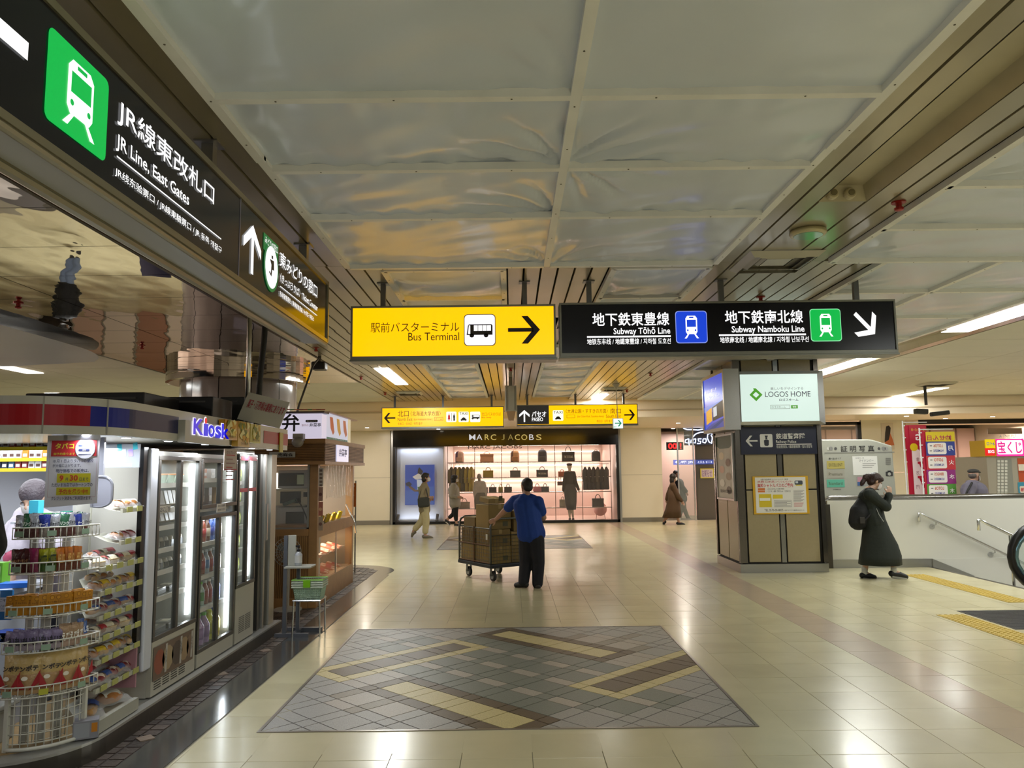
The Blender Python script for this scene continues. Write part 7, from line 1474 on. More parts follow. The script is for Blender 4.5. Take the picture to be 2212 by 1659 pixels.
MB().grid(lambda u, v: (XO - .06 + .012 * math.sin(u * 55 + 2 * math.sin(v * 5 + u * 9)) * (1 - v * .6), ya + (yb2 - ya) * u, 1.28 + .43 * v + .015 * math.sin(u * 11) * (1 - v)), 60, 8).build('sheet', M('#e0dcd8', .15, alpha=.3, spec=.8), cu, smooth=True)
pn = thing('menu_poster_strip', 'tall narrow strip of food photos on the stall corner post', 'poster', (XB + .004, YF_ + .05, .95)); g = G((0, YF_ - .004, 0), EX, EZ, px=True, lift=.001); g.rect('#b8b0a4', 689, 1011, 699, 1050, 1)
for k in range(5): g.rect('#6c5c50', 691, 1014 + k * 8, 697, 1019 + k * 8, 2)
for k in range(3): g.rect(('#8c6a58', '#a05c48', '#98846c')[k], 689, 1052 + k * 32, 698, 1082 + k * 32, 1); g.disc(('#5c3028', '#c8a078', '#6c4838')[k], 693, 1068 + k * 32, .02, 2)
g.build('print', pn); pn.location.x = XB; 
for k in range(7):
    p = (XB - .05 + .02 * (k % 2), YF_ + .35 + k * .17, .975); carton('yellow_brochure', ('nearest', 'second', 'third', 'fourth', 'fifth', 'sixth', 'farthest')[k] + ' yellow card leaning in the clear stand on the stall counter', p, (.13, .03, .1), '#c8a818', 'card', -1.2, [('#e8e0a0', .1, .6, .9, .8)], -.35)
st_ = thing('card_stand', 'clear and steel card stand on the stall counter', 'stand', (XB, 10.2, .97)); MB().box(XB - .14, YF_ + .25, .97, XB + .02, YF_ + 1.5, .976).build('tray', glass('#d0d8d8', .3), st_); MB().tube([(XB + .0, YF_ + 1.6, 1.15), (XB + .12, YF_ + 1.62, .9), (XB + .14, YF_ + 1.62, .75)], .012, 6).build('arm', CHROME(), st_)
# equipment in the stall window
YI = 9.75
def eq(name, label, cat, r_, d, col, z_from=None):
    x0, x1, z0, z1 = px_rect_on_y(*r_, YI); t = thing(name, label, cat, ((x0 + x1) / 2, YI, z0)); MB().box(x0, YI, z0, x1, YI + d, z1).build('body', M(col, .35), t, bevel=.012); return t, (x0, x1, z0, z1)
t, q = eq('microwave', 'cream microwave with a dark door seen in the stall window', 'microwave', (592, 1058, 676, 1092), .35, '#c8c0a8'); MB().box(q[0] + .08, YI - .01, q[2] + .03, q[1] - .15, YI, q[3] - .02).build('door', M('#1c1c20', .15), t); MB().box(q[1] - .12, YI - .008, q[3] - .09, q[1] - .06, YI, q[3] - .03).build('display', M('#101418', .2), t)
t, q = eq('register_hood', 'white rounded counter machine above the microwave in the stall window', 'machine', (600, 1015, 667, 1055), .35, '#a8a8ac'); MB().box(q[0] + .02, YI - .01, q[2] + .03, q[1] - .06, YI, q[3] - .04).build('opening', M('#1c1a1c', .3), t); MB().box(q[0] + .12, YI - .03, q[2] + .06, q[0] + .24, YI - .01, q[2] + .16).build('wrapped_pack', M('#2c2420', .3), t); MB().box(q[0] + .25, YI - .03, q[2] + .05, q[0] + .33, YI - .01, q[2] + .17).build('paper_note', M('#b8c8b0', .4), t)
t, q = eq('work_counter', 'pale counter with dark equipment at the foot of the stall window', 'counter', (597, 1095, 678, 1140), .4, '#a8a8a8'); MB().box(q[0] + .12, YI - .01, q[2] + .02, q[1] - .12, YI, q[3] - .06).build('recess', M('#2c2e30', .4), t)
MB().box(-4.1, YI + .4, .9, XB - .2, YI + .44, 1.6).build('inner_back', M('#b8b4ac', .5), sl_); MB().box(-3.5, YI, 0, XB - .15, YI + .4, q[2]).build('under_counter', M('#b0aca4', .5), sl_); MB().box(-3.5, YI, zp(640, 1058, YI) - .0, XB - .15, YI + .38, zp(640, 1055.5, YI)).build('inner_shelf', M('#c4c0b4', .4), sl_)
t = thing('gooseneck_cable', 'black curved cable hanging in the stall window', 'cable', (-2.6, 9.7, 1.2)); MB().tube([ony(x, y, 9.7) for x, y in ((628, 1082), (640, 1078), (650, 1090), (660, 1112), (665, 1128), (662, 1138))], .008, 6).build('cord', M('#101010', .4), t, smooth=True)
t = thing('card_reader', 'grey green card reader on an arm in the stall window', 'device', (-2.8, 9.68, 1.2)); p = ony(626, 1085, 9.68); MB().cbox((p.x, p.y, p.z), (.17, .06, .04), 0, ry=-.35).build('body', M('#3c5450', .3), t, bevel=.008)
# orange banner behind the stall
YO2 = 12.6; x0, x1, z0, z1 = px_rect_on_y(731, 1044, 769, 1095, YO2); t = thing('orange_banner', 'orange hanging banner half hidden behind the stall', 'banner', ((x0 + x1) / 2, YO2, 0)); MB().box(x0, YO2, z0, x1, YO2 + .01, z1).build('cloth', M('#b8620c', .5), t); MB().tube([(x1 - .01, YO2 + .02, .0), (x1 - .01, YO2 + .02, z1 + .04)], .012, 8).build('pole', M('#8a8a86', .4), t); g = G((0, YO2 - .001, 0), EX, EZ, px=True, lift=.002); g.text('#d8c8b0', 'port', 756, 1048, 766.5, 1053, bold=.01)
for k in range(4): g.rect('#d0a878', 758, 1057 + k * 6, 765 - (k % 2) * 3, 1059 + k * 6, 1)
g.build('print', t)
# ================================================================ SANITISER STAND, BASKETS, FAN
GY = M('#6c7078', .35, .5); PB = M('#a8a89c', .45)
p = onz(614, 1376, 0); Xs, Ys = p.x, p.y
ss = thing('sanitiser_stand', 'grey stand with a small shelf for hand sanitiser beside the kiosk end', 'stand', (Xs, Ys, 0))
zz_ = lambda py: ony(625, py, Ys).z
MB().box(Xs - .018, Ys - .018, .03, Xs + .018, Ys + .018, zz_(1157)).build('post', GY, ss); MB().box(Xs + .08, Ys + .1, .03, Xs + .115, Ys + .13, zz_(1228)).build('post', GY, ss)
b = MB().box(Xs - .09, Ys - .03, 0, Xs + .24, Ys + .02, .035); b.box(Xs - .05, Ys + .26, 0, Xs + .3, Ys + .31, .035); b.box(Xs + .06, Ys, 0, Xs + .1, Ys + .3, .03); b.build('foot', GY, ss)
MB().box(Xs + .02, Ys - .005, zz_(1222), Xs + .1, Ys + .01, zz_(1156)).build('back_board', PB, ss, bevel=.004); MB().box(Xs + .01, Ys - .1, zz_(1226), Xs + .27, Ys + .12, zz_(1222)).build('tray', PB, ss, bevel=.004)
x_ = ony(645, 1200, Ys).x; sb_ = thing('sanitiser_bottle', 'clear pump bottle of hand sanitiser on the stand shelf', 'bottle', (x_, Ys, zz_(1222)))
z0 = zz_(1222); MB().lathe([(.034, 0), (.036, .01), (.036, .11), (.02, .13), (.014, .14)], (x_, Ys, z0), 14).build('body', M('#a8acb0', .1, coat=.5), sb_, smooth=True); MB().lathe([(.0368, .03), (.0368, .1)], (x_, Ys, z0), 14).build('label_wrap', M('#c8c8c4', .4), sb_); b = MB().lathe([(.018, .14), (.018, .16), (.006, .165), (.006, .19)], (x_, Ys, z0), 10); b.box(x_ - .03, Ys - .008, z0 + .185, x_ + .012, Ys + .008, z0 + .197); b.build('pump', M('#18181a', .3), sb_)
p = onz(672, 1372, 0); Xb, Yb = p.x - .02, p.y
bk = thing('basket_stool', 'thin chrome wire stool carrying the shopping baskets', 'stool', (Xb, Yb, 0)); zt = ony(670, 1294, Yb).z
for sx in (-.14, .13):
    for sy in (-.1, .12): MB().tube([(Xb + sx, Yb + sy, 0), (Xb + sx * .94, Yb + sy, zt)], .009, 6).build('leg', CHROME(), bk)
MB().tube([(Xb - .135, Yb - .11, zt), (Xb + .13, Yb - .11, zt), (Xb + .13, Yb + .13, zt), (Xb - .135, Yb + .13, zt)], .009, 6, closed=True).build('seat_ring', CHROME(), bk); MB().box(Xb - .13, Yb - .1, zt - .002, Xb + .125, Yb + .12, zt + .003).build('seat_grid', M('#8c8c88', .3, .8), bk)
def basket():
    r = thing('shopping_basket', 'x', 'basket', (0, 0, 0)); b = MB(); nx, nz = 13, 7; H = .125
    def side(P0, P1, Q0, Q1, n):
        P0, P1, Q0, Q1 = map(Vector, (P0, P1, Q0, Q1))
        for k in range(n + 1): t_ = k / n; b.tube([P0.lerp(P1, t_), Q0.lerp(Q1, t_)], .0042, 4)
        for k in range(nz + 1): t_ = k / nz; b.tube([P0.lerp(Q0, t_), P1.lerp(Q1, t_)], .0042, 4)
    c0 = [(-.12, -.08, 0), (.12, -.08, 0), (.12, .08, 0), (-.12, .08, 0)]; c1 = [(-.14, -.1, H), (.14, -.1, H), (.14, .1, H), (-.14, .1, H)]
    for k in range(4): side(c0[k], c0[(k + 1) % 4], c1[k], c1[(k + 1) % 4], nx if k % 2 == 0 else 8)
    b.box(-.12, -.08, 0, .12, .08, .004); b.build('lattice', M('#a8c0a8', .4), r)
    rim = [(-.15, -.11, H), (.15, -.11, H), (.15, .11, H), (-.15, .11, H)]; MB().tube(rim, .009, 6, closed=True).build('rim', M('#c0ccb8', .4), r); return Stock(r)
BS = basket()
for k in range(4): topb = BS.put((Xb, Yb, zt + .004 + k * .022), 0, ('lowest', 'second', 'third', 'topmost')[k] + ' pale green basket in the stack on the wire stool', 'stacked baskets')
lh = topb; b = MB(); b.tube([(Xb - .15, Yb - .11, zt + .197), (Xb + .15, Yb - .11, zt + .197), (Xb + .15, Yb + .11, zt + .197), (Xb - .15, Yb + .11, zt + .197)], .0095, 6, closed=True); b.box(Xb - .035, Yb - .128, zt + .13, Xb + .035, Yb - .118, zt + .2); b.build('lime_handle', M('#7cc010', .4), lh)
p = onz(622, 1318, 0); Xf, Yf = p.x, p.y; fn_ = thing('standing_fan', 'standing fan with a pale round base in front of the brown stall', 'fan', (Xf, Yf, 0)); zc_ = ony(618, 1191, Yf).z; MB().lathe([(.16, 0), (.16, .02), (.05, .04), (.02, .05)], (Xf, Yf, 0), 20).build('base', M('#b0aca0', .4), fn_); MB().tube([(Xf, Yf, .04), (Xf, Yf, zc_)], .014, 8).build('pole', M('#b0aca0', .4), fn_)
b = MB()
for rr_ in (.165, .12, .075, .035):
    for yy_ in (-.05, .05) if rr_ < .16 else (0,): b.tube([(Xf + rr_ * math.cos(a), Yf - .08 + yy_ * (1 - rr_ / .3), zc_ + rr_ * math.sin(a)) for a in [k * math.pi / 12 for k in range(24)]], .003, 4, closed=True)
for k in range(24): a = k * math.pi / 12; b.tube([(Xf, Yf - .13, zc_), (Xf + .165 * math.cos(a), Yf - .08, zc_ + .165 * math.sin(a)), (Xf, Yf - .03, zc_)], .0018, 4)
b.build('guard', M('#a8a8a0', .4), fn_); MB().tube([(Xf, Yf - .02, zc_), (Xf, Yf + .1, zc_)], .04, 10).build('motor', M('#a8a8a0', .4), fn_)
for k in range(3): a = k * 2.1; MB().add([(Xf, Yf - .08, zc_), (Xf + .13 * math.cos(a), Yf - .1, zc_ + .13 * math.sin(a)), (Xf + .14 * math.cos(a + .5), Yf - .08, zc_ + .14 * math.sin(a + .5)), (Xf + .1 * math.cos(a + .9), Yf - .06, zc_ + .1 * math.sin(a + .9))], [(0, 1, 2, 3)]).build('blade', M('#8c9ca0', .2, alpha=.6), fn_)
# ================================================================ PEOPLE
SKIN = M('#ac8570', .5, bump=.05, bscale=90); SKL = M('#b8957e', .5)
def fuse(mb, name, mat, parent, vox, smooth=3, kind=None):
    me = bpy.data.meshes.new('tmp'); me.from_pydata(mb.v, [], mb.f)
    bm = bmesh.new(); bm.from_mesh(me); bmesh.ops.recalc_face_normals(bm, faces=bm.faces); bm.to_mesh(me); bm.free()
    t = bpy.data.objects.new('tmp', me); C.objects.link(t)
    r = t.modifiers.new('r', 'REMESH'); r.mode = 'VOXEL'; r.voxel_size = vox; r.use_smooth_shade = True
    s = t.modifiers.new('s', 'SMOOTH'); s.factor = .5; s.iterations = smooth
    dg = bpy.context.evaluated_depsgraph_get(); m2 = bpy.data.meshes.new_from_object(t.evaluated_get(dg)); bpy.data.objects.remove(t)
    m2.name = name; m2.materials.clear(); m2.materials.append(mat)
    l = wloc(parent); m2.transform(Matrix.Translation(-l)); m2.shade_smooth()
    o = bpy.data.objects.new(name, m2); C.objects.link(o); o.parent = parent; KIDS.setdefault(parent.name, []).append(o); return o
def limb(b, pts, rs, n=10):
    pts = [Vector(p) for p in pts]; b.tube(pts, rs, n)
    for p, r in zip(pts, rs): b.ell(p, (r, r, r), n, 7)
def hand(b, wr, d, side, s=1, curl=.5):
    d = Vector(d).normalized(); w = Vector(wr); sd = Vector(side).normalized(); sd = (sd - sd.dot(d) * d).normalized(); n = d.cross(sd)
    R = Matrix((sd, n, d)).transposed(); b.ell(w + d * .045 * s, (.038 * s, .016 * s, .052 * s), 10, 7, rot=R)
    for k, (o, L) in enumerate(((-.027, .062), (-.009, .072), (.009, .067), (.026, .052))):
        p0 = w + d * .075 * s + sd * o * s; p1 = p0 + d * L * .45 * s + n * L * curl * .2 * s; p2 = p1 + (d * (1 - curl) + n * curl).normalized() * L * .35 * s; p3 = p2 + (d * (1 - curl * 1.6) + n * curl).normalized() * L * .28 * s
        limb(b, [p0, p1, p2, p3], [.0095 * s, .009 * s, .0085 * s, .0075 * s], 7)
    q = w + d * .03 * s - sd * .034 * s; limb(b, [q, q - sd * .022 * s + d * .025 * s + n * .01 * s, q - sd * .026 * s + d * .05 * s + n * .02 * s], [.013 * s, .0105 * s, .009 * s], 7)
def head(b, c, f, up, s=1):
    f = Vector(f).normalized(); up = Vector(up).normalized(); f = (f - f.dot(up) * up).normalized(); r = f.cross(up); R = Matrix((r, f, up)).transposed(); c = Vector(c)
    P = lambda x, y, z: c + R @ Vector((x, y, z)) * s
    b.ell(P(0, -.008, .02), (.073 * s, .092 * s, .09 * s), 16, 12, rot=R); b.ell(P(0, .022, -.045), (.056 * s, .062 * s, .066 * s), 14, 10, rot=R); b.ell(P(0, .05, -.095), (.03 * s, .026 * s, .022 * s), 10, 7, rot=R)
    limb(b, [P(0, .084, .005), P(0, .104, -.026)], [.009 * s, .014 * s], 8); b.ell(P(0, .082, -.058), (.024 * s, .012 * s, .009 * s), 8, 6, rot=R)
    for k in (-1, 1): b.ell(P(k * .074, -.004, -.012), (.010 * s, .018 * s, .031 * s), 8, 7, rot=R)
    return P, R
def fig(label, Y, J, hd, skin=SKIN, vox=.010, s=1, look=None, up=(0, 0, 1), hands=((0, 0, -1), (0, 0, -1)), curl=(.5, .5), name='person', cat='person', group=None, bulk=1, mask=True, eyes=True, bare=True):
    Q = {k: ony(v[0], v[1], Y + (v[2] if len(v) > 2 else 0)) + Vector((0, 0, 0)) for k, v in J.items()}
    bx = (Q['anL'].x + Q['anR'].x) / 2; root = thing(name, label, cat, (bx, Y, 0), group)
    h = math.radians(hd); F = Vector((-math.sin(h), math.cos(h), 0)); Rt = Vector((math.cos(h), math.sin(h), 0)); b = MB(); k_ = s * bulk
    P, R = head(b, Q['head'], look or F, up, s)
    limb(b, [Q['head'] + Vector((0, 0, -.06 * s)), Q['neck']], [.05 * s, .055 * s])
    ch = Q['chest']; pv = Q['pelvis']; wst = ch.lerp(pv, .55)
    for o in (-1, 1): limb(b, [Q['neck'] + Rt * o * .04 * s - Vector((0, 0, .03)), ch + Rt * o * .07 * k_, wst + Rt * o * .05 * k_, pv + Rt * o * .07 * k_], [.055 * s, .088 * k_, .078 * k_, .09 * k_])
    for S in 'LR':
        limb(b, [Q['neck'] + (Q['sh' + S] - Q['neck']) * .5 - Vector((0, 0, .02)), Q['sh' + S], Q['el' + S], Q['wr' + S]], [.055 * s, .052 * k_, .04 * k_, .027 * s])
        hv = hands['LR'.index(S)]; hand(b, Q['wr' + S], hv, F if abs(hv[2]) > .7 else Vector((0, 0, 1)), s, curl['LR'.index(S)])
        limb(b, [Q['hip' + S], Q['kn' + S], Q['kn' + S].lerp(Q['an' + S], .35), Q['an' + S]], [.082 * k_, .052 * k_, .050 * k_, .034 * s])
        limb(b, [Q['an' + S], Q['toe' + S]], [.035 * s, .028 * s])
    fuse(b, 'body', skin, root, vox)
    if eyes:
        for o in (-1, 1): e = MB(); e.ell(P(o * .03, .083, .008), (.011 * s, .006 * s, .006 * s), 8, 6, rot=R); e.build('eye', M('#1c1410', .3), root, smooth=True)
    if mask:
        e = MB(); e.grid(lambda u, v: P(.068 * math.sin((u - .5) * 2.7), .03 + .085 * math.cos((u - .5) * 2.7) * (1 - .18 * (v * 2 - 1) ** 2), -.095 + .085 * v), 14, 8, flip=True); e.build('face_mask', M('#c8c4c0', .6), root, smooth=True)
    return root, Q, P, R, F, Rt
def cloth(root, name, col, limbs, vox=.011, mat=None, smooth=2):
    b = MB()
    for pts, rs in limbs: limb(b, pts, rs, 12)
    return fuse(b, name, mat or M(col, .8, bump=.35, bscale=16, vary=.05, vscale=9), root, vox, smooth)
def top(root, name, col, Q, Rt, s=1, sl=1.0, ex=.022, hem=.0, vox=.011, puff=0, low=None):
    ch, pv, nk = Q['chest'], low or Q['pelvis'], Q['neck']; L = []
    for o in (-1, 1): L.append(([nk + Rt * o * .045 * s - Vector((0, 0, .035 * s)), ch + Rt * o * .075 * s, ch.lerp(pv, .55) + Rt * o * .065 * s, pv + Rt * o * .08 * s - Vector((0, 0, hem))], [.06 * s + ex * .4, .09 * s + ex + puff, .085 * s + ex + puff, .092 * s + ex + puff]))
    L.append(([nk - Vector((0, 0, .05 * s)), ch, ch.lerp(pv, .55), pv - Vector((0, 0, hem))], [.06 * s + ex, .12 * s + ex + puff, .112 * s + ex + puff, .125 * s + ex + puff]))
    for S in 'LR':
        e = Q['el' + S] if sl >= 1 else Q['sh' + S].lerp(Q['el' + S], sl); pts = [nk + (Q['sh' + S] - nk) * .5 - Vector((0, 0, .02)), Q['sh' + S], e]; rs = [.058 * s + ex, .056 * s + ex, .048 * s + ex]
        if sl > 1: pts.append(Q['el' + S].lerp(Q['wr' + S], sl - 1)); rs.append(.034 * s + ex * .8)
        L.append((pts, rs))
    return cloth(root, name, col, L, vox)
def trousers(root, col, Q, s=1, to=1.0, ex=.02, vox=.011, wide=0):
    L = [([Q['hipL'], Q['pelvis'], Q['hipR']], [.09 * s + ex, .1 * s + ex, .09 * s + ex])]
    for S in 'LR': L.append(([Q['hip' + S], Q['kn' + S], Q['kn' + S].lerp(Q['an' + S], to)], [.088 * s + ex, .058 * s + ex + wide * .5, .04 * s + ex + wide]))
    return cloth(root, 'trousers', col, L, vox)
def shoes(root, col, Q, s=1, sole=None, ht=0):
    for S in 'LR':
        a, t = Q['an' + S], Q['toe' + S]; d = (t - a); hl = a - Vector((d.x, d.y, 0)).normalized() * .035 * s - Vector((0, 0, .03 * s)); b = MB()
        limb(b, [hl, a.lerp(t, .45) - Vector((0, 0, .012 * s)), t], [.042 * s, .043 * s, .033 * s]); fuse(b, 'shoe', M(col, .5), root, .009, 2)
        if sole: q = MB(); q.tube([hl - Vector((0, 0, .03 * s)), t - Vector((0, 0, .022 * s))], .03 * s, 8); q.build('sole', M(sole, .6), root)
def hair(root, col, P, R, parts, s=1, vox=.01):
    b = MB()
    for c, r in parts: b.ell(P(*c), tuple(v * s for v in r), 14, 10, rot=R)
    return fuse(b, 'hair', M(col, .45, bump=.5, bscale=60), root, vox, 2)
def flare(root, name, col, rings, parent=None, n=36, fold=.04):
    """garment skirt: rings of (x,y,z,rx,ry)"""
    b = MB(); vs = []
    for i, (x, y, z, rx, ry) in enumerate(rings):
        q = i / (len(rings) - 1)
        for k in range(n):
            t = 2 * math.pi * k / n; w = 1 + fold * q * math.sin(t * 7 + .6 * i * q)
            vs.append((x + rx * w * math.cos(t), y + ry * w * math.sin(t), z))
    b.add(vs, [(i * n + k, (i + 1) * n + k, (i + 1) * n + (k + 1) % n, i * n + (k + 1) % n) for i in range(len(rings) - 1) for k in range(n)])
    o = b.build(name, M(col, .8, bump=.3, bscale=14), root, smooth=True); m_ = o.modifiers.new('t', 'SOLIDIFY'); m_.thickness = .006; return o
# --- worker in the blue shirt
J = dict(head=(1137, 1050, .05), neck=(1138, 1071, .0), chest=(1138, 1092, .0), pelvis=(1148, 1155), shL=(1112, 1082, .06), shR=(1163, 1084, -.04), elL=(1090, 1104, .2), wrL=(1071, 1122, .32), elR=(1174, 1118, .12), wrR=(1150, 1128, .36),
         hipL=(1138, 1168, .02), hipR=(1158, 1168, -.02), knL=(1136, 1214, .05), knR=(1163, 1216, .0), anL=(1131, 1257, .0), anR=(1161, 1261, 0), toeL=(1115, 1264, .06), toeR=(1158, 1267, .14))
r, Q, P, R, F, Rt = fig('man in a bright blue short sleeved shirt seen from behind', 10.76, J, 22, vox=.0075, look=(-.5, .8, -.12), hands=((-.75, .2, -.35), (-.4, .6, 0)), curl=(.8, .7), bulk=1.12, mask=False)
top(r, 'shirt', '#123a8c', Q, Rt, 1.08, .62, .02, -.01, .009); trousers(r, '#10131e', Q, 1.08, .98, .022, .009, .01); shoes(r, '#121113', Q, 1.05)
hair(r, '#14110f', P, R, [((0, -.02, .035), (.08, .092, .082)), ((0, -.05, -.02), (.072, .055, .06))])
# --- trolley
CT = onz(1060, 1222, .24); rzc = math.radians(32.6); tu = Vector((math.cos(rzc), math.sin(rzc), 0)); tv = Vector((-math.sin(rzc), math.cos(rzc), 0)); TW, TLn = .74, .93
T0 = Vector((CT.x, CT.y, 0)); TM_ = Matrix.Translation(T0) @ Matrix.Rotation(rzc, 4, 'Z')
tr = thing('roll_trolley', 'caged platform trolley heaped with cardboard boxes, pushed by the man in blue', 'trolley', (T0.x, T0.y, 0)); DKM = M('#2c2e34', .4, .5); GMT = M('#5c5e5c', .3, .8)
def tb(): b = MB(); b.T = TM_; return b
b = tb(); b.box(-.02, -.02, .2, TW + .02, TLn + .02, .25); b.build('platform', DKM, tr, bevel=.008)
for k, (u, v) in enumerate(((.1, .1), (TW - .1, .1), (.1, TLn - .12), (TW - .1, TLn - .12))):
    w = tb(); w.T = TM_ @ Matrix.Translation((u, v, .075)) @ Matrix.Rotation(math.pi / 2, 4, 'Y'); w.lathe([(.04, -.02), (.07, -.018), (.075, -.01), (.075, .01), (.07, .018), (.04, .02)], (0, 0, 0), 20); o = w.build('wheel', M('#18181a', .5), tr)
    h_ = MB(); h_.T = w.T; h_.lathe([(.045, -.024), (.045, .024)], (0, 0, 0), 14); h_.build('hub', M('#8c8e90', .3, .7), o); h_.T = None
    f = tb(); f.box(u - .035, v - .02, .075, u - .03, v + .03, .2); f.box(u + .03, v - .02, .075, u + .035, v + .03, .2); f.box(u - .04, v - .04, .185, u + .04, v + .04, .2); f.build('caster_fork', GMT, tr)
for v in (0, TLn):
    b = tb(); b.tube([(0, v, .25), (0, v, .8), (.03, v, .87), (.1, v, .9), (TW - .1, v, .9), (TW - .03, v, .87), (TW, v, .8), (TW, v, .25)], .016, 10); b.build('end_handle', GMT, tr, smooth=True)
def mesh_panel(p0, p1, z0, z1, name='mesh_panel'):
    b = tb(); p0 = Vector((p0[0], p0[1], 0)); p1 = Vector((p1[0], p1[1], 0)); n = int((p1 - p0).length / .05); m_ = int((z1 - z0) / .05)
    for k in range(n + 1): q = p0.lerp(p1, k / n); b.tube([(q.x, q.y, z0), (q.x, q.y, z1)], .0025, 4)
    for k in range(m_ + 1): z = z0 + (z1 - z0) * k / m_; b.tube([(p0.x, p0.y, z), (p1.x, p1.y, z)], .0025 if k % m_ else .006, 4)
    b.build(name, GMT, tr)
mesh_panel((0, 0), (0, TLn), .25, .76); mesh_panel((TW, 0), (TW, TLn), .25, .76); mesh_panel((0, 0), (TW, 0), .25, .66); mesh_panel((0, TLn), (TW, TLn), .25, .76)
b = tb()
for z in (.25, .5): b.tube([(-.008, -.008, z + .02), (-.008, TLn + .008, z + .02)], .007, 5)
b.tube([(-.01, TLn / 2, .25), (-.01, TLn / 2, .78)], .008, 5); b.build('strap_bar', M('#5c3c24', .5), tr)
b = tb(); b.box(-.02, .06, .6, -.012, .1, .68); b.build('paper_tag', M('#c8c4b8', .5), tr)
CB = [M(c, .75, bump=.08, bscale=30, vary=.06, vscale=5) for c in ('#86703f', '#7a6438', '#8c7648', '#6e5a34')]
def cbox(label, u0, v0, z0, u1, v1, z1, k, tilt=0):
    t = thing('cardboard_box', label, 'cardboard box', (T0.x, T0.y, z0), None); b = tb()
    if tilt: b.T = TM_ @ Matrix.Translation(((u0 + u1) / 2, (v0 + v1) / 2, z0)) @ Matrix.Rotation(tilt, 4, 'X') @ Matrix.Translation((-(u0 + u1) / 2, -(v0 + v1) / 2, -z0))
    b.box(u0, v0, z0, u1, v1, z1); b.build('carton', CB[k % 4], t, bevel=.004); q = tb(); q.T = b.T; um = (u0 + u1) / 2; q.box(um - .025, v0 - .001, z1 - .06, um + .025, v0, z1 + .001); q.box(um - .025, v0, z1, um + .025, v1, z1 + .0012); q.build('tape', M('#9c8450', .3), t)
    q = tb(); q.T = b.T; q.box(u0 + (u1 - u0) * .62, v0 - .0012, z0 + .04, u0 + (u1 - u0) * .85, v0 - .0005, z0 + .11); q.build('printed_mark', M('#4c4a2c', .6), t); return t
nm = ('near left', 'near right', 'far left', 'far right')
for k, (u, v) in enumerate(((.02, .03), (.375, .03), (.02, .48), (.375, .48))):
    cbox('cardboard box on the trolley floor, %s' % nm[k], u, v, .255, u + .345, v + .43, .5, k); cbox('cardboard box in the second layer of the trolley, %s' % nm[k], u + .005, v + .005, .502, u + .34, v + .42, .74 if k != 1 else .70, k + 1)
cbox('tall cardboard box leaning high on the trolley, topmost but for the small one', .03, .1, .742, .42, .47, 1.10, 0); cbox('small cardboard box tilted on top of the trolley load', .06, .15, 1.13, .34, .42, 1.20, 2, .12); cbox('small cardboard box at the far left rim of the trolley', .04, .52, .742, .33, .86, .90, 3); cbox('cardboard box beside the tall one, just left of the man in blue', .44, .06, .702, .72, .45, 1.0, 1)
# --- woman in beige jacket
J = dict(head=(920, 1031), neck=(917, 1044), chest=(916, 1058), pelvis=(917, 1092), shL=(916, 1049, .15), shR=(916, 1049, -.15), elR=(909, 1074, -.2), wrR=(926, 1075, -.24), elL=(914, 1073, .2), wrL=(926, 1077, .14),
         hipL=(918, 1098, .08), hipR=(917, 1098, -.08), knR=(921, 1124, -.08), knL=(911, 1125, .08), anR=(918, 1156, -.07), anL=(893, 1147, .08), toeR=(933, 1162, -.07), toeL=(890, 1158, .08))
r, Q, P, R, F, Rt = fig('woman walking right in a beige jacket and cream cropped trousers with a grey shoulder bag', 18.9, J, -90, vox=.011, hands=((.9, 0, -.2), (.95, 0, .1)), s=.98)
top(r, 'jacket', '#85795e', Q, Rt, .95, 1.5, .025, .1, .013); trousers(r, '#b8ac84', Q, .95, .74, .025, .012, .012); shoes(r, '#6c6454', Q)
hair(r, '#17120f', P, R, [((0, -.02, .03), (.088, .1, .088)), ((0, -.04, -.05), (.085, .07, .085)), ((0, .05, .07), (.06, .04, .03))])
bg = thing('shoulder_bag', 'soft dark grey bag hanging from the shoulder of the woman in beige', 'bag', ony(915, 1097, 18.66)); p = ony(915, 1085, 18.64); b = MB(); b.cbox(p, (.28, .1, .24), 0, ry=-.08); b.build('pouch', M('#33342e', .7, bump=.3, bscale=20), bg, bevel=.045); MB().tube([ony(905, 1076, 18.64), ony(914, 1047, 18.7), ony(918, 1047, 18.74), ony(925, 1076, 18.64)], .014, 6).build('strap', M('#2c2c28', .6), bg)
# --- woman in pale sweater
J = dict(head=(982, 1034), neck=(980, 1046), chest=(980, 1058), pelvis=(983, 1084), shL=(980, 1050, .15), shR=(979, 1050, -.15), elR=(975, 1071, -.22), wrR=(988, 1074, -.24), elL=(984, 1070, .2), wrL=(992, 1074, .1),
         hipL=(984, 1088, .08), hipR=(984, 1088, -.08), knR=(984, 1110, -.08), knL=(980, 1110, .08), anR=(986, 1131, -.08), anL=(966, 1122, .08), toeR=(995, 1135, -.08), toeL=(971, 1132, .08))
r, Q, P, R, F, Rt = fig('woman walking right in a pale grey sweater and black cropped trousers before the shop window', 22.9, J, -90, vox=.012, hands=((.9, 0, -.2), (.95, 0, .1)), s=.98)
top(r, 'sweater', '#8c8880', Q, Rt, .95, 1.7, .04, .06, .014, .015); trousers(r, '#101014', Q, .95, .6, .02, .014); shoes(r, '#15151a', Q, 1, '#c8c8c8')
hair(r, '#0f0d0d', P, R, [((0, -.02, .02), (.092, .1, .1)), ((0, -.03, -.07), (.09, .085, .075)), ((0, .05, .06), (.07, .05, .05))])
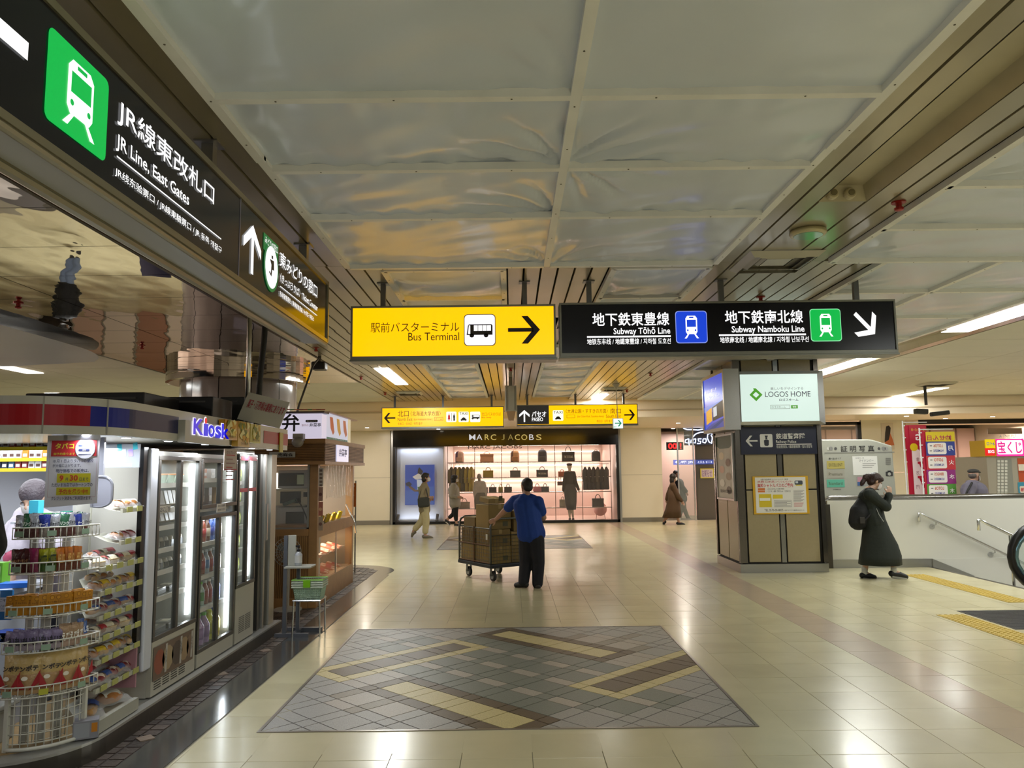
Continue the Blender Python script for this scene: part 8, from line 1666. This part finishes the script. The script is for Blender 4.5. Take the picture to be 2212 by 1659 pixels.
# --- woman in the long brown coat
J = dict(head=(1455, 1031), neck=(1453, 1044), chest=(1453, 1058), pelvis=(1456, 1085), shL=(1452, 1050, .15), shR=(1454, 1050, -.15), elR=(1463, 1070, -.18), wrR=(1473, 1083, -.2), elL=(1444, 1068, .15), wrL=(1440, 1080, .15),
         hipL=(1455, 1088, .08), hipR=(1457, 1088, -.08), knR=(1463, 1108, -.08), knL=(1447, 1110, .08), anR=(1466, 1128, -.08), anL=(1434, 1125, .08), toeR=(1478, 1133, -.08), toeL=(1434, 1134, .08))
r, Q, P, R, F, Rt = fig('woman walking right in a long brown coat left of the beige pillar', 22.4, J, -90, vox=.012, hands=((.2, 0, -1), (.5, 0, -.8)), s=.98)
top(r, 'coat_top', '#4c3620', Q, Rt, .98, 1.85, .03, .02, .014)
c = lambda px, py: ony(px, py, 22.4)
flare(r, 'coat_skirt', '#4c3620', [(c(1454, 1056).x, 22.4, c(1454, 1056).z, .15, .2), (c(1455, 1080).x, 22.4, c(1455, 1080).z, .17, .2), (c(1454, 1100).x, 22.4, c(1454, 1100).z, .22, .23), (c(1451, 1118).x, 22.4, c(1451, 1118).z, .27, .26)])
shoes(r, '#121014', Q); hair(r, '#1c1210', P, R, [((0, -.02, .02), (.092, .1, .095)), ((0, -.05, -.09), (.09, .07, .13))])
# --- man in the navy jacket beyond the glass
J = dict(head=(1461, 1023), neck=(1463, 1034), chest=(1467, 1044), pelvis=(1474, 1066), shL=(1463, 1038, .2), shR=(1464, 1038, -.2), elR=(1474, 1052, -.24), wrR=(1483, 1062, -.2), elL=(1468, 1054, .2), wrL=(1478, 1064, .2),
         hipL=(1473, 1070, .09), hipR=(1474, 1070, -.09), knR=(1478, 1086, -.08), knL=(1472, 1086, .08), anR=(1486, 1102, -.08), anL=(1467, 1103, .08), toeR=(1494, 1105, -.08), toeL=(1474, 1107, .08))
r, Q, P, R, F, Rt = fig('man in a dark navy jacket and grey trousers behind the woman in the brown coat', 28.5 if 0 else 25.2, {k: (v[0], 1016 + (v[1] - 1016) * 1.19 if k[:2] in ('an', 'to', 'kn', 'hi', 'pe') else v[1], *v[2:]) for k, v in J.items()}, -90, vox=.014, hands=((.3, 0, -1), (.3, 0, -1)), mask=False, eyes=False)
top(r, 'jacket', '#141a2c', Q, Rt, 1.05, 1.9, .03, .03, .016); trousers(r, '#4c463c', Q, 1, .98, .02, .016); shoes(r, '#3c3c3a', Q); hair(r, '#1c1a18', P, R, [((0, -.02, .03), (.08, .09, .085))])
# --- woman in the dark green dress with backpack
J = dict(head=(1891, 1039), neck=(1877, 1058), chest=(1877, 1078), pelvis=(1888, 1128), shL=(1880, 1066, .15), shR=(1878, 1068, -.16), elR=(1914, 1094, -.2), wrR=(1921, 1068, -.16), elL=(1908, 1092, .16), wrL=(1918, 1076, .06),
         hipL=(1890, 1136, .08), hipR=(1886, 1136, -.08), knR=(1925, 1178, -.07), knL=(1874, 1184, .08), anR=(1931, 1234, -.07), anL=(1868, 1238, .08), toeR=(1957, 1246, -.07), toeL=(1889, 1247, .08))
r, Q, P, R, F, Rt = fig('woman in a long dark green dress with bent head and raised hand', 11.24, J, -90, vox=.0075, look=(.86, -.05, -.55), up=(.5, 0, .86), hands=((.2, .1, .95), (.15, .05, 1)), curl=(.5, .75), skin=SKL)
DG = '#1a211b'; top(r, 'dress_top', DG, Q, Rt, .98, 1.88, .028, .0, .009, .008)
c = lambda px, py: ony(px, py, 11.24)
flare(r, 'dress_skirt', DG, [(c(x, y).x, 11.24, c(x, y).z, rx, ry) for x, y, rx, ry in ((1880, 1085, .14, .19), (1886, 1120, .155, .19), (1893, 1145, .18, .2), (1900, 1175, .245, .23), (1902, 1200, .285, .25), (1901, 1219, .29, .26))], fold=.03)
shoes(r, '#141416', Q, 1.05, '#a8a8a4')
for S in 'LR': b = MB(); limb(b, [Q['an' + S] + Vector((0, 0, .06)), Q['an' + S]], [.04, .042]); b.build('sock', M('#c8c8c4', .7), r, smooth=True)
hair(r, '#2c1510', P, R, [((0, -.02, .03), (.088, .1, .09)), ((0, .06, .055), (.07, .035, .04)), ((0, -.1, .02), (.04, .05, .04)), ((0, -.14, -.02), (.035, .05, .06)), ((0, -.15, -.1), (.03, .035, .07)), ((.0, -.05, -.04), (.078, .05, .06))])
bp_ = thing('backpack', 'black backpack worn by the woman in the dark green dress', 'backpack', ony(1858, 1140, 11.24)); b = MB(); limb(b, [ony(1868, 1082, 11.24), ony(1858, 1108, 11.24), ony(1853, 1126, 11.24)], [.1, .145, .13], 14)
fuse(b, 'bag_body', M('#0d0e10', .75, bump=.2, bscale=30), bp_, .012, 3); MB().cbox(ony(1863, 1124, 11.08), (.07, .012, .09), 0).build('pocket_patch', M('#2a2622', .5), bp_, bevel=.004)
for dy in (-.13, .13): MB().tube([ony(1866, 1072, 11.24 + dy), ony(1878, 1062, 11.24 + dy * .9), ony(1890, 1080, 11.24 + dy), ony(1880, 1112, 11.24 + dy * 1.1), ony(1866, 1126, 11.24 + dy)], .016, 6).build('shoulder_strap', M('#0f1012', .7), bp_)
MB().tube([ony(1893, 1098, 11.05), ony(1899, 1112, 11.02), ony(1909, 1127, 11.0)], .004, 5).build('drawcord', M('#a8a8a4', .6), bp_)
# --- man in a flat cap
J = dict(head=(2104, 1027), neck=(2100, 1042), chest=(2104, 1060), pelvis=(2108, 1098), shL=(2106, 1050, .18), shR=(2096, 1052, -.18), elR=(2090, 1078, -.2), wrR=(2104, 1094, -.25), elL=(2128, 1072, .15), wrL=(2134, 1090, .1),
         hipL=(2111, 1104, .08), hipR=(2105, 1104, -.08), knR=(2106, 1150, -.1), knL=(2112, 1150, .08), anR=(2102, 1194, -.1), anL=(2112, 1194, .1), toeR=(2116, 1199, -.12), toeL=(2126, 1199, .06))
r, Q, P, R, F, Rt = fig('man in a grey flat cap and lavender grey hoodie behind the white stair wall', 14.0, J, -70, vox=.010, look=(.9, .3, 0), hands=((.5, 0, -.8), (.5, 0, -.8)))
top(r, 'hoodie', '#6c6878', Q, Rt, 1.1, 1.9, .04, .08, .012, .02); trousers(r, '#3c3c40', Q, 1, .98, .02, .014); shoes(r, '#2c2c2c', Q)
b = MB(); b.ell(P(0, -.01, .075), (.088, .112, .045), 16, 8, rot=R); b.ell(P(0, .09, .055), (.065, .05, .014), 12, 6, rot=R); fuse(b, 'flat_cap', M('#3c3a38', .8, bump=.3, bscale=80), r, .008, 2); hair(r, '#5c5450', P, R, [((0, -.04, .0), (.079, .065, .06))])
b = MB(); limb(b, [P(0, -.07, -.13) + Vector((-.06, 0, 0)), P(0, -.07, -.13) + Vector((.03, -.08, 0)), P(0, -.07, -.13) + Vector((.03, .08, 0))], [.05, .045, .045]); fuse(b, 'hood', M('#6c6878', .8), r, .012)
MB().tube([ony(2100, 1042, 13.74), ony(2090, 1060, 13.72), ony(2082, 1080, 13.74)], .018, 6).build('bag_strap', M('#18181a', .6), r)
# --- shop clerk inside the kiosk
J = dict(head=(72, 1074, -.02), neck=(66, 1104, .06), chest=(72, 1150, .08), pelvis=(80, 1260, .2), shL=(105, 1130, .06), shR=(46, 1135, .04), elR=(30, 1195, -.06), wrR=(28, 1240, -.2), elL=(120, 1195, -.05), wrL=(110, 1240, -.2),
         hipL=(98, 1275, .2), hipR=(64, 1275, .2), knL=(98, 1390, .2), knR=(64, 1390, .2), anL=(98, 1505, .2), anR=(64, 1505, .2), toeL=(100, 1515, .05), toeR=(62, 1515, .05))
r, Q, P, R, F, Rt = fig('kiosk clerk in a white uniform with a pink cuff bending behind the counter', 5.25, J, 180, vox=.009, look=(0, -.8, -.6), up=(0, -.5, .85), hands=((0, -.3, -1), (0, -.3, -1)), s=.95, mask=True, skin=SKL)
top(r, 'uniform', '#c4bcc8', Q, Rt, .95, 1.15, .028, .0, .011, .01); trousers(r, '#2c2c34', Q, .95, .98, .02, .014)
for S in 'LR': b = MB(); e = Q['el' + S].lerp(Q['wr' + S], .1); limb(b, [e, e.lerp(Q['wr' + S], .12)], [.062, .06]); b.build('pink_cuff', M('#b84c6c', .6), r, smooth=True)
shoes(r, '#2c2c2c', Q); hair(r, '#4c4348', P, R, [((0, -.02, .035), (.085, .1, .085)), ((0, -.06, -.03), (.078, .06, .06))])
# --- customer in black cut off by the left edge
J = dict(head=(-118, 935), neck=(-120, 990), chest=(-118, 1060), pelvis=(-112, 1290), shL=(-200, 1030, .05), shR=(-38, 1040, -.02), elR=(-8, 1190, .0), wrR=(-40, 1290, .2), elL=(-230, 1180, .1), wrL=(-190, 1260, .25),
         hipL=(-146, 1320), hipR=(-82, 1320), knL=(-146, 1545), knR=(-80, 1545), anL=(-146, 1745), anR=(-80, 1745), toeL=(-148, 1750, .15), toeR=(-78, 1750, .15))
J = {k: (v[0] - 26, 1016 + (v[1] - 1016) * .93, *v[2:]) for k, v in J.items()}
r, Q, P, R, F, Rt = fig('customer in black at the left edge, only an elbow in view', 3.55, J, 0, vox=.010, hands=((0, .6, -.5), (0, .6, -.5)))
top(r, 'coat', '#0c0c0e', Q, Rt, 1.08, 1.9, .04, .1, .012, .01); trousers(r, '#6c7c9c', Q, 1, .98, .02, .012); shoes(r, '#2c2422', Q); hair(r, '#15110f', P, R, [((0, -.02, .035), (.083, .095, .085)), ((0, -.06, -.04), (.075, .06, .07))])
for k, (x, y) in enumerate(((-9.4, 16.2), (-10.6, 13.0))): dup(r, (x, y, 0), .6 * k, ('customer in black farther off, seen mirrored in the ceiling beside the gate sign', 'customer in black mirrored in the ceiling at the far left')[k])
# --- shop mannequin
J = dict(head=(1230, 1008), neck=(1230.5, 1019), chest=(1230, 1030), pelvis=(1231, 1053), shL=(1223, 1022), shR=(1239, 1022), elL=(1219, 1042), wrL=(1217, 1060), elR=(1243, 1042), wrR=(1250, 1058), hipL=(1227, 1056), hipR=(1235, 1056), knL=(1228, 1090), knR=(1235, 1090), anL=(1231, 1119), anR=(1238, 1119), toeL=(1231, 1123, -.12), toeR=(1238, 1123, -.12))
r, Q, P, R, F, Rt = fig('shop mannequin in a black top and grey wrap skirt in the handbag shop window', 24.15, J, 180, vox=.013, s=.92, hands=((0, 0, -1), (.3, 0, -.9)), skin=M('#b8a890', .4), name='mannequin', cat='mannequin', mask=False, eyes=False)
top(r, 'top', '#0c0a0a', Q, Rt, .85, 1.95, .02, .02, .014); c = lambda px, py: ony(px, py, 24.15)
flare(r, 'skirt', '#2e3034', [(c(x, y).x, 24.15, c(x, y).z, rx, ry) for x, y, rx, ry in ((1231, 1046, .15, .12), (1232, 1060, .2, .15), (1233, 1085, .18, .15), (1234, 1101, .14, .13))], fold=.03)
b = MB(); b.ell(P(0, -.005, .07), (.095, .105, .05), 14, 8, rot=R); b.build('cap', M('#0f0e0f', .6), r, smooth=True); shoes(r, '#1c1c22', Q)
J = dict(head=(1035, 1030), neck=(1036, 1041), chest=(1036, 1052), pelvis=(1038, 1076), shL=(1029, 1044), shR=(1044, 1044), elL=(1026, 1062), wrL=(1028, 1078), elR=(1048, 1062), wrR=(1048, 1078), hipL=(1034, 1079), hipR=(1042, 1079), knL=(1035, 1100), knR=(1042, 1100), anL=(1035, 1121), anR=(1042, 1121), toeL=(1035, 1124, -.1), toeR=(1042, 1124, -.1))
r, Q, P, R, F, Rt = fig('shop mannequin in a white jacket and long olive grey skirt behind the trolley boxes', 24.1, J, 180, vox=.014, s=.9, skin=M('#7c7468', .4), name='mannequin', cat='mannequin', mask=False, eyes=False)
top(r, 'jacket', '#a49c94', Q, Rt, .9, 1.95, .03, .02, .015); c = lambda px, py: ony(px, py, 24.1); flare(r, 'skirt', '#565246', [(c(x, y).x, 24.1, c(x, y).z, rx, ry) for x, y, rx, ry in ((1038, 1064, .16, .13), (1038, 1080, .2, .16), (1040, 1100, .22, .18))])
# --- handles of doors, finishing: nothing below this line
